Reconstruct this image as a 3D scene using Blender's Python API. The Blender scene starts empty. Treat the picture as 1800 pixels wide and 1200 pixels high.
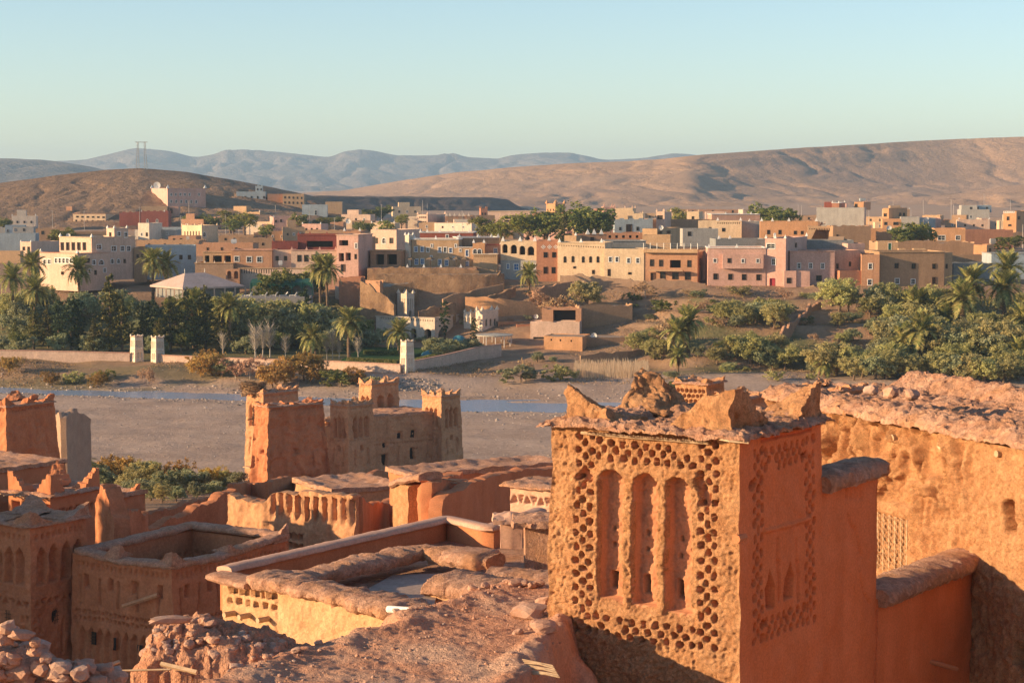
import bpy, bmesh, math, random
import numpy as np
from mathutils import Vector, Matrix
from mathutils.geometry import tessellate_polygon

# ------------------------------------------------------------------ camera, sky, sun, exposure
sc = bpy.context.scene
F = 3500.0                                   # focal length in pixels of the 1800 px wide photograph
CZ = 36.0                                    # eye height above the river
PITCH = math.atan(270.0 / F)
cam_d = bpy.data.cameras.new('camera'); cam = bpy.data.objects.new('camera', cam_d)
sc.collection.objects.link(cam)
cam.location = (0, 0, CZ); cam.rotation_euler = (math.pi / 2 - PITCH, 0, 0)
cam_d.sensor_width = 36.0; cam_d.lens = 70.0; cam_d.clip_start = 0.5; cam_d.clip_end = 40000
sc.camera = cam
SUN_EL = math.radians(13.0)
SX, SY = -0.972, -0.235                      # horizontal direction towards the sun
world = bpy.data.worlds.new('World'); sc.world = world; world.use_nodes = True
wn = world.node_tree; bg = wn.nodes['Background']
sky = wn.nodes.new('ShaderNodeTexSky'); sky.sky_type = 'NISHITA'; sky.sun_disc = False
sky.sun_elevation = SUN_EL; sky.sun_rotation = math.atan2(SX, SY)
sky.altitude = 1300; sky.air_density = 1.0; sky.dust_density = 0.9; sky.ozone_density = 1.8
wn.links.new(sky.outputs[0], bg.inputs[0])
bg.inputs[1].default_value = 0.10
sun_d = bpy.data.lights.new('sun', 'SUN'); sun = bpy.data.objects.new('sun', sun_d)
sc.collection.objects.link(sun)
sun_d.energy = 5.0; sun_d.angle = math.radians(0.5); sun_d.color = (1.0, 0.70, 0.40)
sun.rotation_euler = Vector((SX * math.cos(SUN_EL), SY * math.cos(SUN_EL), math.sin(SUN_EL))).to_track_quat('Z', 'Y').to_euler()
sc.view_settings.view_transform = 'Standard'; sc.view_settings.look = 'None'
sc.view_settings.gamma = 1.0; sc.view_settings.use_curve_mapping = False
sc.view_settings.exposure = 1.0
sc.render.engine = 'CYCLES'; sc.cycles.use_denoising = True
sc.cycles.max_bounces = 8; sc.cycles.diffuse_bounces = 5; sc.cycles.glossy_bounces = 2
sc.cycles.transmission_bounces = 2; sc.cycles.volume_bounces = 0; sc.cycles.caustics_reflective = False
sc.cycles.caustics_refractive = False

# ------------------------------------------------------------------ helpers
RNG = random.Random(7)
NP = np.random.RandomState(11)
COL = sc.collection
_FW = Vector((0, math.cos(PITCH), -math.sin(PITCH))); _UP = Vector((0, math.sin(PITCH), math.cos(PITCH)))

def ray(px, py):
    return Vector((1, 0, 0)) * ((px - 900) / F) + _UP * (-(py - 600) / F) + _FW
def at(px, py, Y):
    """the world point seen at photo pixel (px, py) at forward distance Y"""
    d = ray(px, py); return Vector((0, 0, CZ)) + d * (Y / d.y)
def zat(py, Y): return at(900, py, Y).z
def hx(px, Y): return (px - 900) / F * Y * math.cos(PITCH) / math.cos(PITCH) * 1.0
def proj(P):
    v = Vector(P) - Vector((0, 0, CZ)); d = v.dot(_FW)
    return 900 + F * v.x / d, 600 - F * v.dot(_UP) / d
def xat(px, py, Y): return at(px, py, Y).x
def plane_hit(px, py, O, n):
    d = ray(px, py); c = Vector((0, 0, CZ)); t = (Vector(O) - c).dot(n) / d.dot(n)
    return c + d * t

def _hash(ix, iy, iz):
    n = (ix.astype(np.int64) * 374761393 + iy.astype(np.int64) * 668265263 + iz.astype(np.int64) * 1440662683) & 0xFFFFFFFF
    n = ((n ^ (n >> 13)) * 1274126177) & 0xFFFFFFFF
    n = ((n ^ (n >> 16)) * 2246822519) & 0xFFFFFFFF
    return (n ^ (n >> 15)).astype(np.float64) / 2147483648.0 - 1.0
def vnoise(x, y, z=0.0):
    x = np.asarray(x, float); y = np.asarray(y, float); z = np.asarray(z, float)
    x, y, z = np.broadcast_arrays(x, y, z)
    ix = np.floor(x).astype(np.int64); iy = np.floor(y).astype(np.int64); iz = np.floor(z).astype(np.int64)
    fx = x - ix; fy = y - iy; fz = z - iz
    fx = fx * fx * (3 - 2 * fx); fy = fy * fy * (3 - 2 * fy); fz = fz * fz * (3 - 2 * fz)
    r = 0
    for a in (0, 1):
        wx = fx if a else 1 - fx
        for b in (0, 1):
            wy = fy if b else 1 - fy
            for c in (0, 1):
                wz = fz if c else 1 - fz
                r = r + wx * wy * wz * _hash(ix + a, iy + b, iz + c)
    return r
def fbm(x, y, z=0.0, octv=4, gain=0.5):
    r = 0; a = 1.0; f = 1.0
    for i in range(octv):
        r = r + a * vnoise(np.asarray(x) * f + i * 17.3, np.asarray(y) * f - i * 9.1, np.asarray(z) * f + i * 5.7)
        a *= gain; f *= 2.03
    return r
def sstep(a, b, x):
    t = np.clip((np.asarray(x, float) - a) / (b - a), 0, 1); return t * t * (3 - 2 * t)

# ------------------------------------------------------------------ materials
MATS = {}
def _lin(c): return (c[0], c[1], c[2], 1.0)
def earth(name, c1, c2, scale=1.0, bump=0.3, rough=0.95, fine=12.0, c3=None, dist=0.03, straw=0.0, island=0.0, stain=0.0, spk=.3):
    """mud, plaster, stone: two-tone noise colour, fine grain, bump"""
    if name in MATS: return MATS[name]
    m = bpy.data.materials.new(name); m.use_nodes = True; nt = m.node_tree; N = nt.nodes; L = nt.links
    p = N['Principled BSDF']; p.inputs['Roughness'].default_value = rough; p.inputs['Specular IOR Level'].default_value = 0.15
    tc = N.new('ShaderNodeNewGeometry')
    n1 = N.new('ShaderNodeTexNoise'); n1.inputs['Scale'].default_value = scale; n1.inputs['Detail'].default_value = 6; n1.inputs['Roughness'].default_value = 0.62
    n2 = N.new('ShaderNodeTexNoise'); n2.inputs['Scale'].default_value = scale * fine; n2.inputs['Detail'].default_value = 5; n2.inputs['Roughness'].default_value = 0.7
    L.new(tc.outputs['Position'], n1.inputs['Vector']); L.new(tc.outputs['Position'], n2.inputs['Vector'])
    r1 = N.new('ShaderNodeValToRGB'); r1.color_ramp.elements[0].position = 0.33; r1.color_ramp.elements[1].position = 0.68
    r1.color_ramp.elements[0].color = _lin(c1); r1.color_ramp.elements[1].color = _lin(c2)
    L.new(n1.outputs['Fac'], r1.inputs['Fac'])
    col = r1.outputs['Color']
    mx = N.new('ShaderNodeMix'); mx.data_type = 'RGBA'; mx.blend_type = 'MULTIPLY'; mx.inputs['Factor'].default_value = 0.55
    r2 = N.new('ShaderNodeValToRGB'); r2.color_ramp.elements[0].position = 0.3; r2.color_ramp.elements[1].position = 0.7
    r2.color_ramp.elements[0].color = (0.55, 0.53, 0.5, 1); r2.color_ramp.elements[1].color = (1.18, 1.17, 1.15, 1)
    L.new(n2.outputs['Fac'], r2.inputs['Fac']); L.new(col, mx.inputs['A']); L.new(r2.outputs['Color'], mx.inputs['B'])
    col = mx.outputs['Result']
    if c3 is not None:
        n3 = N.new('ShaderNodeTexNoise'); n3.inputs['Scale'].default_value = scale * 0.31; n3.inputs['Detail'].default_value = 4
        L.new(tc.outputs['Position'], n3.inputs['Vector'])
        r3 = N.new('ShaderNodeValToRGB'); r3.color_ramp.elements[0].position = 0.48; r3.color_ramp.elements[1].position = 0.66
        L.new(n3.outputs['Fac'], r3.inputs['Fac'])
        m3 = N.new('ShaderNodeMix'); m3.data_type = 'RGBA'; m3.inputs['B'].default_value = _lin(c3)
        L.new(r3.outputs['Color'], m3.inputs['Factor']); L.new(col, m3.inputs['A']); col = m3.outputs['Result']
    if stain:
        mp = N.new('ShaderNodeMapping'); mp.inputs['Scale'].default_value = (1.3, 1.3, 0.12)
        L.new(tc.outputs['Position'], mp.inputs['Vector'])
        n4 = N.new('ShaderNodeTexNoise'); n4.inputs['Scale'].default_value = 0.9; n4.inputs['Detail'].default_value = 5; n4.inputs['Roughness'].default_value = 0.65
        L.new(mp.outputs['Vector'], n4.inputs['Vector'])
        r4 = N.new('ShaderNodeValToRGB'); r4.color_ramp.elements[0].position = 0.36; r4.color_ramp.elements[1].position = 0.6
        r4.color_ramp.elements[0].color = (0.66, 0.62, 0.58, 1); r4.color_ramp.elements[1].color = (1, 1, 1, 1)
        L.new(n4.outputs['Fac'], r4.inputs['Fac'])
        m4 = N.new('ShaderNodeMix'); m4.data_type = 'RGBA'; m4.blend_type = 'MULTIPLY'; m4.inputs['Factor'].default_value = stain
        L.new(col, m4.inputs['A']); L.new(r4.outputs['Color'], m4.inputs['B']); col = m4.outputs['Result']
    if island:
        m5 = N.new('ShaderNodeHueSaturation'); ma = N.new('ShaderNodeMapRange')
        ma.inputs['To Min'].default_value = 1 - island; ma.inputs['To Max'].default_value = 1 + island
        L.new(tc.outputs['Random Per Island'], ma.inputs['Value']); L.new(ma.outputs[0], m5.inputs['Value'])
        L.new(col, m5.inputs['Color']); col = m5.outputs['Color']
    L.new(col, p.inputs['Base Color'])
    b = N.new('ShaderNodeBump'); b.inputs['Strength'].default_value = bump; b.inputs['Distance'].default_value = dist
    h = n2.outputs['Fac']
    if straw:
        vo = N.new('ShaderNodeTexVoronoi'); vo.inputs['Scale'].default_value = straw
        nz = N.new('ShaderNodeTexNoise'); nz.inputs['Scale'].default_value = straw * 1.7; nz.inputs['Detail'].default_value = 3
        L.new(tc.outputs['Position'], nz.inputs['Vector'])
        ad = N.new('ShaderNodeMix'); ad.data_type = 'RGBA'; ad.blend_type = 'LINEAR_LIGHT'; ad.inputs['Factor'].default_value = 0.08
        L.new(tc.outputs['Position'], ad.inputs['A']); L.new(nz.outputs['Color'], ad.inputs['B'])
        L.new(ad.outputs['Result'], vo.inputs['Vector'])
        sm = N.new('ShaderNodeMath'); sm.operation = 'MULTIPLY_ADD'; sm.inputs[1].default_value = 0.7
        L.new(vo.outputs['Distance'], sm.inputs[0]); L.new(h, sm.inputs[2]); h = sm.outputs[0]
        sx = N.new('ShaderNodeSeparateColor'); L.new(vo.outputs['Color'], sx.inputs['Color']); mr = N.new('ShaderNodeMapRange'); mr.inputs['To Min'].default_value = 1 - spk; mr.inputs['To Max'].default_value = 1 + spk
        L.new(sx.outputs['Red'], mr.inputs['Value']); hs = N.new('ShaderNodeHueSaturation'); L.new(mr.outputs[0], hs.inputs['Value']); L.new(col, hs.inputs['Color']); L.new(hs.outputs['Color'], p.inputs['Base Color'])
    L.new(h, b.inputs['Height']); L.new(b.outputs['Normal'], p.inputs['Normal'])
    MATS[name] = m; return m

def plain(name, c, rough=0.6, metal=0.0, spec=0.3):
    if name in MATS: return MATS[name]
    m = bpy.data.materials.new(name); m.use_nodes = True; nt = m.node_tree; p = nt.nodes['Principled BSDF']
    p.inputs['Roughness'].default_value = rough; p.inputs['Metallic'].default_value = metal
    p.inputs['Specular IOR Level'].default_value = spec
    n = nt.nodes.new('ShaderNodeTexNoise'); n.inputs['Scale'].default_value = 3.0; n.inputs['Detail'].default_value = 4
    g = nt.nodes.new('ShaderNodeNewGeometry'); nt.links.new(g.outputs['Position'], n.inputs['Vector'])
    r = nt.nodes.new('ShaderNodeValToRGB'); r.color_ramp.elements[0].color = _lin([v * 0.82 for v in c]); r.color_ramp.elements[1].color = _lin([min(1, v * 1.15) for v in c])
    nt.links.new(n.outputs['Fac'], r.inputs['Fac']); nt.links.new(r.outputs['Color'], p.inputs['Base Color'])
    MATS[name] = m; return m

def leafmat(name, c1, c2, c3=None, trans=0.25):
    if name in MATS: return MATS[name]
    m = bpy.data.materials.new(name); m.use_nodes = True; nt = m.node_tree; N = nt.nodes; L = nt.links
    p = N['Principled BSDF']; p.inputs['Roughness'].default_value = 0.65; p.inputs['Specular IOR Level'].default_value = 0.2
    g = N.new('ShaderNodeNewGeometry'); oi = N.new('ShaderNodeObjectInfo')
    r = N.new('ShaderNodeValToRGB'); r.color_ramp.elements[0].color = _lin(c1); r.color_ramp.elements[1].color = _lin(c2)
    if c3: e = r.color_ramp.elements.new(0.9); e.color = _lin(c3)
    L.new(g.outputs['Random Per Island'], r.inputs['Fac'])
    hs = N.new('ShaderNodeHueSaturation'); mr = N.new('ShaderNodeMapRange'); mr.inputs['To Min'].default_value = 0.75; mr.inputs['To Max'].default_value = 1.25
    L.new(oi.outputs['Random'], mr.inputs['Value']); L.new(mr.outputs[0], hs.inputs['Value'])
    mh = N.new('ShaderNodeMapRange'); mh.inputs['To Min'].default_value = 0.48; mh.inputs['To Max'].default_value = 0.515
    mo = N.new('ShaderNodeMath'); mo.operation = 'FRACT'; mm = N.new('ShaderNodeMath'); mm.operation = 'MULTIPLY'; mm.inputs[1].default_value = 7.13
    L.new(oi.outputs['Random'], mm.inputs[0]); L.new(mm.outputs[0], mo.inputs[0]); L.new(mo.outputs[0], mh.inputs['Value']); L.new(mh.outputs[0], hs.inputs['Hue'])
    L.new(r.outputs['Color'], hs.inputs['Color']); L.new(hs.outputs['Color'], p.inputs['Base Color'])
    if trans:
        t = N.new('ShaderNodeBsdfTranslucent'); L.new(hs.outputs['Color'], t.inputs['Color'])
        mx = N.new('ShaderNodeMixShader'); mx.inputs['Fac'].default_value = trans
        L.new(p.outputs['BSDF'], mx.inputs[1]); L.new(t.outputs['BSDF'], mx.inputs[2])
        L.new(mx.outputs['Shader'], N['Material Output'].inputs['Surface'])
    MATS[name] = m; return m

# ------------------------------------------------------------------ objects
def obj(name, verts, faces, mat, parent=None, loc=None, smooth=False, sharp=0):
    """one mesh object; verts are world points unless loc says where the origin is"""
    v = np.asarray([tuple(q) for q in verts] if not isinstance(verts, np.ndarray) else verts, float).reshape(-1, 3)
    if parent is not None: base = Vector(parent['_o']) if '_o' in parent else Vector((0, 0, 0))
    elif loc is not None: base = Vector(loc)
    else: base = Vector((v[:, 0].mean(), v[:, 1].mean(), v[:, 2].min()))
    me = bpy.data.meshes.new(name)
    me.from_pydata((v - np.array(base)).tolist(), [], faces if isinstance(faces, list) else faces.tolist())
    if smooth:
        me.polygons.foreach_set('use_smooth', np.ones(len(me.polygons), bool))
        if sharp: me.set_sharp_from_angle(angle=sharp)
    if isinstance(mat, (list, tuple)):
        for q in mat: me.materials.append(q)
    else: me.materials.append(mat)
    me.update()
    o = bpy.data.objects.new(name, me); COL.objects.link(o)
    if parent is not None: o.parent = parent; o['_o'] = tuple(base)
    else: o.location = base; o['_o'] = tuple(base)
    return o
def tag(o, label=None, cat=None, group=None, kind=None):
    if label: o['label'] = label
    if cat: o['category'] = cat
    if group: o['group'] = group
    if kind: o['kind'] = kind
    return o
def thing(name, loc, label, cat, group=None):
    e = bpy.data.objects.new(name, None); COL.objects.link(e); e.location = loc; e['_o'] = tuple(loc)
    e.empty_display_size = 0.5
    return tag(e, label, cat, group)
def put(name, me, parent, loc, rz=0.0, scale=(1, 1, 1), mats=None):
    """a part from shared mesh data; loc in world coordinates"""
    o = bpy.data.objects.new(name, me); COL.objects.link(o)
    if parent is not None:
        o.parent = parent; o.location = Vector(loc) - Vector(parent['_o'])
    else: o.location = loc
    o.rotation_euler = (0, 0, rz); o.scale = scale; o['_o'] = tuple(loc)
    return o
def sub(name, me, parent, loc=(0, 0, 0)):
    """a sub-part in the local frame of an already placed part"""
    o = bpy.data.objects.new(name, me); COL.objects.link(o); o.parent = parent; o.location = loc
    return o
def mesh(name, verts, faces, mat, smooth=False):
    me = bpy.data.meshes.new(name); me.from_pydata([tuple(q) for q in verts], [], faces); me.materials.append(mat)
    if smooth: me.polygons.foreach_set('use_smooth', np.ones(len(me.polygons), bool))
    me.update(); return me

BOXF = [(0, 3, 2, 1), (4, 5, 6, 7), (0, 1, 5, 4), (1, 2, 6, 5), (2, 3, 7, 6), (3, 0, 4, 7)]
class MB:
    """collects simple shapes into one mesh"""
    def __init__(s): s.v = []; s.f = []
    def add(s, v, f):
        k = len(s.v); s.v += [tuple(q) for q in v]; s.f += [tuple(i + k for i in q) for q in f]; return s
    def box(s, c, size, rz=0.0):
        x, y, z = size[0] / 2, size[1] / 2, size[2] / 2; ca, sa = math.cos(rz), math.sin(rz); pts = []
        for zz in (-z, z):
            for (a, b) in ((-x, -y), (x, -y), (x, y), (-x, y)):
                pts.append((c[0] + a * ca - b * sa, c[1] + a * sa + b * ca, c[2] + zz))
        return s.add(pts, BOXF)
    def tube(s, pts, radii, n=6):
        pts = [Vector(p) for p in pts]; rings = []
        if not isinstance(radii, (list, tuple)): radii = [radii] * len(pts)
        k0 = len(s.v)
        for i, p in enumerate(pts):
            d = (pts[min(i + 1, len(pts) - 1)] - pts[max(i - 1, 0)]).normalized()
            a = d.orthogonal().normalized() if abs(d.z) > .9 else d.cross(Vector((0, 0, 1))).normalized()
            b = d.cross(a)
            for j in range(n):
                t = 2 * math.pi * j / n; s.v.append(tuple(p + (a * math.cos(t) + b * math.sin(t)) * radii[i]))
        for i in range(len(pts) - 1):
            for j in range(n):
                s.f.append((k0 + i * n + j, k0 + i * n + (j + 1) % n, k0 + (i + 1) * n + (j + 1) % n, k0 + (i + 1) * n + j))
        s.f.append(tuple(k0 + j for j in range(n))[::-1]); s.f.append(tuple(k0 + (len(pts) - 1) * n + j for j in range(n)))
        return s
    def obj(s, name, mat, parent=None, loc=None, smooth=False): return obj(name, s.v, s.f, mat, parent, loc, smooth)
    def mesh(s, name, mat, smooth=False): return mesh(name, s.v, s.f, mat, smooth)

def gridfaces(nu, nv, off=0, flip=False):
    i = np.arange((nu + 1) * (nv + 1)).reshape(nv + 1, nu + 1) + off
    q = np.stack([i[:-1, :-1], i[:-1, 1:], i[1:, 1:], i[1:, :-1]], -1).reshape(-1, 4)
    return q[:, ::-1] if flip else q
# ------------------------------------------------------------------ palette
M_TOWER = earth('straw_mud', (0.60, 0.29, 0.135), (0.76, 0.42, 0.215), scale=3.0, bump=1.0, fine=9, dist=0.035, straw=26, stain=.4)
M_FLANK = earth('red_shade_flank_mud', (0.68, 0.195, 0.065), (0.76, 0.245, 0.095), scale=1.2, bump=0.45, fine=18, dist=0.012, stain=0.35)  # smooth mud reddened for shaded faces, warm bounce put into its colour
M_SMOOTH = earth('smooth_mud', (0.52, 0.20, 0.092), (0.60, 0.25, 0.12), scale=1.2, bump=0.35, fine=18, dist=0.012, stain=0.35)
M_KSAR = earth('ksar_mud', (0.47, 0.18, 0.084), (0.56, 0.23, 0.11), scale=0.9, bump=0.5, fine=9, dist=0.05, stain=0.35)
M_KSAR2 = earth('ksar_mud_pale', (0.51, 0.26, 0.135), (0.62, 0.335, 0.18), scale=0.7, bump=0.5, fine=8, dist=0.06, stain=0.3)
M_ROOFMUD = earth('roof_mud', (0.46, 0.235, 0.15), (0.66, 0.40, 0.27), scale=3.2, bump=1.0, fine=7, dist=0.05, straw=15, spk=.22, c3=(0.52, 0.27, 0.15))
M_DIRT = earth('trodden_dirt', (0.56, 0.265, 0.155), (0.65, 0.34, 0.21), scale=1.6, bump=1.0, fine=12, dist=0.05, c3=(0.56, 0.35, 0.24), straw=13, spk=.1)
M_CAP = earth('smooth_cap_plaster', (0.56, 0.33, 0.23), (0.62, 0.38, 0.27), scale=1.0, bump=0.25, fine=14, dist=0.01)
M_STONE = earth('rubble_stone', (0.44, 0.24, 0.16), (0.56, 0.34, 0.24), scale=3.5, bump=0.7, fine=7, dist=0.03, c3=(0.42, 0.30, 0.24))
M_WOOD = earth('weathered_wood', (0.42, 0.28, 0.17), (0.60, 0.44, 0.28), scale=3.0, bump=0.4, fine=10, dist=0.01)
M_DARKWOOD = earth('dark_wood', (0.09, 0.055, 0.035), (0.14, 0.085, 0.05), scale=3.0, bump=0.3, fine=8, dist=0.01)
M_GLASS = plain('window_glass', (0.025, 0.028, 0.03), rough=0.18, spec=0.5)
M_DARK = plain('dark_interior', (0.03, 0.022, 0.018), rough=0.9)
M_WHITE = earth('white_plaster', (0.74, 0.71, 0.66), (0.82, 0.80, 0.76), scale=0.8, bump=0.2, fine=8, dist=0.01, stain=0.25)
M_METAL = plain('galvanised_metal', (0.45, 0.45, 0.44), rough=0.45, metal=0.6)

# ------------------------------------------------------------------ ground
PXC = [-200, 300, 700, 1000, 1250, 1900]
PROF = [
 [(0, 17), (20, 17), (50, 15), (90, 11), (150, 9), (190, 5), (225, 2), (245, 1), (338, .7), (358, .7), (366, 2.2), (378, 3.6), (405, 4.5), (425, 9), (440, 13), (460, 14.5)],
 [(0, 19), (20, 19), (50, 17), (90, 12), (150, 10), (190, 6), (225, 2), (245, 1), (338, .7), (355, .7), (364, 2.2), (376, 3.4), (405, 4.2), (425, 9), (440, 13), (460, 14.5)],
 [(0, 20), (20, 20), (50, 19), (110, 15.5), (150, 12), (215, 4.2), (235, 1.5), (250, 1), (338, .7), (350, 1.4), (362, 2.8), (376, 3.2), (400, 3.4), (417, 5.2), (421, 7), (425, 11.5), (429, 14.2), (440, 16), (460, 16.5)],
 [(0, 20), (20, 20), (60, 19), (120, 16), (150, 12), (205, 4), (235, 1.5), (250, 1), (335, .7), (345, 1.2), (362, 2.2), (395, 4.4), (412, 8), (434, 15.2), (460, 16)],
 [(0, 20), (20, 20), (60, 20), (120, 17), (150, 13), (205, 6), (240, 1.5), (250, 1), (335, .7), (346, 1.2), (362, 2.8), (385, 6.3), (410, 11), (426, 14.6), (460, 16)],
 [(0, 20), (20, 20), (60, 20), (120, 17), (150, 13), (205, 6), (240, 1.5), (250, 1), (335, .7), (346, 1.2), (362, 2.8), (385, 6.3), (410, 11), (426, 14.4), (460, 15.5)],
]
TAIL = [(600, 17), (900, 20), (1200, 21), (1500, 22), (3000, 24), (16000, 27)]
RIV_PX = [-3000, -200, 0, 430, 560, 700, 880, 1000, 1300, 1800, 5000]
RIV_Y = [372, 357, 353, 340, 336, 332, 327, 324, 318, 312, 300]
RIV_W = [5, 5, 4.8, 5.8, 6, 7, 10, 8, 6, 5, 5]

def ground_z(X, Y, detail=True):
    X = np.asarray(X, float); Y = np.asarray(Y, float); X, Y = np.broadcast_arrays(X, Y)
    px = 900 + F * X / np.maximum(Y, 20)
    zs = [np.interp(Y, [a for a, _ in p + TAIL], [b for _, b in p + TAIL]) for p in PROF]
    z = zs[0].copy()
    for i in range(len(PXC) - 1):
        t = sstep(PXC[i], PXC[i + 1], px); z = np.where(px >= PXC[i], zs[i] * (1 - t) + zs[i + 1] * t, z)
    # terraces on the olive slope at the right
    tm = sstep(1060, 1160, px) * sstep(352, 366, Y) * (1 - sstep(418, 428, Y))
    q = (z + 0.9 * vnoise(X * .03, Y * .03)) / 2.1; st = np.floor(q) + sstep(0.62, 0.95, q - np.floor(q))
    z = z * (1 - tm) + (st * 2.1) * tm + tm * .2
    if detail:
        bank = sstep(340, 362, Y) * (1 - sstep(440, 470, Y))
        z = z + bank * (0.35 * fbm(X * .12, Y * .12, 0, 3)) * (1 - .8 * (np.abs(px - 560) < 240) * (Y > 372) * (Y < 410))
        bed = sstep(238, 250, Y) * (1 - sstep(345, 360, Y))
        z = z + bed * (0.10 * fbm(X * .25, Y * .25, 3, 3) + 0.22 * vnoise(X * .035, Y * .05, 9))
        z = z + sstep(700, 1000, Y) * 1.2 * fbm(X * .01, Y * .01, 1, 3)
        # river channel with ragged gravel bars
        yc = np.interp(px, RIV_PX, RIV_Y) + 1.2 * vnoise(X * .06, 0.0, 4); w = np.interp(px, RIV_PX, RIV_W)
        d0 = np.abs(Y - yc) / w; near = 1 - sstep(1.2, 3.2, d0); z = z - near * np.maximum(z - .16, 0) * .92
        d = d0 + 0.46 * fbm(X * .13, Y * .3, 7, 3)
        ch = 1 - sstep(0.55, 1.25, d)
        z = z - ch * (z + 0.40)
    return z
def ground(px, py, y0=235.0, y1=2600.0):
    """first ground point seen at photo pixel (px, py)"""
    d = ray(px, py); Ys = np.geomspace(y0, y1, 1500); Xs = d.x / d.y * Ys; Zs = CZ + d.z / d.y * Ys
    g = ground_z(Xs, Ys, False); k = np.nonzero(Zs <= g)[0]
    i = int(k[0]) if len(k) else len(Ys) - 1
    Y = float(Ys[i]); return Vector((float(Xs[i]), Y, float(ground_z(Xs[i], Y))))

cols = np.concatenate([np.linspace(-2200, -500, 10), np.linspace(-400, 2200, 330), np.linspace(2300, 4000, 10)])
rows = np.concatenate([np.linspace(2, 230, 46), np.linspace(233, 470, 240), np.geomspace(476, 10800, 66)])
PXg, Yg = np.meshgrid(cols, rows); Xg = (PXg - 900) / F * np.maximum(Yg, 40)
Zg = ground_z(Xg, Yg)
gv = np.stack([Xg, Yg, Zg], -1).reshape(-1, 3)
gm = bpy.data.materials.new('ground_soil'); gm.use_nodes = True
_nt = gm.node_tree; _N = _nt.nodes; _L = _nt.links; _p = _N['Principled BSDF']; _p.inputs['Roughness'].default_value = 0.95; _p.inputs['Specular IOR Level'].default_value = 0.1
_g = _N.new('ShaderNodeNewGeometry'); _at = _N.new('ShaderNodeAttribute'); _at.attribute_name = 'cover'
_sp = _N.new('ShaderNodeSeparateColor'); _L.new(_at.outputs['Color'], _sp.inputs['Color'])
def _noise(scale, det=5, rough=.6):
    n = _N.new('ShaderNodeTexNoise'); n.inputs['Scale'].default_value = scale; n.inputs['Detail'].default_value = det; n.inputs['Roughness'].default_value = rough
    _L.new(_g.outputs['Position'], n.inputs['Vector']); return n
def _ramp(n, a, b, c1, c2):
    r = _N.new('ShaderNodeValToRGB'); r.color_ramp.elements[0].position = a; r.color_ramp.elements[1].position = b
    r.color_ramp.elements[0].color = _lin(c1); r.color_ramp.elements[1].color = _lin(c2); _L.new(n.outputs['Fac'], r.inputs['Fac']); return r.outputs['Color']
def _mix(f, a, b):
    m = _N.new('ShaderNodeMix'); m.data_type = 'RGBA'
    if isinstance(f, (int, float)): m.inputs['Factor'].default_value = f
    else: _L.new(f, m.inputs['Factor'])
    _L.new(a, m.inputs['A']); _L.new(b, m.inputs['B']); return m.outputs['Result']
_nf = _noise(1.6, 8, .75); _nb = _noise(.09, 6, .62); _nm = _noise(.35, 6, .65)
_vo = _N.new('ShaderNodeTexVoronoi'); _vo.inputs['Scale'].default_value = 2.6; _L.new(_g.outputs['Position'], _vo.inputs['Vector'])
_grav = _mix(0.5, _ramp(_nf, .3, .7, (.19, .125, .09), (.64, .47, .36)), _ramp(_nb, .35, .65, (.29, .195, .14), (.54, .39, .29)))
_ear = _mix(0.5, _ramp(_nf, .3, .7, (.21, .12, .07), (.44, .28, .17)), _ramp(_nm, .35, .65, (.25, .155, .095), (.42, .27, .165)))
_gra = _mix(0.5, _ramp(_nf, .3, .7, (.06, .08, .03), (.18, .18, .07)), _ramp(_nm, .35, .65, (.08, .095, .035), (.28, .21, .10)))
_sand = _mix(0.5, _ramp(_nf, .3, .7, (.34, .22, .145), (.50, .35, .24)), _ramp(_nb, .35, .65, (.34, .22, .145), (.50, .35, .24)))
_c = _mix(_sp.outputs['Red'], _grav, _ear); _c = _mix(_sp.outputs['Blue'], _c, _sand); _c = _mix(_sp.outputs['Green'], _c, _gra)
_L.new(_c, _p.inputs['Base Color'])
_bp = _N.new('ShaderNodeBump'); _bp.inputs['Strength'].default_value = .8; _bp.inputs['Distance'].default_value = .35
_L.new(_nf.outputs['Fac'], _bp.inputs['Height']); _L.new(_bp.outputs['Normal'], _p.inputs['Normal'])
go = obj('ground', gv, gridfaces(len(cols) - 1, len(rows) - 1), gm, loc=(0, 0, 0), smooth=True); tag(go, kind='structure')
red = np.clip(sstep(354, 364, Yg) + (1 - sstep(225, 245, Yg)) + .35 * fbm(Xg * .05, Yg * .05, 2, 3) * (Yg > 335) * (Yg < 370), 0, 1)
grn = (sstep(372, 380, Yg) * (1 - sstep(424, 432, Yg)) * (PXg < 640) * .85
       + sstep(352, 366, Yg) * (1 - sstep(415, 428, Yg)) * sstep(1100, 1200, PXg) * sstep(-.15, .35, fbm(Xg * .06, Yg * .08, 5, 3)) * .9)
grn = np.clip(grn + .55 * sstep(347, 356, Yg) * (1 - sstep(368, 376, Yg)) * (PXg < 690) * sstep(-.4, .3, fbm(Xg * .09, Yg * .12, 15, 3)), 0, 1); blu = sstep(640, 900, Yg)  # far bank grass weight raised, also putting its shadow into the ground colour
ca = go.data.color_attributes.new('cover', 'FLOAT_COLOR', 'POINT')
ca.data.foreach_set('color', np.stack([red, grn, blu, np.ones_like(red)], -1).reshape(-1).astype(np.float32))

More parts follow.
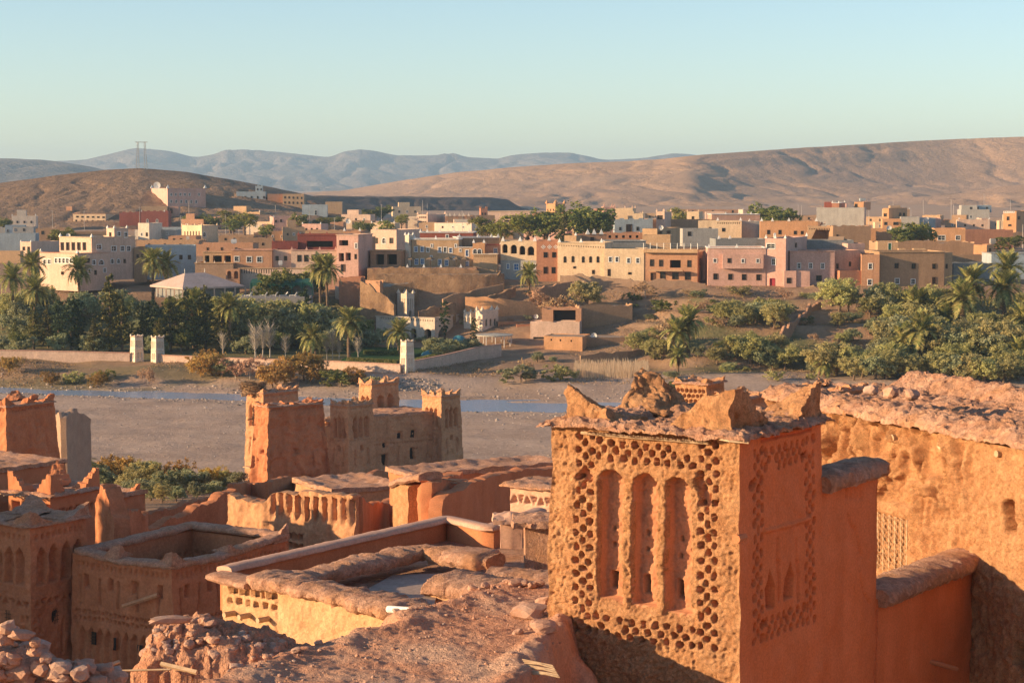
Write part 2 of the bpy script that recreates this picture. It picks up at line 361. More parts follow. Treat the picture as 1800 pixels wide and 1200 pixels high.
# unseen ksar hill slope right of and behind the camera, added to bounce warm light
hx_, hy_ = np.meshgrid(np.linspace(-90, 110, 120), np.linspace(-90, 130, 120)); hz_ = 17 + .62 * np.clip(hx_ - 15 - .29 * np.maximum(hy_, 0), 0, 40) + .12 * np.maximum(-hy_ - 10, 0) + .7 * fbm(hx_ * .12, hy_ * .12, 3, 4)
q_ = gridfaces(119, 119); cx_ = hx_.reshape(-1)[q_].mean(1); cy_ = hy_.reshape(-1)[q_].mean(1); q_ = q_[(cy_ < 1) | (cx_ > .29 * cy_ + 8)]
tag(obj('ksar_bounce_hill', np.stack([hx_, hy_, hz_], -1).reshape(-1, 3), q_, M_DIRT, loc=(0, 0, 0), smooth=True), kind='structure')
# ------------------------------------------------------------------ river
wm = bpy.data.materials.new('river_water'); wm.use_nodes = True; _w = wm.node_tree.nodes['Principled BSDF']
_w.inputs['Base Color'].default_value = (.22, .30, .40, 1); _w.inputs['Roughness'].default_value = .22; _w.inputs['IOR'].default_value = 1.6  # pale blue base and raised IOR stand in for reflected sky
_n = wm.node_tree.nodes.new('ShaderNodeTexNoise'); _n.inputs['Scale'].default_value = 1.4; _n.inputs['Detail'].default_value = 4
_gg = wm.node_tree.nodes.new('ShaderNodeNewGeometry'); wm.node_tree.links.new(_gg.outputs['Position'], _n.inputs['Vector'])
_b = wm.node_tree.nodes.new('ShaderNodeBump'); _b.inputs['Strength'].default_value = 1.0; _b.inputs['Distance'].default_value = .12
wm.node_tree.links.new(_n.outputs['Fac'], _b.inputs['Height']); wm.node_tree.links.new(_b.outputs['Normal'], _w.inputs['Normal'])
rp = np.linspace(-2500, 4000, 120); rv = []
for p in rp:
    yc = float(np.interp(p, RIV_PX, RIV_Y)); w = float(np.interp(p, RIV_PX, RIV_W)) * 1.9 + 2
    for s in (-1, 1): Y = yc + s * w; rv.append(((p - 900) / F * Y, Y, 0.0))
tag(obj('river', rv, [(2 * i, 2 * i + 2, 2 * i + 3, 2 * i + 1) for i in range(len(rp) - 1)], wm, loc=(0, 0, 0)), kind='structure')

# ------------------------------------------------------------------ hills and mountains
def relief_hill(name, pxs, prof, px0, px1, ncol, nrow, mat, amp, freq, gully=0.0, seed=0, ysq=1.0, step=0.0):
    """terrain from cross-sections: prof[k] = list of (Y, z) for column pxs[k]"""
    cp = np.linspace(px0, px1, ncol); n = len(prof[0]); s = np.linspace(0, n - 1, nrow)
    Yk = np.array([[np.interp(p, pxs, [q[j][0] for q in prof]) for j in range(n)] for p in cp])
    Zk = np.array([[np.interp(p, pxs, [q[j][1] for q in prof]) for j in range(n)] for p in cp])
    kw = max(3, ncol // (45 if name == 'plateau' else 130)) | 1; ker = np.hanning(kw + 2)[1:-1]; ker /= ker.sum(); pad = kw // 2
    Yk, Zk = [np.stack([np.convolve(np.pad(q[:, j], pad, 'edge'), ker, 'valid') for j in range(n)], 1) for q in (Yk, Zk)]
    Y = np.array([np.interp(s, range(n), r) for r in Yk]); Z = np.array([np.interp(s, range(n), r) for r in Zk])
    X = (cp[:, None] - 900) / F * Y
    e = np.clip(np.minimum(s, n - 1 - s) / 0.5, 0, 1)[None, :]
    nz = fbm(X * freq, Y * freq * ysq, seed, 6, .55)
    rg = 1 - np.abs(fbm(X * freq * 2.1 + .6 * vnoise(X * freq, Y * freq, seed + 3), Y * freq * .55, seed + 8, 3, .5)) * 1.4
    rg2 = 1 - np.abs(fbm(X * freq * 5 + .8 * vnoise(X * freq * 2, Y * freq * 2, seed + 5), Y * freq * 1.5, seed + 18, 3, .5)) * 1.5
    e = e * np.clip(.12 + np.abs(s - int(np.argmax(Zk.mean(0)))) * .9, 0, 1)[None, :]
    Z = Z + e * (amp * nz - gully * np.clip(rg, 0, 1) ** 3 - gully * .45 * np.clip(rg2, 0, 1) ** 3)
    v = np.stack([X, Y, Z], -1).reshape(-1, 3)
    o = obj(name, v, gridfaces(nrow - 1, ncol - 1, flip=True), mat, loc=(0, 0, 0), smooth=True); tag(o, kind='structure'); return o
def zy(y, Y): return zat(y, Y)
M_HILL = earth('hill_soil', (.20, .125, .075), (.32, .20, .12), scale=.016, bump=.7, fine=14, dist=3.0, c3=(.20, .125, .085))
M_PLAT = earth('plateau_soil', (.42, .265, .165), (.49, .32, .205), scale=.008, bump=.6, fine=20, dist=4.0, c3=(.40, .255, .165))
M_MESA = earth('mesa_shade_rock', (.12, .09, .075), (.17, .125, .10), scale=.012, bump=.6, fine=14, dist=2.5)  # dark tone carries the shadow lying on the mesa flank
M_MOUNT = earth('mountain_rock', (.16, .13, .115), (.22, .18, .155), scale=.0011, bump=.8, fine=12, dist=30.0)
# left hill
px_h = [-700, -200, 0, 100, 190, 250, 330, 400, 480, 545, 640]
rid = [352, 335, 322, 308, 298, 295, 302, 314, 329, 343, 366]
prof = []
for p, y in zip(px_h, rid):
    Yr = 1010 + (60 if p > 250 else 0) * (p - 250) / 300; h = zy(y, Yr) - 20
    prof.append([(780, 15), (840, 20 + .12 * h), (900, 20 + .45 * h), (955, 20 + .78 * h), (Yr, 20 + h), (Yr + 120, 20 + .8 * h), (Yr + 260, 12)])
relief_hill('hill', px_h, prof, -700, 640, 330, 120, M_HILL, .45, .03, gully=.9, seed=2)
# mesa behind the village, darkened for its shadowed flank
px_m = [300, 480, 560, 640, 760, 860, 893, 915, 940]
rid = [362, 352, 344, 346, 347, 347, 351, 364, 374]; ym = [1150, 1180, 1210, 1250, 1310, 1370, 1390, 1400, 1410]
prof = []
for p, y, Yr in zip(px_m, rid, ym):
    h = max(zy(y, Yr) - 19, .5); prof.append([(Yr - 130, 15), (Yr - 75, 20 + .06 * h), (Yr - 30, 20 + .55 * h), (Yr, 19 + h), (Yr + 90, 19 + h), (Yr + 260, 10)])
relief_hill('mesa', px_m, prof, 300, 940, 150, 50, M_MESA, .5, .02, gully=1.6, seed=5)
# long plateau on the right
px_p = [480, 600, 700, 800, 900, 1000, 1100, 1160, 1215, 1260, 1320, 1400, 1500, 1600, 1680, 1760, 1850, 2000, 2600, 3400]
rid = [346, 336, 318, 303, 294, 287, 283, 279, 273, 270, 266, 260, 254, 248, 244, 241, 238, 234, 226, 236]
yrd = [2700, 2650, 2600, 2500, 2420, 2360, 2320, 2290, 2250, 2290, 2340, 2400, 2470, 2540, 2570, 2560, 2540, 2500, 2500, 2500]
prof = []
for p, y, Yr in zip(px_p, rid, yrd):
    h = max(zy(y, Yr) - 22, 2)
    run = float(np.interp(p, [600, 1000, 1215, 1300, 1700, 1800], [700, 640, 560, 440, 430, 460]))
    prof.append([(1430, 14), (1560, 22.5), (Yr - run, 22 + .12 * h), (Yr - run * .62, 22 + .30 * h), (Yr - run * .25, 22 + .66 * h), (Yr - run * .14, 22 + .84 * h), (Yr - run * .08, 22 + .90 * h), (Yr, 22 + h), (Yr + 500, 22 + h * .98), (Yr + 900, 5)])
relief_hill('plateau', px_p, prof, 480, 3400, 520, 170, M_PLAT, 1.3, .007, gully=2.6, seed=12)
# pale low hill in front of the plateau, right edge
px_l = [1420, 1500, 1580, 1680, 1760, 1850, 2000, 2300]; rid = [364, 357, 349, 340, 327, 316, 312, 345]
prof = []
for p, y in zip(px_l, rid):
    Yr = 1800; h = max(zy(y, Yr) - 21, 1); prof.append([(1380, 14), (1450, 22), (1640, 21 + .55 * h), (Yr, 21 + h), (Yr + 160, 21 + .7 * h), (Yr + 420, 10)])
relief_hill('low_hill', px_l, prof, 1420, 2300, 90, 40, M_PLAT, 1.2, .012, gully=5.0, seed=21)
px_l = [1130, 1200, 1258, 1300, 1400, 1500, 1600, 1640, 1700]; rid = [372, 361, 349, 351, 361, 352, 336, 345, 362]
prof = []
for p, y in zip(px_l, rid):
    Yr = 1980; h = max(zy(y, Yr) - 21, 1); prof.append([(1500, 14), (1600, 21.5), (1800, 21 + .5 * h), (Yr, 21 + h), (Yr + 120, 21 + .7 * h), (Yr + 320, 10)])
relief_hill('foothill', px_l, prof, 1130, 1700, 110, 40, M_PLAT, 1.5, .012, gully=4.0, seed=33)
# far blue range
px_f = [-900, -300, 0, 60, 150, 190, 240, 300, 340, 375, 395, 450, 520, 580, 605, 640, 672, 700, 765, 795, 818, 878, 900, 960, 1005, 1060, 1130, 1180, 1240, 1300, 1360, 1500, 2200, 3200]
rid = [280, 274, 281, 284, 281, 272, 259, 265, 275, 272, 262, 262, 270, 277, 266, 262, 267, 273, 273, 267, 276, 279, 272, 268, 268, 281, 278, 269, 272, 268, 275, 285, 285, 282]
prof = []
for p, y in zip(px_f, rid):
    Yr = 9000; h = zy(y, Yr) - 24; prof.append([(6300, 10), (6700, 26), (7600, 24 + .22 * h), (8500, 24 + .60 * h), (8850, 24 + .86 * h), (Yr, 24 + h), (9300, 24 + .8 * h), (9800, 0)])
relief_hill('mountain_range', px_f, prof, -900, 3200, 620, 70, M_MOUNT, 6, .0026, gully=28, seed=41)
px_f = [-1200, -300, 0, 70, 120, 170, 230, 320, 420]; rid = [290, 276, 277, 279, 284, 294, 306, 322, 335]
prof = []
for p, y in zip(px_f, rid):
    Yr = 4600; h = zy(y, Yr) - 24; prof.append([(3300, 15), (3500, 25), (4000, 24 + .35 * h), (4400, 24 + .8 * h), (Yr, 24 + h), (4850, 24 + .7 * h), (5200, 10)])
relief_hill('mountain_spur', px_f, prof, -1200, 420, 120, 50, M_MOUNT, 4, .0033, gully=14, seed=47)
# ------------------------------------------------------------------ haze
hz = bpy.data.materials.new('haze_air'); hz.use_nodes = True; _h = hz.node_tree
for n in list(_h.nodes): _h.nodes.remove(n)
_o = _h.nodes.new('ShaderNodeOutputMaterial'); _v = _h.nodes.new('ShaderNodeVolumePrincipled')
_v.inputs['Color'].default_value = (.52, .75, .98, 1); _v.inputs['Density'].default_value = 1.0e-4; _v.inputs['Anisotropy'].default_value = 0.1
_v.inputs['Density Attribute'].default_value = ''; hz.cycles.homogeneous_volume = True
_h.links.new(_v.outputs[0], _o.inputs['Volume'])
tag(MB().box((0, 5000, 108), (20000, 12000, 256)).obj('haze', hz, loc=(0, 5000, -20)), 'thin pale haze lying over the whole valley', 'haze', kind='stuff')
# ------------------------------------------------------------------ mud building tools
class Relief:
    """depth map carved into a wall face; u to the right, v up, in metres"""
    def __init__(s, W, H, res):
        s.W, s.H = W, H; s.nu = max(4, int(W / res)); s.nv = max(4, int(H / res))
        s.u = np.linspace(0, W, s.nu + 1); s.v = np.linspace(0, H, s.nv + 1); s.res = res
        s.U, s.V = np.meshgrid(s.u, s.v); s.D = np.zeros_like(s.U)
    def _win(s, u0, u1, v0, v1, pad):
        a, b = np.searchsorted(s.u, [u0 - pad, u1 + pad]); c, d = np.searchsorted(s.v, [v0 - pad, v1 + pad])
        return slice(c, d), slice(a, b)
    def _put(s, w, m, dep, add=False):
        if add: s.D[w] += m * dep
        elif dep >= 0: s.D[w] = np.maximum(s.D[w], m * dep)
        else: s.D[w] = np.minimum(s.D[w], m * dep)
    def slot(s, u0, u1, v0, v1, dep, arch=0.0, soft=None, point=False):
        so = soft or s.res * .6; w = s._win(u0, u1, v0, v1, so * 2); U = s.U[w]; V = s.V[w]
        if U.size == 0: return s
        x = (U - (u0 + u1) / 2) / ((u1 - u0) / 2); ax = np.clip(np.abs(x), 0, 1)
        top = v1 - arch * (ax if point else 1 - np.sqrt(np.maximum(0, 1 - ax * ax)))
        d = np.minimum(np.minimum(U - u0, u1 - U), np.minimum(V - v0, top - V)); s._put(w, sstep(-so, so, d), dep); return s
    def hole(s, cu, cv, rw, rh, dep, p=2.6):
        w = s._win(cu - rw, cu + rw, cv - rh, cv + rh, s.res * 2); U = s.U[w]; V = s.V[w]
        if U.size == 0: return s
        d = 1 - (np.abs((U - cu) / rw) ** p + np.abs((V - cv) / rh) ** p) ** (1 / p); k = s.res / max(rw, .02)
        s._put(w, sstep(-k * .4, k * .4, d), dep); return s
    def tri(s, cu, vb, w_, h, dep, up=True):
        w = s._win(cu - w_ / 2, cu + w_ / 2, vb, vb + h, s.res); U = s.U[w]; V = s.V[w]
        if U.size == 0: return s
        t = (V - vb) / h; t = t if up else 1 - t; half = (1 - t) * w_ / 2
        d = np.minimum(np.minimum(half - np.abs(U - cu), V - vb), vb + h - V); s._put(w, sstep(-s.res * .4, s.res * .4, d), dep); return s
    def noise(s, amp, scale, octv=4, seed=0, aniso=1.0, ridge=False, mask=None):
        n = fbm(s.U / scale, s.V / scale * aniso, seed, octv)
        if ridge: n = 1 - 2 * np.abs(n)
        s.D += amp * n * (1 if mask is None else mask); return s
    def edges(s, w=.08, vert=True):
        s.D *= sstep(0, w, np.minimum(s.U, s.W - s.U))
        if vert: s.D *= sstep(0, w, s.H - s.V)
        return s

def vecnoise(v, amp, scale, seed=0):
    x, y, z = v[:, 0] / scale, v[:, 1] / scale, v[:, 2] / scale
    d = np.stack([fbm(x, y, z + seed, 5, .6), fbm(x + 31, y, z + seed, 5, .6), fbm(x, y + 57, z + seed, 5, .6)], -1)
    return v + amp * d
def quadgrid(P00, P10, P11, P01, R):
    a = (R.U / R.W)[..., None]; b = (R.V / R.H)[..., None]
    P00, P10, P11, P01 = [np.array(p, float) for p in (P00, P10, P11, P01)]
    P = (1 - a) * (1 - b) * P00 + a * (1 - b) * P10 + a * b * P11 + (1 - a) * b * P01
    n = np.cross(P10 - P00, P01 - P00); n /= np.linalg.norm(n)
    return (P - n * R.D[..., None]).reshape(-1, 3), n
class Grids:
    def __init__(s): s.v = []; s.f = []; s.k = 0
    def add(s, v, nu, nv): s.v.append(v); s.f.append(gridfaces(nu, nv, s.k)); s.k += len(v)
    def obj(s, name, mat, parent=None, loc=None, amp=0, scale=1, seed=0, smooth=True):
        v = np.concatenate(s.v)
        if amp: v = vecnoise(v, amp, scale, seed)
        return obj(name, v, np.concatenate(s.f), mat, parent, loc, smooth)
def V2(d): return Vector((d[0], d[1], 0)).normalized()

class Face:
    """a wall face from A (left end) to B (right end): maps photo pixels to (u, v)"""
    def __init__(s, A0, B0, A1, B1):
        s.A0, s.B0, s.A1, s.B1 = [Vector(p) for p in (A0, B0, A1, B1)]
        s.W = (s.B1 - s.A1).length; s.H = s.A1.z - s.A0.z; s.n = (s.B0 - s.A0).cross(s.A1 - s.A0).normalized()
    def uv(s, px, py):
        P = plane_hit(px, py, s.A0, s.n); t = (P.z - s.A0.z) / s.H; a = s.A0.lerp(s.A1, t); b = s.B0.lerp(s.B1, t)
        e = b - a; return (P - a).dot(e) / e.length_squared * s.W, t * s.H
    def pt(s, u, v, out=0.0):
        t = v / s.H; return s.A0.lerp(s.A1, t).lerp(s.B0.lerp(s.B1, t), u / s.W) + s.n * out
    def rect(s, px, py, w, h):
        u0, v = s.uv(px - w / 2, py); u1, _ = s.uv(px + w / 2, py); _, v0 = s.uv(px, py + h / 2); _, v1 = s.uv(px, py - h / 2)
        return u0, u1, v0, v1

def hblock(name, O, e1, e2, s1, s2, n1, n2, top, zb, mat, parent=None, amp=0.0, scale=.5, seed=0, loc=None, smooth=True, nsk=2):
    """block whose top is the height field top(a, b); vertical ragged sides down to zb"""
    a = np.linspace(0, s1, n1 + 1); b = np.linspace(0, s2, n2 + 1); A, B = np.meshgrid(a, b)
    Z = top(A, B); O = np.array((O[0], O[1], 0.0)); E1 = np.array((e1[0], e1[1], 0)); E2 = np.array((e2[0], e2[1], 0))
    P = O + A[..., None] * E1 + B[..., None] * E2; P[..., 2] = Z
    v = P.reshape(-1, 3); f = gridfaces(n1, n2).tolist(); k = len(v); idx = np.arange(k).reshape(n2 + 1, n1 + 1)
    loop = list(idx[0, :]) + list(idx[1:, -1]) + list(idx[-1, -2::-1]) + list(idx[-2:0:-1, 0])
    zbv = zb if np.isscalar(zb) else None
    m = len(loop); top_ = v[loop]; lay = [v]
    for r in range(1, nsk + 1): q = top_.copy(); q[:, 2] = top_[:, 2] * (1 - r / nsk) + zb * r / nsk; lay.append(q)
    v = np.concatenate(lay)
    for i in range(m):
        j = (i + 1) % m; f.append((loop[i], k + i, k + j, loop[j]))
        for r in range(nsk - 1): f.append((k + m * r + i, k + m * r + m + i, k + m * r + m + j, k + m * r + j))
    f.append(tuple(k + m * (nsk - 1) + i for i in range(m)))
    if amp: v = vecnoise(v, amp, scale, seed)
    return obj(name, v, f, mat, parent, loc, smooth, .9)
def merlon(T, C, e1, e2, a, h, zb, mat, n=12, power=1.25, amp=.05, steps=0, seed=0, name='merlon'):
    def top(A, B):
        q = np.clip(1 - A / a, 0, 1) ** power * np.clip(1 - B / a, 0, 1) ** power
        q = q * (1 + .22 * fbm(A / a * 3 + seed, B / a * 3, seed, 4, .6)); q = np.where(q > .62, .62 + (q - .62) * .35, q) / .75
        if steps: q = np.where(q > .04, (np.floor(q * steps) + sstep(.0, .35, q * steps - np.floor(q * steps))) / steps, q)
        return zb + h * np.clip(q, 0, 1.2)
    return hblock(name, C, e1, e2, a, a, n, n, top, zb - .06, mat, T, amp, .35, seed, nsk=10 if n > 30 else 4)
def resample(pts, res):
    pts = np.array([tuple(p) for p in pts], float); d = np.r_[0, np.cumsum(np.linalg.norm(np.diff(pts[:, :2], axis=0), axis=1))]
    n = max(2, int(d[-1] / res)); s = np.linspace(0, d[-1], n + 1)
    return np.stack([np.interp(s, d, pts[:, k]) for k in range(pts.shape[1])], -1), s
def sweep(name, pts, sec, mat, parent=None, res=.2, amp=.0, scale=.5, seed=0, loc=None, jag=0.0, jscale=1.0, zb=None, relief=None, smooth=True, wv=0.0):
    """sweep a section (offset to the front, height) along a path; height None stands for the path's own z, zb for the base"""
    P, s = resample(pts, res); t = np.gradient(P[:, :2], axis=0); t /= np.linalg.norm(t, axis=1)[:, None] + 1e-9
    nrm = np.stack([t[:, 1], -t[:, 0]], -1); rows = []
    topz = P[:, 2] + (jag * fbm(s / jscale, seed + .5, 0, 4, .6) if jag else 0)
    for k, (o, h) in enumerate(sec):
        z = np.full(len(P), zb) if h is None else (topz + h if not isinstance(h, tuple) else zb + (topz - zb) * h[0])
        off = np.full(len(P), float(o))
        if wv: q = 1 + wv * fbm(s / .9, seed + 2.5, 0, 4, .6); off = off * q; z = topz + h * (q if h > 0 else 1)
        if relief is not None: off = off - relief(s, z, k)
        rows.append(np.c_[P[:, 0] + nrm[:, 0] * off, P[:, 1] + nrm[:, 1] * off, z])
    v = np.concatenate(rows); n = len(P) - 1; m = len(sec) - 1
    f = gridfaces(n, m).tolist(); k = len(P)
    f.append(tuple(k * j for j in range(m + 1))); f.append(tuple(k * j + n for j in range(m, -1, -1)))
    if amp: v = vecnoise(v, amp * .55, scale, seed); v = vecnoise(v, min(amp, .05) * .5, .11, seed + 3)
    return obj(name, v, f, mat, parent, loc, smooth, .9)
def wallsec(th, nv=8, top=2):
    return [(th / 2, (j / nv,)) for j in range(nv + 1)] + [(th / 2 * (1 - 2 * (j + .5) / top) * .8, .04) for j in range(top)] + [(-th / 2, ((nv - j) / nv,)) for j in range(nv + 1)]
def rollsec(w, h, drop=.12, n=9):
    return [(w * .42, -drop)] + [(w / 2 * math.cos(math.pi * j / n), h * math.sin(math.pi * j / n) ** .5 - drop * .3) for j in range(n + 1)] + [(-w * .42, -drop)]

def tower(T, N, dR, dL, sR, sL, zb, zt, taper, relL, relR, res, mat, wob=.04, wsc=.8, seed=0, name='wall', coarse=3):
    """tapering four-sided mud tower; N is the corner nearest the camera at the top"""
    N = Vector((N[0], N[1], 0)); dR = V2(dR); dL = V2(dL)
    top = [N, N + dR * sR, N + dR * sR + dL * sL, N + dL * sL]       # near, right, far, left
    out = [(-dR - dL), (dR - dL), (dR + dL), (dL - dR)]
    T1 = [p + Vector((0, 0, zt)) for p in top]; T0 = [p + o * taper + Vector((0, 0, zb)) for p, o in zip(top, out)]
    G = Grids(); faces = {}
    for key, a, b, w, fn in (('L', 3, 0, sL, relL), ('R', 0, 1, sR, relR), ('B', 1, 2, sL, None), ('S', 2, 3, sR, None)):
        fc = Face(T0[a], T0[b], T1[a], T1[b]); R = Relief(w, zt - zb, res)
        if fn is not None: fn(R, fc)
        R.edges(max(.07, res)); v, n = quadgrid(T0[a], T0[b], T1[b], T1[a], R); G.add(v, R.nu, R.nv); faces[key] = fc
    o = G.obj(name, mat, T, amp=wob, scale=wsc, seed=seed)
    T['_dummy'] = 0; del T['_dummy']
    return faces, T1, dR, dL
def roof_slab(T, T1, dR, dL, sR, sL, ov, th, mat, res=.12, rough=.03, dish=.0, name='roof', seed=0, ragged=.04):
    O = T1[0] - dR * ov - dL * ov; a = sR + 2 * ov; b = sL + 2 * ov; z = T1[0].z
    def top(A, B):
        e = np.minimum(np.minimum(A, a - A), np.minimum(B, b - B))
        return z + th * sstep(-.05, .2, e) * .8 + th * .2 + rough * fbm(A * 3 + seed, B * 3, seed, 4) - dish * sstep(.3, .8, e)
    return hblock(name, O, dR, dL, a, b, max(6, int(a / res)), max(6, int(b / res)), top, z - .03, mat, T, ragged, .25, seed)
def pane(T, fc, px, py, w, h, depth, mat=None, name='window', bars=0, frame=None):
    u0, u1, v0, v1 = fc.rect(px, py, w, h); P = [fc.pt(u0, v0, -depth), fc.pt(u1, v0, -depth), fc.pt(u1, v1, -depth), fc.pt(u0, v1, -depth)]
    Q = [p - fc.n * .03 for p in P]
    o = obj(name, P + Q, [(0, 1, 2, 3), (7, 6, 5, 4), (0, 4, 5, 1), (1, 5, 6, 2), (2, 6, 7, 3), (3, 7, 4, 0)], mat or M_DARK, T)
    if bars:
        mb = MB()
        for k in range(1, bars + 1):
            a = fc.pt(u0 + (u1 - u0) * k / (bars + 1), v0, -depth + .04); b = fc.pt(u0 + (u1 - u0) * k / (bars + 1), v1, -depth + .04); mb.tube([a, b], .015, 4)
            a = fc.pt(u0, v0 + (v1 - v0) * k / (bars + 1), -depth + .05); b = fc.pt(u1, v0 + (v1 - v0) * k / (bars + 1), -depth + .05); mb.tube([a, b], .015, 4)
        mb.obj('bars', M_DARKWOOD, o)
    return o

DR = (0.555, 0.832); DL = (-0.84, 0.543)
# ------------------------------------------------------------------ the big pierced tower
def hole_frame(R, u0, u1, v0, v1, cols=3, du=.15, dv=.275, rw=.056, rh=.064, dep=.34, seed=1, rowdu=.25, rowdv=.145, nl=None, skip=.03):
    """checkerboard band of brick holes round a panel"""
    rnd = random.Random(seed)
    def h(u, v):
        if rnd.random() < skip: return
        k = 1 + rnd.uniform(-.22, .22)
        R.hole(u + rnd.uniform(-.015, .015), v + rnd.uniform(-.018, .018), rw * k, rh * (1 + rnd.uniform(-.12, .15)), dep * rnd.uniform(.8, 1.1), 2.4)
    n = int(round((v1 - v0) / dv))
    for side in (0, 1):
        for c in range(cols):
            for j in range(n + (0 if c % 2 else 1)):
                u = (u0 + c * du) if side == 0 else (u1 - c * du); h(u, v0 + (j + (.5 if c % 2 else 0)) * dv)
    a0 = u0 + cols * du + .02; a1 = u1 - cols * du - .02; m = max(1, int(round((a1 - a0) / rowdu)))
    for r in range(cols):
        for j in range(m + (0 if r % 2 else 1)):
            u = a0 + (a1 - a0) * (j + (.5 if r % 2 else 0)) / m
            h(u, v1 - r * rowdv); h(u, v0 + r * rowdv)

Nt = (at(1300, 768, 37.0).x, 37.0); ZT = at(1300, 770, 37.0).z; ZB = 24.2
TW = thing('mud_tower', (Nt[0], Nt[1], ZB), 'large pierced mud tower with three tall slots in the right foreground', 'tower')
NICHE = ((1080, 1024), (1138, 1030), (1197, 1040))
def relL(R, fc):
    for (a, b, yt, yb) in ((1051, 1091, 826, 1054), (1109, 1151, 832, 1062), (1168, 1211, 839, 1076)):
        u0, _ = fc.uv(a, 950); u1, _ = fc.uv(b, 950); _, v1 = fc.uv((a + b) / 2, yt); _, v0 = fc.uv((a + b) / 2, yb)
        R.slot(u0, u1, v0, v1, .34, arch=.22, soft=.03)
        R.slot(u0 - .06, u1 + .06, v0 - .10, v0 + .12, .10, soft=.09)
        for k in range(4): R.hole(u0 + (u1 - u0) * (.25 + .5 * (k % 2)) + .05, v0 + 1.05 + .16 * k, .045, .055, .5)
    for px, py in NICHE: r_ = fc.rect(px, py, 12, 34); R.slot(r_[0] - .185, r_[1] - .185, r_[2], r_[3], .62, soft=.02)
    ul, _ = fc.uv(1013, 950); ur, _ = fc.uv(1256, 950); _, vt = fc.uv(1130, 783); _, vb = fc.uv(1130, 1122)
    hole_frame(R, ul, ur, vb, vt, seed=3)
    rnd = random.Random(5)
    for (px, py) in ((1027, 835), (1236, 868), (1240, 880), (1228, 850)):   # broken out spots
        u, v = fc.uv(px, py); R.hole(u, v, .11, .13, .2, 2)
    u0, v = fc.uv(1045, 757); u1, _ = fc.uv(1205, 757); R.slot(u0, u1, v - .05, v + .05, .07, soft=.02)
    carved = sstep(.05, .2, R.D)
    R.noise(.030, .42, 3, 3); R.D += .05 * np.abs(fbm(R.U / .11, R.V / .11, 9, 3, .65)) * (1 - carved * .6); R.noise(.016, .05, 2, 15, mask=1 - carved * .6)
def relR(R, fc):
    ul, _ = fc.uv(1327, 960); ur, _ = fc.uv(1430, 940); _, vt = fc.uv(1325, 800); _, vb = fc.uv(1325, 1130)
    hole_frame(R, ul, ur, vb, vt, cols=3, du=.15, dv=.28, rw=.062, rh=.07, dep=.45, seed=8)
    for (px, yt, yb, w) in ((1354, 1003, 1070, 13), (1388, 985, 1052, 16)):
        u0, u1, _, _ = fc.rect(px, 1030, w, 10); _, v1 = fc.uv(px, yt); _, v0 = fc.uv(px, yb); R.slot(u0, u1, v0, v1, .55, arch=.35, soft=.02, point=True)
    for px in (1366, 1400):
        u, v1 = fc.uv(px, 945); _, v0 = fc.uv(px, 1060); vm = v0 + .45 * (v1 - v0)
        R.slot(u - .04, u + .05, vm + .25, v1, .05, soft=.02); R.slot(u - .02, u + .12, vm, vm + .28, .07, soft=.02); R.slot(u + .04, u + .15, v0, vm + .02, .08, soft=.02)
    u0, v = fc.uv(1345, 935); u1, _ = fc.uv(1425, 935); R.slot(u0, u1, v - .03, v + .05, -.05, soft=.02)
    u0, v = fc.uv(1335, 777); u1, _ = fc.uv(1425, 752); R.slot(u0 + .1, u1, v - .02, v + .04, .10, soft=.02)
    u, v = fc.uv(1322, 853); R.hole(u, v, .09, .10, .3, 2)
    R.noise(.016, .5, 4, 22); R.noise(.005, .08, 3, 29)
fcT, T1t, tR, tL = tower(TW, Nt, DR, DL, 3.55, 4.12, ZB, ZT, .13, relL, relR, .022, [M_TOWER], .028, .8, 3)
for px, py in NICHE:
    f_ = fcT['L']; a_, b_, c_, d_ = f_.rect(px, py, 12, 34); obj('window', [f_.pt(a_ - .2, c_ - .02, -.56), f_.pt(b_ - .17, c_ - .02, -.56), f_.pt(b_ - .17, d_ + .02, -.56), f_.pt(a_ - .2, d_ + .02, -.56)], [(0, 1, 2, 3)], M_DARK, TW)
# the right flank is smooth-rendered: shade-reddened second material slot on its faces
_w = [c for c in TW.children if c.name.startswith('wall')][0]; _w.data.materials.append(M_FLANK); _w.data.materials.append(earth('niche_shade_mud', (.44, .20, .105), (.52, .25, .135), scale=1.5, bump=.4, fine=12, dist=.015))  # smooth mud for carved recesses, their reddish shade put into its tone
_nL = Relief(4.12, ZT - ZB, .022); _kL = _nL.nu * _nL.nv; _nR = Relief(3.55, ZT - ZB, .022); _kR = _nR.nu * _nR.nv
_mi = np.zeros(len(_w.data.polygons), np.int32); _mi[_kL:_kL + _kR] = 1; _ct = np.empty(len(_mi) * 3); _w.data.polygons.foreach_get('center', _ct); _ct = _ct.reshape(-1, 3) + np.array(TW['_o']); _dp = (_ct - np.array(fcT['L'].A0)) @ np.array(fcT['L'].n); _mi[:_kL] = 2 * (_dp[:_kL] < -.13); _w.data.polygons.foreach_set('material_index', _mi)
def slabtop(A, B):
    e = np.minimum(np.minimum(A, 4.03 - A), np.minimum(B, 4.6 - B))
    return ZT + .03 + .10 * sstep(-.02, .25, e) + .05 * fbm(A * 2.2, B * 2.2, 4, 4) + .02 * fbm(A * 11, B * 11, 2, 3) - .28 * sstep(.9, 1.5, e)
hblock('roof', T1t[0] - tR * .24 - tL * .24, tR, tL, 4.03, 4.6, 120, 136, slabtop, ZT - .02, M_ROOFMUD, TW, .05, .22, 4)
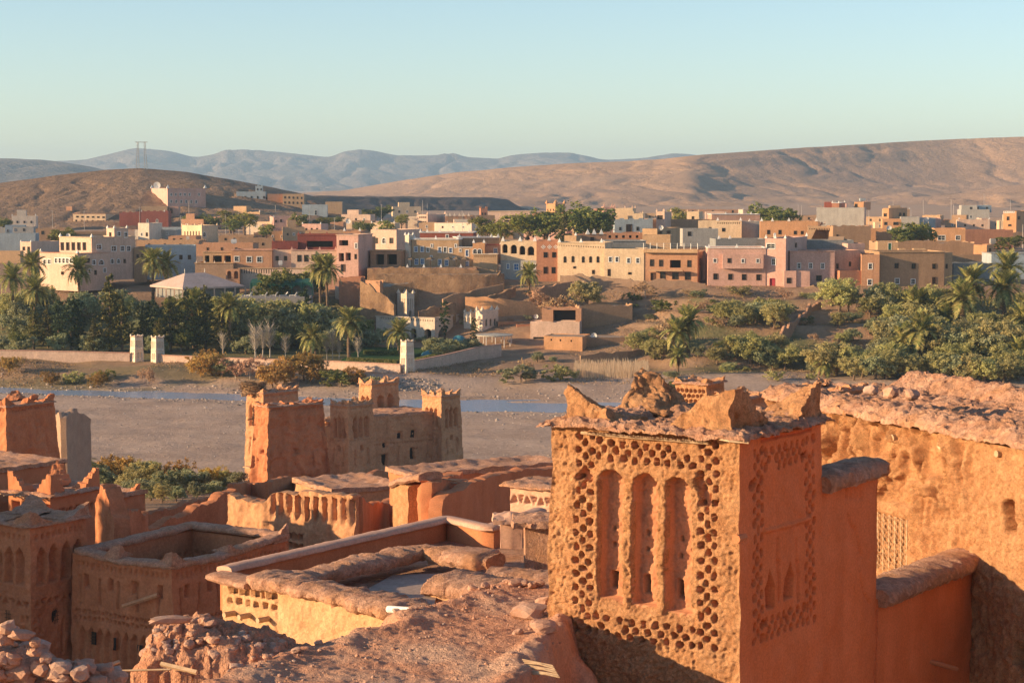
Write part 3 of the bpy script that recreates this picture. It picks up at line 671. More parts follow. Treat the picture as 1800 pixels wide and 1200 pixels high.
for nm, C, a, b, sz, h, pw, sd in (('merlon', T1t[0] + tL * .22 + tR * .12, tR, tL, 1.35, .80, .8, 1), ('merlon', T1t[3] - tL * .3 + tR * .1, -tL, tR, 1.15, .66, 1.0, 7), ('merlon', T1t[2] - tL * .12 - tR * .1, -tL, -tR, 1.1, .80, .9, 5), ('merlon', T1t[1], -tR, tL, 1.2, .66, 1.1, 9)):
    merlon(TW, C, a, b, sz, h, ZT + .10, M_TOWER, n=44, power=pw, amp=.075, seed=sd)
rb = MB(); rnd = random.Random(3)
for k in range(46):
    u = .9 + 2.6 * k / 46; P = fcT['L'].pt(u, fcT['L'].H - .09, .02); Q = fcT['L'].pt(u + .03, fcT['L'].H - .09 + rnd.uniform(-.01, .01), .17 + rnd.uniform(0, .06)); rb.tube([P, Q], .013, 4)
for u in (.7, 2.0): rb.tube([fcT['L'].pt(u, fcT['L'].H - .12, .05), fcT['L'].pt(u + 1.5, fcT['L'].H - .13, .05)], .03, 5)
rb.obj('reed_layer', M_WOOD, TW)
P = T1t[0]; MB().add([P + tL * .35 - tR * .2 + Vector((0, 0, .0)), P + tL * .05 - tR * .32 + Vector((0, 0, -.01)), P - tL * .3 - tR * .22 + Vector((0, 0, -.03)), P - tL * .05 + tR * .05 + Vector((0, 0, .0)),
    P + tL * .35 - tR * .2 + Vector((0, 0, -.03)), P + tL * .05 - tR * .32 + Vector((0, 0, -.04)), P - tL * .3 - tR * .22 + Vector((0, 0, -.06)), P - tL * .05 + tR * .05 + Vector((0, 0, -.03))], BOXF).obj('corner_board', M_WOOD, TW)
# corner peg hole
u, v = fcT['L'].uv(1297, 946)
MB().tube([fcT['L'].pt(u, v, -.25), fcT['L'].pt(u, v, .07)], .085, 8).obj('beam_end', M_SMOOTH, TW)

# stepped side wing with rounded cap, then the low wall to the house
Rt = T1t[1]
WG = thing('side_wing', (Rt.x, Rt.y, ZB), 'narrow orange mud wing with rounded cap joined to the pierced tower', 'mud wing')
zc = zat(838, 41.2)
pW0 = Rt - tL * .02 + tR * .02; pW1 = pW0 + tR * 2.85
def relW(s, z, k): return .012 * fbm(s * 2, z * 2, 3, 3)
A0 = Vector((pW0.x, pW0.y, ZB)); B0 = Vector((pW1.x, pW1.y, ZB))
fcW = Face(A0, B0, A0 + Vector((0, 0, zc - ZB)), B0 + Vector((0, 0, zc - ZB)))
Rw = Relief(fcW.W, fcW.H, .035)
for px in (1488, 1497, 1506, 1515):
    u0, u1, v0, v1 = fcW.rect(px, 866, 5, 22); Rw.slot(u0, u1, v0, v1, .07)
pts = [(1490, 905), (1497, 925), (1505, 930), (1509, 960), (1516, 975), (1507, 990), (1512, 1020), (1518, 1045), (1530, 1060)]
for (a, b), (c, d) in zip(pts[:-1], pts[1:]):
    for t in np.linspace(0, 1, 14): u, v = fcW.uv(a + (c - a) * t, b + (d - b) * t); Rw.hole(u, v, .03, .035, .05, 2)
Rw.noise(.02, .5, 4, 5); Rw.noise(.006, .09, 3, 6)
Gw = Grids(); v, n = quadgrid(fcW.A0, fcW.B0, fcW.B1, fcW.A1, Rw); Gw.add(v, Rw.nu, Rw.nv)
Rb = Relief(.9, fcW.H, .1); v, n = quadgrid(fcW.B0, fcW.B0 + tL * .9, fcW.B1 + tL * .9, fcW.B1, Rb); Gw.add(v, Rb.nu, Rb.nv)
Gw.obj('wall', M_FLANK, WG, amp=.02, scale=.7, seed=2)
c0 = fcW.A1 + tL * .25; c1 = fcW.B1 + tL * .25 + tR * .12
sweep('cap', [c0, c1], rollsec(1.0, .30, .14), M_ROOFMUD, WG, res=.05, amp=.05, scale=.25, seed=6)

LW = thing('low_wall', (pW1.x, pW1.y, ZB), 'low shaded mud wall with thick rounded cap between wing and house', 'wall')
zl = zat(1052, 42.4); q0 = Vector((pW1.x, pW1.y, zl)) - tL * .05; q1 = q0 + tR * 5.9; q1.z = zat(985, 47.2)
nW = 14
sweep('wall', [q0 + tL * .3, q1 + tL * .3], wallsec(.6, 24), M_FLANK, LW, res=.10, amp=.02, scale=.5, seed=9, zb=ZB)
sweep('cap', [q0 + tL * .3, q1 + tL * .3], rollsec(1.15, .30, .16, 12), M_ROOFMUD, LW, res=.06, amp=.045, scale=.3, seed=12)
fcLW = Face((q0.x, q0.y, ZB), (q1.x, q1.y, ZB), (q0.x, q0.y, zl), (q1.x, q1.y, zl))
a = plane_hit(1628, 1158, fcLW.A0, fcLW.n); MB().tube([a + fcLW.n * -.2, a + fcLW.n * .35 + tR * 1.0 + Vector((0, 0, -.38))], .06, 7).obj('wooden_spout', M_SMOOTH, LW)

# house with the eroded facade
dH = V2((-0.39, 0.92)); HA = Vector((8.45, 52.9, 0)); HB = Vector((13.2, 41.7, 0)); e = (HA - HB).normalized(); HA = HA + e * 3.0
zH = zat(718, 52.0); HS = thing('mud_house', (HB.x, HB.y, ZB), 'eroded mud house with thick roof edge at the right edge', 'house')
fcH = Face((HA.x, HA.y, 24.0), (HB.x, HB.y, 24.0), (HA.x, HA.y, zH), (HB.x, HB.y, zH))
Rh = Relief(fcH.W, fcH.H, .036)
u_er, _ = fcH.uv(1690, 850); _, v_er = fcH.uv(1600, 860)
er = (1 - sstep(u_er - 1.0, u_er + .9, Rh.U)) * sstep(v_er - 2.2, v_er + .6, Rh.V) + .12
g = 1 - 2 * np.abs(fbm(Rh.U / .62 + .5 * vnoise(Rh.U * 1.5, Rh.V * 1.5, 3), Rh.V / 2.6, 5, 4, .55))
Rh.D += er * (.34 * np.clip(g, -.6, 1) + .13 * fbm(Rh.U / .20, Rh.V / .34, 6, 4, .6))
for (px, yt, yb, w, dp) in ((1480, 745, 830, 26, .5), (1625, 755, 838, 34, .42), (1590, 795, 850, 22, .3), (1547, 760, 800, 24, .25)):
    u0, u1, _, _ = fcH.rect(px, 800, w, 10); _, v1 = fcH.uv(px, yt); _, v0 = fcH.uv(px, yb); Rh.slot(u0, u1, v0, v1, dp, arch=.3, soft=.10)
for px in (1618, 1630, 1642, 1652):
    u0, u1, _, _ = fcH.rect(px, 900, 6, 10); _, v1 = fcH.uv(px, 878); _, v0 = fcH.uv(px, 950); Rh.slot(u0, u1, v0 + (px % 7) * .05, v1, .13, arch=.1, soft=.05)
u0, u1, v0, v1 = fcH.rect(1774, 906, 19, 58); Rh.slot(u0, u1, v0, v1, .5, arch=.12, soft=.03)
u0, u1, v0, v1 = fcH.rect(1562, 955, 62, 100); Rh.D *= 1 - .9 * ((Rh.U > u0 - .2) & (Rh.U < u1 + .1) & (Rh.V > v0 - .2) & (Rh.V < v1 + .3)); Rh.slot(u0, u1, v0, v1, .10, soft=.03); gr = (u0, u1, v0, v1)
u0, u1, v0, v1 = fcH.rect(1796, 1150, 26, 42); Rh.slot(u0, u1, v0, v1, .3, soft=.03)
Rh.noise(.05, .7, 4, 2); Rh.noise(.04, .12, 3, 7); Rh.noise(.016, .06, 2, 8)
u, v = fcH.uv(1705, 960)
Gh = Grids(); v, n = quadgrid(fcH.A0, fcH.B0, fcH.B1, fcH.A1, Rh); Gh.add(v, Rh.nu, Rh.nv)
inw = -fcH.n; Rs = Relief(6, fcH.H, .15); Rs.noise(.04, .4, 3, 1); v, n = quadgrid(fcH.A0 + inw * 6, fcH.A0, fcH.A1, fcH.A1 + inw * 6, Rs); Gh.add(v, Rs.nu, Rs.nv)
Gh.obj('wall', M_TOWER, HS, amp=.02, scale=.5, seed=4)
Lh = fcH.W + .4
def hroof(A, B):
    q = zH + .08 + .20 * np.exp(-((B - .6) / .5) ** 2) + .42 * sstep(.35, .0, np.abs(B - 4.6 + .8 * (A / Lh - .5)) / 2.4) - .16 * sstep(.9, 1.6, B) * (1 - sstep(3.0, 3.8, B))
    return q + .05 * fbm(A * 1.6, B * 1.6, 8, 4) + .04 * fbm(A * 6, B * 6, 9, 3, .7) - .10 * sstep(.25, 0, B)
hblock('roof', fcH.A1 - inw * .32, -dH, inw, Lh, 6.0, 330, 150, hroof, zH - .12, M_ROOFMUD, HS, .06, .3, 8)
for px, py, r in ((1573, 770, .105), (1657, 782, .10), (1757, 797, .08)):
    P = plane_hit(px, py, fcH.A0, fcH.n); MB().tube([P - fcH.n * .5, P + fcH.n * .10], r, 12).obj('beam_end', M_WOOD, HS)
mb = MB(); u0, u1, v0, v1 = gr
for k in range(7):
    u = u0 + (u1 - u0) * k / 6; mb.tube([fcH.pt(u, v0, -.02), fcH.pt(u, v1, -.02)], .016, 5)
    if k < 6:
        w = (u1 - u0) / 6; m = 9
        for j in range(m):
            za = v0 + (v1 - v0) * j / m; zb2 = v0 + (v1 - v0) * (j + 1) / m; zm = (za + zb2) / 2
            mb.tube([fcH.pt(u, za, -.015), fcH.pt(u + w / 2, zm, -.015), fcH.pt(u, zb2, -.015)], .011, 4); mb.tube([fcH.pt(u + w, za, -.015), fcH.pt(u + w / 2, zm, -.015), fcH.pt(u + w, zb2, -.015)], .011, 4)
gw = mb.obj('window_grille', M_WOOD, HS); pane(HS, fcH, 1562, 955, 62, 100, .09, M_TOWER, 'window_shutter')
pane(HS, fcH, 1796, 1150, 26, 42, .28)
fl = plane_hit(1757, 1100, fcH.A0, fcH.n)

# ------------------------------------------------------------------ stones
def stone_mesh(name, seed, box=.6, sub=2):
    n = 3; v = []; f = []
    bm = bmesh.new(); bmesh.ops.create_icosphere(bm, subdivisions=sub, radius=1.0)
    rnd = random.Random(seed); sx, sy, sz = rnd.uniform(.75, 1.2), rnd.uniform(.65, 1.0), rnd.uniform(.5, .8)
    for q in bm.verts:
        p = q.co.copy(); m = max(abs(p.x), abs(p.y), abs(p.z)); p = p.lerp(p / m * .85, box)
        d = 1 + .24 * float(vnoise(p.x * 1.4 + seed * 3, p.y * 1.4, p.z * 1.4)); q.co = Vector((p.x * sx, p.y * sy, p.z * sz)) * d
    me = bpy.data.meshes.new(name); bm.to_mesh(me); bm.free(); me.materials.append(M_STONE); return me
STONES = [stone_mesh('stone', k, .9 if k % 2 else .7) for k in range(8)]
PEB = [stone_mesh('stone', 20 + k, .4, 1) for k in range(4)]
def stone(parent, P, r, seed, name='stone', squash=1.0):
    rnd = random.Random(seed * 7 + 1); o = put(name, STONES[seed % 8], parent, P, 0, (r, r, r * squash))
    o.rotation_euler = (rnd.uniform(-.35, .35), rnd.uniform(-.35, .35), rnd.uniform(0, 6.28)); return o
def pebbles(name, pts, mat, kind='stuff', parent=None, label=None):
    """many small stones nobody could count, as one mesh"""
    VV = []; FF = []; k = 0; base = [np.array([q.co[:] for q in m.vertices]) for m in PEB]; fs = [np.array([p.vertices[:] for p in m.polygons]) for m in PEB]
    rnd = random.Random(9)
    for (x, y, z, r) in pts:
        i = rnd.randrange(4); a = rnd.uniform(0, 6.28); c, s = math.cos(a), math.sin(a); b = base[i]
        q = np.c_[b[:, 0] * c - b[:, 1] * s, b[:, 0] * s + b[:, 1] * c, b[:, 2]] * r + (x, y, z); VV.append(q); FF.append(fs[i] + k); k += len(q)
    o = obj(name, np.concatenate(VV), np.concatenate(FF), mat, parent, (0, 0, 0) if parent is None else None); o['kind'] = kind
    if label: o['label'] = label
    return o
for k, (px, py, r, lb) in enumerate(((1517, 688, .2, 'upright squared stone on the roof edge of the eroded house'), (1551, 694, .26, 'long flat stone lying on the roof edge of the eroded house'), (1588, 691, .24, 'wedge-shaped stone resting on the roof edge of the eroded house'))):
    P = at(px, py, 51.6 - k * .6); P = P + inw * .25; P.z = zH + .52
    o = stone(None, P, r, k * 3 + 1, 'roof_stone'); tag(o, lb, 'stone', 'stones on the house roof')

# ------------------------------------------------------------------ dirt-covered flat roof in front
ZD = zat(1100, 38.6)
eA = Vector((-5.55, 33.4, 0)); eB = Vector((-0.55, 42.4, 0)); eL = (eB - eA).normalized(); eLn = Vector((eL.y, -eL.x, 0))
fA = Vector((1.15, 39.0, 0)); fB = Vector((-.05, 33.6, 0)); eR = (fA - fB).normalized(); eRn = Vector((-eR.y, eR.x, 0))
def dirt_h(X, Y):
    d1 = (X - eA.x) * eLn.x + (Y - eA.y) * eLn.y + .35 * fbm(X * .8, Y * .8, 3, 3); d2 = (X - fB.x) * eRn.x + (Y - fB.y) * eRn.y + .25 * fbm(X * 1.1, Y * 1.1, 6, 3)
    z = ZD + .07 * fbm(X * .45, Y * .45, 1, 4) + .022 * fbm(X * 2.6, Y * 2.6, 2, 4) + .014 * fbm(X * 9, Y * 9, 7, 2)
    z = z + .09 * np.exp(-((d1 - .3) / .45) ** 2) * (1 + .6 * fbm(X * 1.7, Y * 1.7, 8, 3)) + .15 * np.exp(-((d2 - .2) / .3) ** 2)
    z = z - np.clip(-d1 - .05, 0, 9) * 1.5 - np.clip(-d2, 0, 9) * 2.6 - np.clip(Y - 42.6, 0, 9) * 2
    return np.maximum(z, 24.0)
gx = np.linspace(-8.6, 2.6, 300); gy = np.linspace(26, 44.5, 400); GX, GY = np.meshgrid(gx, gy); GZ = dirt_h(GX, GY)
DRF = thing('dirt_roof', (-2, 36, 24), 'flat reddish dirt-covered roof left of the pierced tower, foreground', 'roof')
obj('surface', np.stack([GX, GY, GZ], -1).reshape(-1, 3), gridfaces(299, 399), M_DIRT, DRF, smooth=True)
pts = []
rnd = random.Random(21)
for k in range(1500):
    x = rnd.uniform(-6.5, 1.6); y = rnd.uniform(33, 43); t = (x - eA.x) * eLn.x + (y - eA.y) * eLn.y
    if t < -.8 or rnd.random() > (.2 + math.exp(-abs(t - .2) * 1.2)): continue
    r = rnd.choice((.012, .016, .02, .03, .045)); pts.append((x, y, float(dirt_h(np.array(x), np.array(y))) + r * .3, r))
pebbles('gravel', pts, M_STONE, parent=DRF)
RK = [(560, 1133, .10), (628, 1106, .17), (640, 1103, .13), (665, 1098, .11), (712, 1072, .13), (722, 1068, .12), (735, 1063, .12), (746, 1058, .16), (758, 1054, .12), (771, 1050, .14), (783, 1046, .12), (800, 1040, .11), (832, 1027, .14), (853, 1023, .12), (890, 1012, .10), (905, 1015, .14), (918, 1012, .16), (935, 1018, .15), (948, 1008, .15), (930, 1085, .34), (944, 1104, .2), (955, 1125, .24), (910, 1118, .12), (705, 1075, .16), (600, 1118, .10), (520, 1152, .11), (470, 1166, .10), (415, 1180, .12), (955, 1060, .2)]
for k, (px, py, r) in enumerate(RK):
    Y = float(np.interp(py, [1005, 1040, 1105, 1200], [42.6, 41.7, 38.4, 34.2])); P = at(px, py, Y); P.z = float(dirt_h(np.array(P.x), np.array(P.y))) + r * .35
    o = stone(None, P, r, k + 3, 'loose_rock', .8); tag(o, 'loose reddish rock lying along the edge of the foreground dirt roof', 'rock', 'rocks along the dirt roof edge')
P = at(703, 1072, 40.0); pe = at(723, 1070, 40.1)
MB().tube([at(683, 1070, 40.2), at(722, 1073, 39.7)], .075, 12).obj('plastic_pipe', M_WHITE, loc=None)
tag(bpy.data.objects['plastic_pipe'], 'short white drain pipe poking out at the edge of the dirt roof', 'pipe')
for k in range(9):
    a = at(918 + 2 * k, 1163 + 3.2 * k, 35.3 - .06 * k) + Vector((0, 0, .05)); b = at(972 + 1.5 * k, 1174 + 2.6 * k, 35.0 - .05 * k) + Vector((0, 0, .05))
    o = MB().tube([a, a.lerp(b, .5) + Vector((0, 0, .015 * (k % 3))), b], [.014, .016, .012], 5).obj('reed_stick', M_WOOD); tag(o, 'grey reed stick in the small bundle below the pierced tower', 'stick', 'bundle of reed sticks')

# ------------------------------------------------------------------ rubble walls at the lower left
def rubble(name, label, O, e1, e2, s1, s2, n1, n2, topf, zb, stones, core=M_DIRT):
    T = thing(name, (O[0], O[1], zb), label, 'rubble wall')
    hblock('core', O, e1, e2, s1, s2, n1, n2, topf, zb, core, T, .07, .3, 3)
    for k, (P, r) in enumerate(stones): stone(T, P, r, k + 11)
    return T
ex = Vector((1, 0, 0)); ey = Vector((0, 1, 0))
def rtop(A, B):
    q = np.clip(1 - ((B - 1.2) / 1.3) ** 2, 0, 1) ** .6
    prof = np.interp(A, [0, .3, .8, 1.6, 2.6, 3.4], [.0, .85, 1.05, .98, .62, .1])
    return 26.9 + .92 * q * prof + .10 * fbm(A * 2.6, B * 2.6, 5, 4) + .05 * fbm(A * 9, B * 9, 6, 3)
st = []; rnd = random.Random(14)
for k in range(80):
    a = rnd.uniform(.1, 2.7); b = rnd.uniform(.15, 1.0); z = float(rtop(np.array(a), np.array(b))); st.append((Vector((-7.0 + a, 35.9 + b, z - .02)), rnd.uniform(.045, .13)))
for k in range(40): a = rnd.uniform(.2, 3.2); b = rnd.uniform(1.0, 2.2); st.append((Vector((-7.0 + a, 35.9 + b, float(rtop(np.array(a), np.array(b))))), rnd.uniform(.03, .08)))
rubble('rubble_wall', 'broken rubble wall with a long slab on top, left of the dirt roof', (-7.0, 35.9), ex, ey, 3.4, 2.4, 90, 64, rtop, 25.5, st)
sl = at(302, 1098, 36.4); sl.z = float(rtop(np.array(1.0), np.array(1.0))) + .07; o = stone(None, sl, .36, 5, 'stone_slab', .32); o.rotation_euler = (0, .05, .25); o.scale = (.42, .16, .11); tag(o, 'long pale stone slab lying on top of the broken rubble wall', 'stone')
for nm, a, b, w, lb in (('plank', (283, 1166, 35.2), (346, 1181, 34.9), .045, 'pale split plank lying below the broken rubble wall'), ('plank', (160, 1180, 35.2), (210, 1162, 35.6), .035, 'dark thin plank leaning at the left foot of the rubble wall'), ('plank', (175, 1179, 35.0), (300, 1176, 34.9), .02, 'long thin stick lying in front of the rubble wall')):
    A, B = at(*a), at(*b); o = MB().tube([A, B], w, 4).obj(nm, M_WOOD); tag(o, lb, 'plank')
gp = []
def near_top(A, B):
    return 26.6 + .10 * fbm(A * 1.2, B * 1.2, 15, 4) + .05 * fbm(A * 6, B * 6, 16, 3) + .25 * sstep(2.5, 0, np.abs(A - 3.2))
YD = thing('rubble_yard', (-8.5, 33, 25), 'stony dirt ledge strewn with sticks below the rubble wall', 'ledge')
hblock('surface', (-9.2, 33.2), ex, ey, 5.6, 2.9, 110, 60, near_top, 24.5, M_DIRT, YD, .05, .3, 2)
for k in range(500): a = rnd.uniform(0, 5.4); b = rnd.uniform(.1, 2.8); r = rnd.choice((.012, .02, .03, .05)); gp.append((-9.2 + a, 33.2 + b, float(near_top(np.array(a), np.array(b))) + r * .3, r))
pebbles('gravel', gp, M_STONE, parent=YD)
def btop(A, B):
    prof = np.interp(A, [0, 1.2, 1.7, 2.2, 2.8, 3.3, 3.6], [29.55, 29.42, 29.28, 28.9, 28.75, 28.55, 27.6])
    return prof - .35 * ((B - .7) / .7) ** 2 + .06 * fbm(A * 3, B * 3, 2, 3)
st = []
for k in range(150):
    a = rnd.uniform(.3, 3.55); b = rnd.uniform(.0, 1.2); z = float(btop(np.array(a), np.array(b)))
    if rnd.random() < .55: b = rnd.uniform(-.06, .06); z = z - rnd.uniform(0, 1.0)
    st.append((Vector((-9.4 + a, 29.3 + b, z)), rnd.choice((.06, .09, .12, .16, .19))))
for (px, py, r) in ((12, 1103, .16), (38, 1115, .18), (22, 1110, .13), (62, 1128, .13), (5, 1120, .15), (38, 1180, .16), (70, 1175, .18), (105, 1172, .17), (140, 1182, .18), (112, 1190, .17), (20, 1185, .15), (0, 1160, .14), (80, 1155, .10), (60, 1145, .12)): st.append((at(px, py, 29.3), r))
rubble('stone_wall', 'tumbled reddish stone wall in the bottom left corner', (-9.4, 29.3), ex, ey, 3.6, 1.4, 80, 32, btop, 25.5, st)
for k in range(260): a = rnd.uniform(.2, 3.4); b = rnd.uniform(.1, 1.3); r = rnd.choice((.012, .018, .026)); gp.append((-9.4 + a, 29.3 + b, float(btop(np.array(a), np.array(b))) + r * .4, r))
# ------------------------------------------------------------------ house with square vents and its roof terrace
ZC = zat(1003, 52.0)
CH = thing('vent_house', (-7.5, 52, 19), 'sunlit mud house with rows of square vents and mud-rolled roof', 'house')
cA = at(395, 1010, 52.0); cB = at(775, 1060, 46.3); cA.z = cB.z = 0; dC = (cB - cA).normalized(); bk = Vector((-dC.y, dC.x, 0))
zcw = ZC - .10
fcC = Face((cA.x, cA.y, 19), (cB.x, cB.y, 19), (cA.x, cA.y, zcw), (cB.x, cB.y, zcw))
Rc = Relief(fcC.W, fcC.H, .034)
uv0, _ = fcC.uv(487, 1050)
for k in range(9):
    u0, u1, v0, v1 = fcC.rect(409 + k * 9.3, 1036 + k * 1.5, 6.4, 10.5); Rc.slot(u0, u1, v0, v1, .4, soft=.015)
for k in range(6):
    u0, u1, v0, v1 = fcC.rect(408 + k * 15, 1054 + k * 2.6, 7, 9); Rc.slot(u0, u1, v0, v1, .4, soft=.015)
Rc.slot(0, uv0, 0, Rc.H + 1, .0); Rc.D -= .06 * (1 - sstep(uv0 - .05, uv0 + .05, Rc.U))
Rc.noise(.05, .9, 4, 31); Rc.noise(.02, .16, 3, 33); Rc.noise(.006, .07, 2, 34, mask=sstep(uv0, uv0 + .2, Rc.U))
u, v = fcC.uv(596, 1057); Rc.hole(u, v, .1, .1, .12, 2)
Gc = Grids(); v, n = quadgrid(fcC.A0, fcC.B0, fcC.B1, fcC.A1, Rc); Gc.add(v, Rc.nu, Rc.nv)
pL = Vector((-2.0, 60.3, 0)); dLp = (pL - cA).normalized()
Rl = Relief((pL - cA).length, fcC.H, .3); Rl.noise(.04, .5, 3, 3); v, n = quadgrid(Vector((pL.x, pL.y, 19)), fcC.A0, fcC.A1, Vector((pL.x, pL.y, zcw)), Rl); Gc.add(v, Rl.nu, Rl.nv)
Gc.obj('wall', earth('sunny_mud', (.50, .29, .15), (.60, .36, .20), scale=1.4, bump=.8, fine=12, dist=.02, straw=16, spk=.15), CH, amp=.008, scale=.5, seed=3)
for px, py in ((416, 1076), (442, 1080), (475, 1086)):
    P = plane_hit(px, py, fcC.A0, fcC.n); MB().tube([P - fcC.n * .2, P + fcC.n * .42], .075, 8).obj('beam_end', M_WOOD, CH)
for k in range(9): pane(CH, fcC, 409 + k * 9.3, 1036 + k * 1.5, 6.6, 10.7, .22, name='vent')
for k in range(6): pane(CH, fcC, 408 + k * 15, 1054 + k * 2.6, 7.2, 9.2, .22, name='vent')
# smooth pink parapet
par = [cA + bk * .1 - dC * .15, pL, Vector((-.68, 58.6, 0)), Vector((.85, 61.9, 0))]
for p in par: p.z = ZC - .02
MB_th = .32
sweep('parapet', par, [(.15, (0.0,)), (.15, (.5,)), (.15, (.98,)), (-.15, (.98,)), (-.15, (0.0,))], M_SMOOTH, CH, res=.25, zb=ZC - 1.1)
sweep('parapet_cap', par, rollsec(.55, .14, .06, 8), M_CAP, CH, res=.12, amp=.015, scale=.6, seed=4)
sweep('front_cap', [cA - dC * .2 - bk * .05, cA + dC * 1.45 - bk * .05 + Vector((0, 0, -.03))], [(a, b) for a, b in rollsec(.9, .13, .10, 8)], M_ROOFMUD, CH, res=.1, amp=.03, scale=.4, seed=5)
bpy.data.objects['front_cap'].location.z = 0
_fc = bpy.data.objects['front_cap']; _fc.location = (0, 0, ZC - .12)
# roof deck
def quadobj(name, pts, z, mat, parent): 
    return obj(name, [Vector((p[0], p[1], z)) for p in pts] + [Vector((p[0], p[1], z - .3)) for p in pts], [tuple(range(len(pts)))] + [tuple(range(2 * len(pts) - 1, len(pts) - 1, -1))] + [(i, (i + 1) % len(pts), len(pts) + (i + 1) % len(pts), len(pts) + i) for i in range(len(pts))], mat, parent)
quadobj('roof', [cA + bk * .3, cB, Vector((2.2, 50.5, 0)), Vector((2.4, 62, 0)), pL], ZC - .62, M_ROOFMUD, CH)
r0 = cA + dC * 1.35 + bk * .25; r1 = cB + dC * .15 + bk * .3
def P3(p, z): return Vector((p[0], p[1], z))
sweep('mud_roll', [P3(r0, ZC - .04), P3(r0.lerp(r1, .5), ZC - .08), P3(r1, ZC - .14)], rollsec(1.3, .24, .14, 14), M_ROOFMUD, CH, res=.06, amp=.07, scale=.32, seed=6, wv=.3)
b1 = at(735, 934, 55.6); b2 = at(872, 952, 54.2); b0 = at(500, 985, 51.6)
sweep('mud_roll', [P3(b0, ZC - .2), P3(b0.lerp(b1, .5), ZC - .16), P3(b1, ZC - .12), P3(b2, ZC - .15)], rollsec(1.2, .26, .2, 12), M_ROOFMUD, CH, res=.08, amp=.06, scale=.35, seed=8, wv=.32)
P = at(640, 985, 51.5)
quadobj('terrace_floor', [at(600, 1000, 50.6), at(760, 1010, 49.8), at(780, 950, 54.6), at(690, 955, 54.3)], ZC - .56, earth('grey_floor', (.36, .27, .22), (.44, .34, .28), scale=1.2, bump=.4, fine=8), CH)
lampw = plain('lamp_white', (.8, .78, .74), .4)
for px, py, Y, lb in ((613, 958, 56.4, 'round white wall lamp on the long parapet, left one'), (881, 921, 58.7, 'round white wall lamp near the right bend of the parapet')):
    P = at(px, py, Y); d = fcC.n if px < 700 else Vector((-.3, -.95, 0)); rp = Vector((dLp.y, -dLp.x, 0)) if px < 700 else d
    T = thing('wall_lamp', P, lb, 'lamp', 'round lamps on the parapet'); MB().tube([P - rp * .03, P + rp * .03], .115, 16).obj('rim', lampw, T); MB().tube([P + rp * .03, P + rp * .06], .075, 14).obj('glass', plain('lamp_glass', (.55, .5, .45), .2), T)
# second block with heavy mud roof, right of the terrace
SB = thing('mud_block', (0, 50, 20), 'low mud block with very thick rounded mud roof beside the tower', 'building')
s0 = at(768, 985, 51.6); s1 = at(985, 1010, 49.0)
sweep('wall', [P3(s0, ZC - .45), P3(s1, ZC - .45)], wallsec(.5, 30), MATS['sunny_mud'], SB, res=.06, amp=.035, scale=.3, seed=5, zb=22.0)
sb = Vector((-(s1 - s0).y, (s1 - s0).x, 0)).normalized()
sweep('mud_roof', [P3(s0 - (s1 - s0).normalized() * .12 + sb * .6, ZC - .42), P3(s1 + sb * .5, ZC - .40)], rollsec(2.0, .40, .14, 18), M_ROOFMUD, SB, res=.05, amp=.07, scale=.26, seed=15, wv=.15)
sweep('mud_roof', [P3(at(862, 945, 53.2), ZC - .5), P3(at(985, 955, 52.6), ZC - .5)], rollsec(1.4, .38, .12, 12), M_ROOFMUD, SB, res=.07, amp=.06, scale=.3, seed=17)
# mushroom-capped posts and vent turret by the tower edge
for px, py, Y, w, h, lb in ((899, 915, 57.4, .62, .75, 'smooth mud post with flat wide cap beside the parapet bend'), (952, 918, 55.0, .95, 1.3, 'rounded mud chimney with rough cap next to the tower edge')):
    P = at(px, py, Y); T = thing('mud_post', (P.x, P.y, P.z - h), lb, 'mud post')
    hblock('body', (P.x - w / 2, P.y - w / 2), ex, ey, w, w, 10, 10, lambda A, B: P.z + 0 * A, P.z - h, M_CAP if w < .7 else M_ROOFMUD, T, .03, .3, 3)
    hblock('cap', (P.x - w * .85, P.y - w * .85), ex, ey, w * 1.7, w * 1.7, 18, 18, lambda A, B: P.z + .12 + .12 * np.cos((A - w * .85) / w * 1.6) * np.cos((B - w * .85) / w * 1.6) + .03 * fbm(A * 6, B * 6, 2, 3), P.z - .02, M_CAP if w < .7 else M_ROOFMUD, T, .05, .3, 5)
P = at(945, 857, 70.0); VT = thing('vent_turret', (P.x, P.y, P.z - 4), 'small roof turret with triangular vents left of the pierced tower', 'turret')
def relV(R, fc):
    for k in range(6): R.tri(.16 + .28 * k, R.H - .62, .26, .3, .2, k % 2 == 0)
    R.noise(.02, .3, 3, 4)
f, t1, a, b = tower(VT, (P.x + .55, P.y), DR, DL, 1.6, 1.8, P.z - 4, P.z - .05, .03, relV, relV, .05, M_CAP, .02, .5, 4)
roof_slab(VT, t1, a, b, 1.6, 1.8, .3, .12, M_ROOFMUD, .1, .03, 0, seed=3)

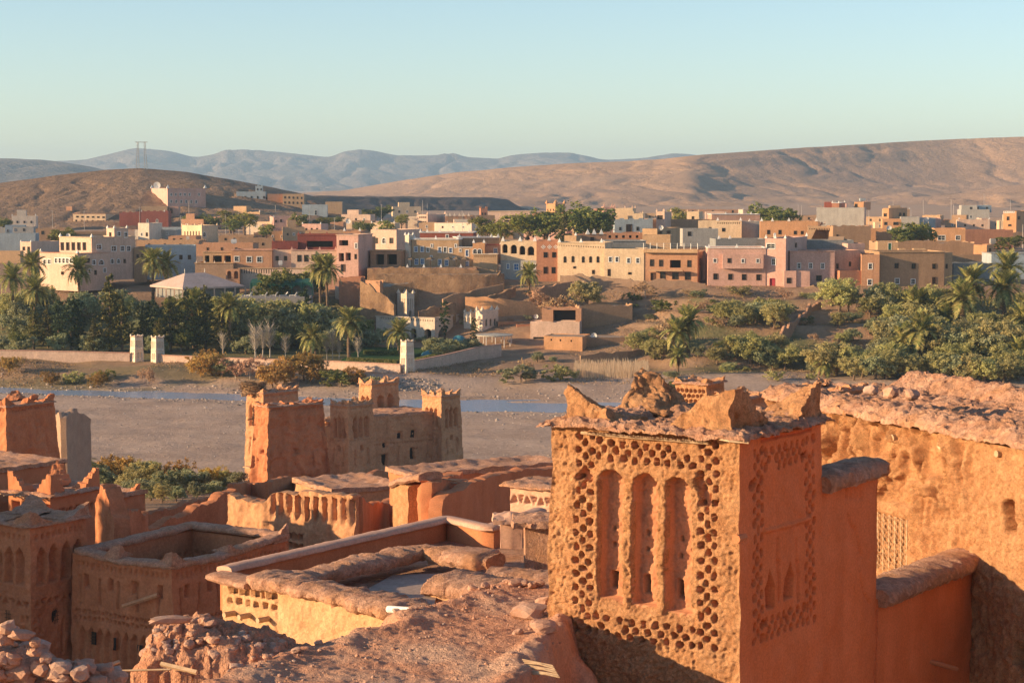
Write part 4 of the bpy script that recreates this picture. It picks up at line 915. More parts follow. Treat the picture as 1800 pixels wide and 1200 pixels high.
# ------------------------------------------------------------------ kasbah with blind arcades, lower left (in shade)
def crenel_rows(R, v0, n, w=.12, h=.16, dep=.12, margin=.2):
    dep *= 1.8
    for k in range(n): u = margin + (R.W - 2 * margin) * (k + .5) / n; R.slot(u - w / 2, u + w / 2, v0, v0 + h, dep)
def tri_row(R, v, n, h=.22, dep=.12, m=.15):
    dep *= 1.9
    w = (R.W - 2 * m) / n
    for k in range(n): R.tri(m + w * (k + .5), v, w * .8, h, dep, k % 2 == 0)
def slits(R, us, v0, v1, dep=.15, w=.07):
    dep *= 1.8; w *= 1.25
    for u in us: R.slot(u * R.W - w / 2, u * R.W + w / 2, v0, v1, dep)
KT = thing('arcaded_tower', (at(53, 921, 90).x, 90, 10), 'shaded corner tower with blind arcade and dished roof, left edge', 'tower')
zk = zat(926, 90)
def relK(R, fc):
    H = R.H; n = 4; m = .28; w = (R.W - 2 * m) / n
    crenel_rows(R, H - .62, 9, .14, .2, .08)
    for k in range(n):
        c = m + w * (k + .5); R.slot(c - w * .34, c + w * .34, H - 2.7, H - 1.0, .36, arch=.35, point=True); R.slot(c - .13, c + .13, H - 2.0, H - 1.5, .6)
    tri_row(R, H - 3.7, 8, .24, .13)
    for s in (.4, R.W - .4):
        for j in range(7): R.tri(s - .14, H - 4.5 - j * .5, .24, .36, .14, j % 2 == 0); R.tri(s + .14, H - 4.5 - j * .5, .24, .36, .14, j % 2 == 1)
    slits(R, (.5,), H - 6.2, H - 4.6); slits(R, (.22, .8), H - 9.4, H - 7.8)
    R.noise(.05, .9, 4, 8); R.noise(.02, .25, 3, 9)
f, t1, a, b = tower(KT, (at(53, 921, 90).x, 90), DR, DL, 3.5, 3.6, 9.5, zk, .28, relK, relK, .055, M_KSAR, .05, .9, 4)
roof_slab(KT, t1, a, b, 3.5, 3.6, .22, .14, M_ROOFMUD, .1, .05, .3, seed=5)
for C, p, q, sd in ((t1[0], a, b, 1), (t1[1], -a, b, 2), (t1[2], -a, -b, 3), (t1[3], a, -b, 4)): merlon(KT, C - p * .1 - q * .1, p, q, 1.6, .62, zk + .1, M_ROOFMUD, 20, 1.7, .06, 0, sd)
pane(KT, f['R'], 98, 1082, 11, 27, .05, bars=3); pane(KT, f['L'], 14, 1085, 12, 27, .05, bars=3)
# hollow main block
KB = thing('arcaded_kasbah', (at(303, 988, 88).x, 88, 10), 'shaded roofless kasbah block with blind arches beside the arcaded tower', 'kasbah')
zb_ = zat(996, 88)
def relB(R, fc):
    H = R.H; W = R.W; crenel_rows(R, H - .6, int(W / .32), .12, .24, .08)
    for k in range(int(W / 1.5)): u = .9 + 1.5 * k; R.slot(u - .12, u + .12, H - 1.5, H - .95, .3)
    slits(R, [x / W for x in np.arange(.5, W, 1.2)], H - 2.3, H - 1.0, .12)
    tri_row(R, H - 2.75, int(W / .28), .2, .12); tri_row(R, H - 3.05, int(W / .28), .2, .10)
    n = int(W / .62)
    for k in range(n):
        u = .4 + (W - .8) * (k + .5) / n; R.slot(u - .2, u + .2, H - 5.6, H - 3.35, .26, arch=.3, point=True)
        if k % 3 == 1: R.tri(u, H - 4.3, .36, .5, .02, True); R.slot(u - .04, u + .04, H - 5.4, H - 4.5, .25)
    slits(R, [x / W for x in np.arange(.5, W, .9)], H - 8.4, H - 7.0, .12)
    R.noise(.05, .9, 4, 18); R.noise(.02, .25, 3, 19)
f, t1, a, b = tower(KB, (at(303, 988, 88).x, 88), DR, DL, 8.0, 6.2, 9.5, zb_, .22, relB, relB, .06, M_KSAR, .05, .9, 6)
pane(KB, f['L'], 165, 1121, 8, 22, -.01, bars=3); pane(KB, f['L'], 200, 1131, 7, 22, -.01); pane(KB, f['L'], 246, 1143, 9, 20, -.01)
inn = [t1[0] + a * .5 + b * .5, t1[1] - a * .5 + b * .5, t1[2] - a * .5 - b * .5, t1[3] + a * .5 - b * .5]
# inner court: floor and four inner walls with little holes
G = Grids()
for i in range(4):
    p, q = inn[(i + 1) % 4], inn[i]; R = Relief((p - q).length, 2.4, .09)
    for k in range(int(R.W / .45)): R.hole(.3 + .45 * k, 1.3, .07, .1, .18)
    R.noise(.03, .5, 3, i); R.edges(); v, n = quadgrid(P3(p, zb_ - 2.4), P3(q, zb_ - 2.4), P3(q, zb_ + .02), P3(p, zb_ + .02), R); G.add(v, R.nu, R.nv)
G.obj('court_wall', M_KSAR, KB)
quadobj('court_floor', inn, zb_ - 2.2, M_ROOFMUD, KB)
ring = [t1[3] + a * .25 - b * .25, t1[0] + a * .25 + b * .25, t1[1] - a * .25 + b * .25, t1[2] - a * .25 - b * .25, t1[3] + a * .25 - b * .25]
ring = [Vector((p.x, p.y, zb_ + .02)) for p in ring]
sweep('parapet_cap', [ring[0] + Vector((0, 0, .1)), ring[0].lerp(ring[1], .5) - Vector((0, 0, .12)), ring[1], ring[1].lerp(ring[2], .4) - Vector((0, 0, .1)), ring[2] + Vector((0, 0, .25)), ring[3] + Vector((0, 0, .2)), ring[4]], rollsec(.85, .22, .12, 10), M_ROOFMUD, KB, res=.1, amp=.06, scale=.5, seed=2)
for C, p, q, sd, h in ((t1[0] - a * .1 - b * .1, a, b, 3, .6), (t1[0] + b * 3.2 - a * .1, a, b, 5, .55), (t1[1] - a * .1 - b * .1, -a, b, 4, .8), (t1[0] + a * 3.6 - b * .1, a, b, 8, .35)): merlon(KB, C, p, q, 1.0, h, zb_ + .1, M_ROOFMUD, 18, 1.3, .06, 0, sd)
P0 = plane_hit(230, 1062, f['L'].A0, f['L'].n); P1 = plane_hit(282, 1044, f['L'].A0, f['L'].n)
MB().tube([P0 + f['L'].n * .5, P1 + f['L'].n * .15], .11, 6).obj('leaning_beam', M_KSAR2, KB)
# tower with stepped corner merlons behind
zs = zat(872, 105); N2 = at(89, 870, 105)
ST = thing('stepped_tower', (N2.x, N2.y, 10), 'pink mud tower with stepped corner merlons behind the arcaded tower', 'tower')
def relS(R, fc):
    tri_row(R, R.H - 1.1, 10, .34, .2, .5); R.noise(.03, .8, 4, 3); R.noise(.01, .2, 2, 4)
def relS2(R, fc):
    for k in range(4): R.slot(.3 + .85 * k, .3 + .85 * k + .55, R.H - 1.9, R.H - .5, .4)
    R.noise(.05, .4, 4, 3)
f, t1, a, b = tower(ST, (N2.x, N2.y), DR, DL, 3.6, 3.2, 10, zs, .15, relS2, relS, .07, M_SMOOTH, .03, .8, 5)
roof_slab(ST, t1, a, b, 3.6, 3.2, .3, .13, M_ROOFMUD, .1, .05, .35, seed=8)
for C, p, q, sd in ((t1[0], a, b, 1), (t1[1], -a, b, 2), (t1[2], -a, -b, 3), (t1[3], a, -b, 4)): merlon(ST, C, p, q, 1.05, 1.0, zs + .1, M_SMOOTH, 24, .9, .03, 4, sd)
mb = MB()
for k in range(14): P = t1[0] + b * (.25 * k) - a * .2; mb.tube([P - a * .55 + Vector((0, 0, -.03 - .03 * (k % 3))), P + a * .3 + Vector((0, 0, -.02))], .04, 5)
mb.obj('roof_poles', M_WOOD, ST)

# ------------------------------------------------------------------ further mud buildings of the near bank
def deco(R, n=3, top=.5, seed=0, holes=True, slots=True):
    H, W = R.H, R.W; crenel_rows(R, H - .42, max(4, int(W / .34)), .15, .2, .12)
    if slots:
        m = W * .16; w = (W - 2 * m) / n
        for k in range(n): c = m + w * (k + .5); R.slot(c - w * .3, c + w * .3, H - 3.6, H - 1.3, .6, arch=.3, point=True)
        crenel_rows(R, H - 3.9, max(4, int(W / .3)), .14, .14, .12)
        for k in range(3):
            for j in range(n + 2): R.hole(W * .15 + W * .7 * (j + .5 * (k % 2)) / (n + 1.5), H - .8 - .22 * k, .06, .07, .12)
    slits(R, (.25, .75), H - 6.6, H - 4.8, .18, .1); slits(R, (.5,), H - 5.0, H - 4.5, .3, .26)
    R.noise(.05, .8, 4, seed); R.noise(.04, .25, 3, seed + 1)
def mtower(name, label, px, py, Y, sR, sL, zb, taper=.25, dR=DR, dL=DL, rl=None, rr=None, res=.09, mat=None, wob=.07, seed=0, mer=.75, ma=1.1, T=None, cat='tower', ov=.16, nsl=3, steps=0):
    P = at(px, py, Y)
    if T is None: T = thing(name, (P.x, P.y, zb), label, cat)
    rl = rl or (lambda R, fc: deco(R, nsl, seed=seed)); rr = rr or (lambda R, fc: deco(R, nsl, seed=seed + 5))
    f, t1, a, b = tower(T, (P.x, P.y), dR, dL, sR, sL, zb, P.z, taper, rl, rr, res, mat or M_KSAR2, wob, .9, seed)
    roof_slab(T, t1, a, b, sR, sL, ov, .14, M_ROOFMUD, .14, .05, .25, seed=seed)
    if mer:
        for C, p, q, sd in ((t1[0], a, b, 1), (t1[1], -a, b, 2), (t1[2], -a, -b, 3), (t1[3], a, -b, 4)): merlon(T, C - p * .05 - q * .05, p, q, ma * .8, mer * .62, P.z + .1, mat or M_KSAR2, 14, 1.2, .09, steps, sd + seed)
        for C, p, q, L in ((t1[0], a, b, sR), (t1[0], b, a, sL), (t1[3], a, -b, sR), (t1[1], b, -a, sL)):
            if L > 2.4: merlon(T, C + p * (L * .5 - .3) - q * .05, p, q, ma * .6, mer * .4, P.z + .1, mat or M_KSAR2, 8, .9, .09, 0, seed + int(L * 9))
    return T, f, t1, a, b
def relT3(R, fc):
    deco(R, 3, seed=4, slots=False); H = R.H
    for (u, v0, v1, k) in ((.15, 1.2, 2.6, 0), (.3, .9, 1.9, 0), (.45, .9, 3.3, 0), (.72, .8, 2.0, 0), (.8, 1.8, 4.0, 0), (.9, .8, 2.2, 0), (.6, 1.6, 2.6, 0)): R.slot(u * R.W - .07, u * R.W + .07, H - v1, H - v0, .13)
    R.slot(.33 * R.W, .50 * R.W, H - 5.0, H - 3.7, .3, arch=.3); R.slot(.3 * R.W, .53 * R.W, H - 5.2, H - 3.5, .08); crenel_rows(R, H - 4.0, 12, .1, .12, .1)
mtower('river_tower', 'mud tower with carved right flank at the left edge, river behind', 10, 716, 150, 4.9, 4.2, 12, .42, rl=None, rr=relT3, mat=M_KSAR, seed=3, mer=1.0, ma=1.5, nsl=2)
# ruined tower stump behind it
P = at(95, 722, 168); RT = thing('ruined_tower', (P.x, P.y, 6), 'grey roofless ruined tower stump behind the left river tower', 'ruin')
c = [at(94, 722, 166), at(112, 730, 164), at(129, 722, 167)]
sweep('wall', [P3(c[0], c[0].z), P3(c[0].lerp(c[1], .8), c[1].z + .2), P3(c[1], c[1].z), P3(c[1].lerp(c[2], .3), c[2].z), P3(c[2], c[2].z), P3(c[2] + Vector((.7, 2.5, 0)), c[2].z - .8)], wallsec(.5, 16), earth('grey_mud', (.36, .24, .17), (.44, .30, .21), scale=1.2, bump=.6, fine=8, dist=.05), RT, res=.2, amp=.06, scale=.5, jag=.25, jscale=.6, zb=6, seed=3)
def flathouse(name, label, px0, px1, py, Y, depth, h, yaw=None, mat=None, seed=0, roofmat=None, e=DR, rollw=.5, cat='house'):
    """plain mud block with rolled roof edge; front runs from px0 to px1 along e"""
    A = at(px0, py, Y); d = V2(e); k = (px1 - 900) / F; t = (k * A.y - A.x) / (d.x - k * d.y); B = A + d * t
    T = thing(name, (A.x, A.y, A.z - h), label, cat); bkd = Vector((-d.y, d.x, 0)); c = [A, B, B + bkd * depth, A + bkd * depth]
    G = Grids()
    for i in range(4):
        p, q = c[i], c[(i + 1) % 4]; R = Relief((q - p).length, h, .16); R.noise(.06, .9, 4, seed + i); R.noise(.02, .3, 3, seed); R.edges(.2)
        v, n = quadgrid(P3(p, A.z - h), P3(q, A.z - h), P3(q, A.z), P3(p, A.z), R); G.add(v, R.nu, R.nv)
    G.obj('wall', mat or M_KSAR, T, amp=.06, scale=.9, seed=seed)
    L1 = (B - A).length
    hblock('roof', c[0] - d * .15 - bkd * .15, d, bkd, L1 + .3, depth + .3, max(10, int(L1 / .2)), max(10, int(depth / .2)),
           lambda a, b: A.z + .06 + .16 * sstep(.9, .3, np.minimum(np.minimum(a, L1 + .3 - a), np.minimum(b, depth + .3 - b))) + .06 * fbm(a * 1.2, b * 1.2, seed, 4), A.z - .06, roofmat or M_ROOFMUD, T, .06, .4, seed)
    return T, c, d, bkd
flathouse('flat_house', 'plain mud house with pale curved roof edge below the left river tower', -60, 108, 838, 118, 7, 7, seed=4, mat=M_SMOOTH)
flathouse('flat_house', 'small shaded mud house with worn corner merlon beside the green bushes', 160, 248, 882, 116, 6, 7, seed=9, mat=M_SMOOTH)
P = at(241, 868, 120); T = bpy.data.objects['flat_house.001']; merlon(T, at(247, 872, 119.5), -V2(DR), V2(DL), .8, .8, at(247, 872, 119.5).z, M_SMOOTH, 10, 1.0, .05, 3, 2)
# ruined spike and broken walls
a, b = at(178, 880, 101), at(214, 930, 99)
T = thing('wall_stump', (a.x, a.y, 12), 'tall eroded wall stump standing behind the arcaded tower', 'ruin')
sweep('wall', [P3(at(177, 920, 101), zat(925, 101)), P3(at(180, 910, 101), zat(888, 101)), P3(at(188, 856, 100.6), zat(852, 100.6)), P3(at(197, 860, 100.3), zat(856, 100.3)), P3(at(206, 880, 100), zat(884, 100)), P3(at(214, 920, 99.6), zat(920, 99.6))], wallsec(.9, 26), M_KSAR, T, res=.07, amp=.16, scale=.45, jag=.12, jscale=.4, zb=12, seed=4)
def ruin(name, label, pts, th, zb, mat=None, seed=0, res=.12, jag=.22, amp=.08, nv=20, relief=None, cat='ruined wall'):
    W = [at(*p) for p in pts]; T = thing(name, (W[0].x, W[0].y, zb), label, cat)
    o = sweep('wall', W, wallsec(th, nv), mat or M_KSAR, T, res=res, amp=amp, scale=.6, jag=jag, jscale=.9, zb=zb, seed=seed, relief=relief); return T, W
ruin('broken_wall', 'broken mud wall stepping up to the right behind the roofless kasbah', [(212, 905, 108), (228, 892, 110), (246, 905, 111), (252, 900, 112), (262, 930, 112)], .6, 13, seed=2)
ruin('broken_wall', 'long ruined wall climbing right in front of the green bushes', [(255, 932, 113), (275, 922, 114), (300, 908, 115), (340, 893, 117), (372, 882, 118), (388, 866, 119), (410, 863, 120), (418, 880, 120)], .7, 12, seed=5, nv=24)
ruin('broken_wall', 'low dark ruined wall below the bushes, left of the nest tower', [(248, 905, 126), (290, 893, 128), (330, 885, 130), (360, 872, 131), (400, 878, 132), (420, 874, 134)], .6, 11, seed=8)
# arcade ruin
zf = 13.0
def relA(s, z, k):
    d = np.zeros_like(s); L = s[-1]; zt = 19.2
    q = sstep(zt - 2.2, zt - 1.5, z)
    ar = np.abs(((s / .62) % 1) - .5) * 2
    d = d + .28 * q * (1 - sstep(.35, .6, ar)) * (z < zt - .75 + .25 * np.sqrt(np.clip(1 - ar * ar, 0, 1))) * (s > L * .35)
    for c in (.08, .14, .22, .36, .41, .52, .56, .6):
        for j in range(4): d = d + .3 * (np.abs(s - c * L) < .1) * (np.abs(z - (zt - 2.9 - .55 * j)) < .16)
    d = d + .3 * (np.abs(s - .31 * L) < .28) * (np.abs(z - (zt - 3.4)) < .55)
    d = d + .06 * fbm(s * 2.5, z * 1.2, 2, 4)
    return d if k < 57 else d * 0
ruin('arcade_ruin', 'ruined wall with a row of small blind arches catching low sun', [(409, 868, 114.8), (425, 876, 114.3), (470, 885, 113.2), (482, 868, 113), (500, 864, 112.6), (530, 868, 111.9), (534, 862, 111.8), (560, 862, 111.3), (600, 868, 110.5), (628, 872, 110)], .8, zf, seed=6, nv=56, res=.09, relief=relA, jag=.1, mat=M_KSAR2)
ruin('return_wall', 'smooth pink return wall running back from the arcade ruin', [(628, 872, 110.2), (645, 884, 112.5), (665, 886, 115), (690, 880, 118), (700, 864, 119.5), (704, 845, 120.5), (709, 835, 121)], .6, zf, seed=9, mat=M_SMOOTH)
flathouse('mud_roof_house', 'low house with bare grey mud roof below the main kasbah', 585, 702, 866, 128, 6, 6, seed=14, mat=M_KSAR2, e=(.86, .5))
# doorway ruin and the long pink wall
T, W = ruin('doorway_ruin', 'ruined mud doorway with lit rounded jambs and tall dark opening', [(706, 868, 98.5), (709, 852, 98.2), (722, 846, 97.6), (731, 846, 97.2)], .9, 15, seed=3, res=.07, nv=34, mat=M_TOWER)
sweep('wall', [at(744, 858, 95.8), at(752, 848, 95.6), at(760, 845, 96.3), at(785, 835, 100), at(800, 828, 102)], wallsec(.8, 34), M_SMOOTH, T, res=.08, amp=.08, scale=.5, jag=.12, jscale=.7, zb=15, seed=7)
sweep('roof', [at(708, 850, 98.6), at(731, 842, 97.4), at(756, 838, 96.6)], rollsec(1.6, .3, .15, 10), M_ROOFMUD, T, res=.1, amp=.08, scale=.4, seed=2)
obj('door', [at(730, 862, 98.0), at(742, 862, 97.6), at(742, 912, 97.6), at(730, 912, 98.0)], [(0, 1, 2, 3)], M_DARK, T)
mb = MB(); rnd = random.Random(2)
for k in range(7): p = at(758 + 5 * k, 838 + 2 * k, 97 + .5 * k); mb.tube([p, p + Vector((rnd.uniform(.8, 1.8), rnd.uniform(.3, 1.4), rnd.uniform(-.5, .15)))], .025, 4)
mb.obj('roof_canes', M_WOOD, T)
ruin('long_wall', 'long pink mud wall with rounded left end below the kasbah', [(765, 900, 94.6), (768, 880, 95), (778, 866, 95.6), (800, 862, 96.8), (820, 850, 98), (850, 838, 100), (880, 830, 102), (930, 824, 105), (975, 820, 108)], .7, 15, seed=12, mat=M_SMOOTH, nv=30, jag=.10)
flathouse('mud_roof_house', 'pale mud-roofed house behind the long pink wall', 728, 985, 838, 112, 3.2, 7, seed=24, mat=M_SMOOTH, e=(.86, .5))
ruin('court_wall', 'curved mud parapet at the foot of the nest tower', [(405, 852, 170), (425, 848, 172), (440, 850, 174), (470, 846, 172), (500, 838, 176), (520, 842, 178), (532, 862, 170)], .6, 6, seed=13, mat=M_KSAR, jag=.1)
ruin('court_wall', 'low dark mud wall in front of the eroded tower', [(415, 875, 150), (440, 872, 151), (470, 880, 150), (520, 878, 152), (560, 862, 154), (590, 850, 158)], .6, 8, seed=15, mat=M_KSAR, jag=.1)
ruin('court_wall', 'shaded wall at the foot of the lit kasbah corner', [(560, 850, 190), (600, 846, 192), (640, 838, 194), (664, 826, 198), (690, 832, 202), (740, 824, 206), (790, 826, 210), (826, 830, 214)], .6, 3, seed=16, mat=M_KSAR, jag=.12)

# ------------------------------------------------------------------ the riverside kasbah with four towers
A_ = math.radians(41); KR = (math.sin(A_), math.cos(A_)); KL = (-math.cos(A_), math.sin(A_))
MK = thing('riverside_kasbah', (at(612, 712, 215).x, 215, 2), 'four-towered mud kasbah with long shaded front by the riverbed', 'kasbah')
def kas(px, py, Y, sR, sL, zb=2.0, taper=.35, seed=0, nsl=3, mer=.9, mat=None, rl=None, rr=None): return mtower('', '', px, py, Y, sR, sL, zb, taper, KR, KL, rl, rr, .11, mat or M_KSAR2, .08, seed, mer, 1.3, MK, nsl=nsl)
kas(612, 714, 215, 3.7, 2.7, seed=31)
kas(653, 676, 226, 4.4, 2.0, seed=35, nsl=2)
kas(776, 697, 222, 3.1, 3.0, seed=39, nsl=3)
# body between the towers
kA = at(640, 726, 217.4); kB = at(776, 708, 223.5); zk = at(690, 730, 219.5).z; G = Grids()
fcK = Face(P3(kA, 2), P3(kB, 2), P3(kA, zk), P3(kB, zk)); R = Relief(fcK.W, fcK.H, .11)
for px, py, w, h in ((703, 765, 8, 15), (727, 763, 8, 14), (677, 782, 7, 11), (725, 797, 8, 20), (676, 808, 9, 20), (770, 750, 4, 14)): u0, u1, v0, v1 = fcK.rect(px, py, w, h); R.slot(u0, u1, v0, v1, .35)
for px, y0, y1 in ((680, 735, 762), (700, 785, 815), (752, 780, 812), (733, 785, 790)): u, v1 = fcK.uv(px, y0); _, v0 = fcK.uv(px, y1); R.slot(u - .08, u + .08, v0, v1, .2)
_, vv = fcK.uv(710, 778)
for k in range(26): R.hole(.5 + k * (R.W - 1) / 25, vv, .12, .13, .15); R.tri(.5 + k * (R.W - 1) / 25, vv + .35, .34, .3, .1, k % 2 == 0)
crenel_rows(R, R.H - .5, 24, .16, .2, .05); R.noise(.07, .9, 4, 3); R.noise(.04, .3, 3, 5)
v, n = quadgrid(fcK.A0, fcK.B0, fcK.B1, fcK.A1, R); G.add(v, R.nu, R.nv)
bkk = Vector((-(kB - kA).y, (kB - kA).x, 0)).normalized()
R = Relief(7, fcK.H, .3); v, n = quadgrid(fcK.A0 + bkk * 7, fcK.A0, fcK.A1, fcK.A1 + bkk * 7, R); G.add(v, R.nu, R.nv)
G.obj('wall', M_KSAR2, MK, amp=.07, scale=.9, seed=6)
d = (kB - kA); d.z = 0; L1 = d.length; d.normalize()
hblock('roof', P3(kA, 0), d, bkk, L1, 7, 60, 40, lambda a, b: zk + .05 + .06 * fbm(a, b, 3, 4) + .1 * sstep(.6, .2, b), zk - .15, M_ROOFMUD, MK, .08, .5, 3)
pane(MK, fcK, 703, 765, 8, 15, .3); pane(MK, fcK, 727, 763, 8, 14, .3); pane(MK, fcK, 677, 782, 7, 11, .3); pane(MK, fcK, 725, 797, 8, 20, .3); pane(MK, fcK, 676, 808, 9, 20, .3)
# low lit wing between the eroded tower and the kasbah
def relLow(R, fc):
    crenel_rows(R, R.H - .5, 5, .25, .3, .2); crenel_rows(R, R.H - 3.2, 6, .2, .25, .2); crenel_rows(R, R.H - 6.4, 5, .2, .25, .2)
    for k in range(2): R.slot(.8 + 1.0 * k, 1.4 + 1.0 * k, R.H - 5.6, R.H - 3.8, .35)
    R.noise(.06, .7, 4, 3)
kas(590, 742, 217.8, 2.0, 2.9, seed=51, rl=relLow, mer=.4)
# tower with the stork nest
NT, f, t1, a, b = mtower('nest_tower', 'tall slender mud tower carrying a stork nest of twigs', 463, 692, 212, 5.0, 2.7, 2, .32, KR, KL, None, None, .10, M_KSAR2, .06, 61, .8, 1.2, nsl=4)
P = at(437, 748, 0.001 + 209); 
u0 = plane_hit(442, 820, f['L'].A0, f['L'].n); MB().box(u0 + f['L'].n * .3, (1.1, .9, .12), math.atan2(KL[1], KL[0])).obj('ledge', M_WOOD, NT)
q = f['L'].pt(1.2, f['L'].H - 2.6, .1); MB().tube([q + Vector((-.6, 0, -.3)), q + Vector((1.6, .3, .25))], .07, 5).obj('pole', M_DARKWOOD, NT)
# nest
Pn = t1[3] * .75 + t1[0] * .25 + a * .3; Pn.z = t1[0].z + .55
NS = thing('stork_nest', Pn, 'big shaggy stork nest of twigs on the slender tower', 'nest'); mb = MB(); rnd = random.Random(8)
for k in range(420):
    t = rnd.uniform(0, 6.28); r = 1.15 * math.sqrt(rnd.uniform(.25, 1)); z = rnd.uniform(-.45, .55); r *= 1.05 + .25 * z
    c = Vector((r * math.cos(t), r * math.sin(t), z)); dr = Vector((-math.sin(t), math.cos(t), rnd.uniform(-.35, .35))) * rnd.uniform(.35, .7) + Vector((math.cos(t), math.sin(t), 0)) * rnd.uniform(-.1, .35)
    mb.tube([Pn + c - dr, Pn + c + dr], rnd.uniform(.018, .035), 3)
o = mb.obj('twigs', earth('nest_twigs', (.20, .12, .07), (.36, .23, .13), scale=2, bump=.2), NS); o['kind'] = 'stuff'
def bowl(A, B): r = np.hypot(A - 1.1, B - 1.1); return Pn.z - .1 + .42 * sstep(.2, .9, r) - 1.2 * sstep(.95, 1.25, r)
hblock('bowl', (Pn.x - 1.1, Pn.y - 1.1), ex, ey, 2.2, 2.2, 16, 16, bowl, Pn.z - .6, MATS['nest_twigs'], NS, .08, .2, 2)
# eroded big tower in front
def relE(R, fc):
    H = R.H; deco(R, 3, seed=71, slots=False)
    R.D += .35 * sstep(.25, .75, fbm(R.U / 2.2, R.V / 3.2, 77, 3) + .3) * (1 - sstep(H - 2.5, H - 1.2, R.V)); R.noise(.13, 1.1, 4, 72); R.noise(.05, .3, 3, 74)
    for k in range(5): u = .4 + k * (R.W - .8) / 4; R.slot(u - .1, u + .1, H - 1.7, H - 1.25, .2); R.slot(u - .06, u + .06, H - 5, H - 3, .2)
    R.slot(.1 * R.W, .34 * R.W, H - 8.4, H - 5.2, .55, arch=.8, soft=.25)
ET, f, t1, a, b = mtower('eroded_tower', 'broad badly eroded mud tower in front of the nest tower', 471, 716, 203, 6.6, 2.6, 2, .75, (.80, .60), (-.60, .80), relE, relE, .10, M_KSAR, .11, 71, .55, 1.5)
# towers seen beyond the pierced tower
def relP(R, fc):
    H = R.H
    for r in range(7):
        n = 7
        for k in range(n - r % 2): u = .2 + (R.W - .4) * (k + .5 * (r % 2)) / (n - 1); R.hole(u, H - .45 - .3 * r, .095, .1, .25)
    R.slot(R.W * .42, R.W * .68, H - 3.0, H - 1.75, .5, arch=.3); R.noise(.04, .4, 3, 4)
mtower('lattice_tower', 'small pierced lattice tower with arched opening behind the big tower', 1242, 676, 118, 2.3, 2.1, 16, .12, DR, DL, relP, None, .05, M_TOWER, .04, 81, .42, .8)
mtower('roof_turret', 'low roof turret with worn merlons right of the lattice tower', 1312, 702, 112, 3.2, 2.0, 16, .1, DR, DL, None, None, .1, M_KSAR2, .06, 85, .45, .9)
mtower('roof_turret', 'flat turret with fine row of holes peeking over the house roof', 1480, 690, 84, 2.6, 2.2, 20, .05, DR, DL, None, None, .08, M_KSAR2, .05, 88, .3, .9)

# ------------------------------------------------------------------ upper ksar on the slope left of the view (its shade falls on the arcaded kasbah)
for k, (x, y, sr, sl, z) in enumerate(((-52, 70, 10, 8, 29.4), (-53, 80.6, 10, 8, 28.9), (-54, 91.2, 8, 8, 25.6), (-55, 100, 11, 8, 25.4))):
    T = thing('upper_kasbah', (x, y, 8), ('tall', 'broad', 'low', 'long')[k] + ' mud kasbah of the upper ksar, left of the view', 'kasbah', 'kasbahs left of the view')
    f, t1, a, b = tower(T, (x, y), (0, 1), (-1, 0), sr, sl, 8, z, .3, lambda R, fc: deco(R, 4, seed=k), None, .3, M_KSAR, .08, 1, k)
    roof_slab(T, t1, a, b, sr, sl, .2, .15, M_ROOFMUD, .4, .05, .2)
    for C, p, q, sd in ((t1[0], a, b, 1), (t1[1], -a, b, 2), (t1[2], -a, -b, 3), (t1[3], a, -b, 4)): merlon(T, C, p, q, 1.3, .9, z + .1, M_KSAR, 8, 1.2, .05, 0, sd)
# ------------------------------------------------------------------ village houses
def plaster(name, c, stain=.3): return earth('plaster_' + name, [min(.8, v * 1.0) for v in c], [min(.88, v * 1.24) for v in c], scale=.30, bump=.35, fine=10, dist=.05, stain=stain, rough=.9)
PL = {k: plaster(k, c) for k, c in dict(cream=(.62, .46, .30), ivory=(.66, .54, .42), pinkcream=(.58, .41, .31), pink=(.56, .34, .27), salmon=(.52, .30, .215), red=(.27, .085, .06), brown=(.36, .225, .135), tan=(.46, .30, .175), orange=(.53, .285, .145),
      redorange=(.42, .195, .115), concrete=(.37, .345, .31), bluegrey=(.36, .41, .43), slate=(.24, .24, .23), maroon=(.20, .06, .05), clay=(.43, .235, .14), stone=(.33, .22, .15)).items()}
M_BLUE = plain('blue_shutter', (.06, .17, .38), .5); M_REDD = plain('red_door', (.30, .03, .04), .5); M_GRN = plain('green_paint', (.02, .20, .11), .5)
M_DOOR = plain('brown_door', (.10, .05, .03), .6); M_DECK = earth('roof_deck', (.30, .22, .16), (.42, .32, .24), scale=.4, bump=.4, fine=8)
STY = {'d': ('r', M_GLASS, M_DARKWOOD, .07, .2), 'w': ('r', M_GLASS, M_WHITE, .16, .18), 'b': ('r', M_BLUE, M_WHITE, .17, .15), 'a': ('a', M_GLASS, M_DARKWOOD, .06, .22), 'aw': ('a', M_GLASS, M_WHITE, .15, .2),
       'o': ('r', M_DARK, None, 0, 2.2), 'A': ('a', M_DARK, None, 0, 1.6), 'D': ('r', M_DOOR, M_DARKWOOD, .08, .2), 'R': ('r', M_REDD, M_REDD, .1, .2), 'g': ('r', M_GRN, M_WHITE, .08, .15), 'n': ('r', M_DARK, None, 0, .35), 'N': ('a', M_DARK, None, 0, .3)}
_wm = {}
pmat_ = plain('aerial_grey', (.40, .36, .32), .5)
def winshape(w, h, shp):
    if shp == 'r': return [(-w / 2, -h / 2), (w / 2, -h / 2), (w / 2, h / 2), (-w / 2, h / 2)]
    r = w / 2; c = h / 2 - r; return [(-w / 2, -h / 2), (w / 2, -h / 2)] + [(r * math.cos(math.pi * k / 8), c + r * math.sin(math.pi * k / 8)) for k in range(9)]
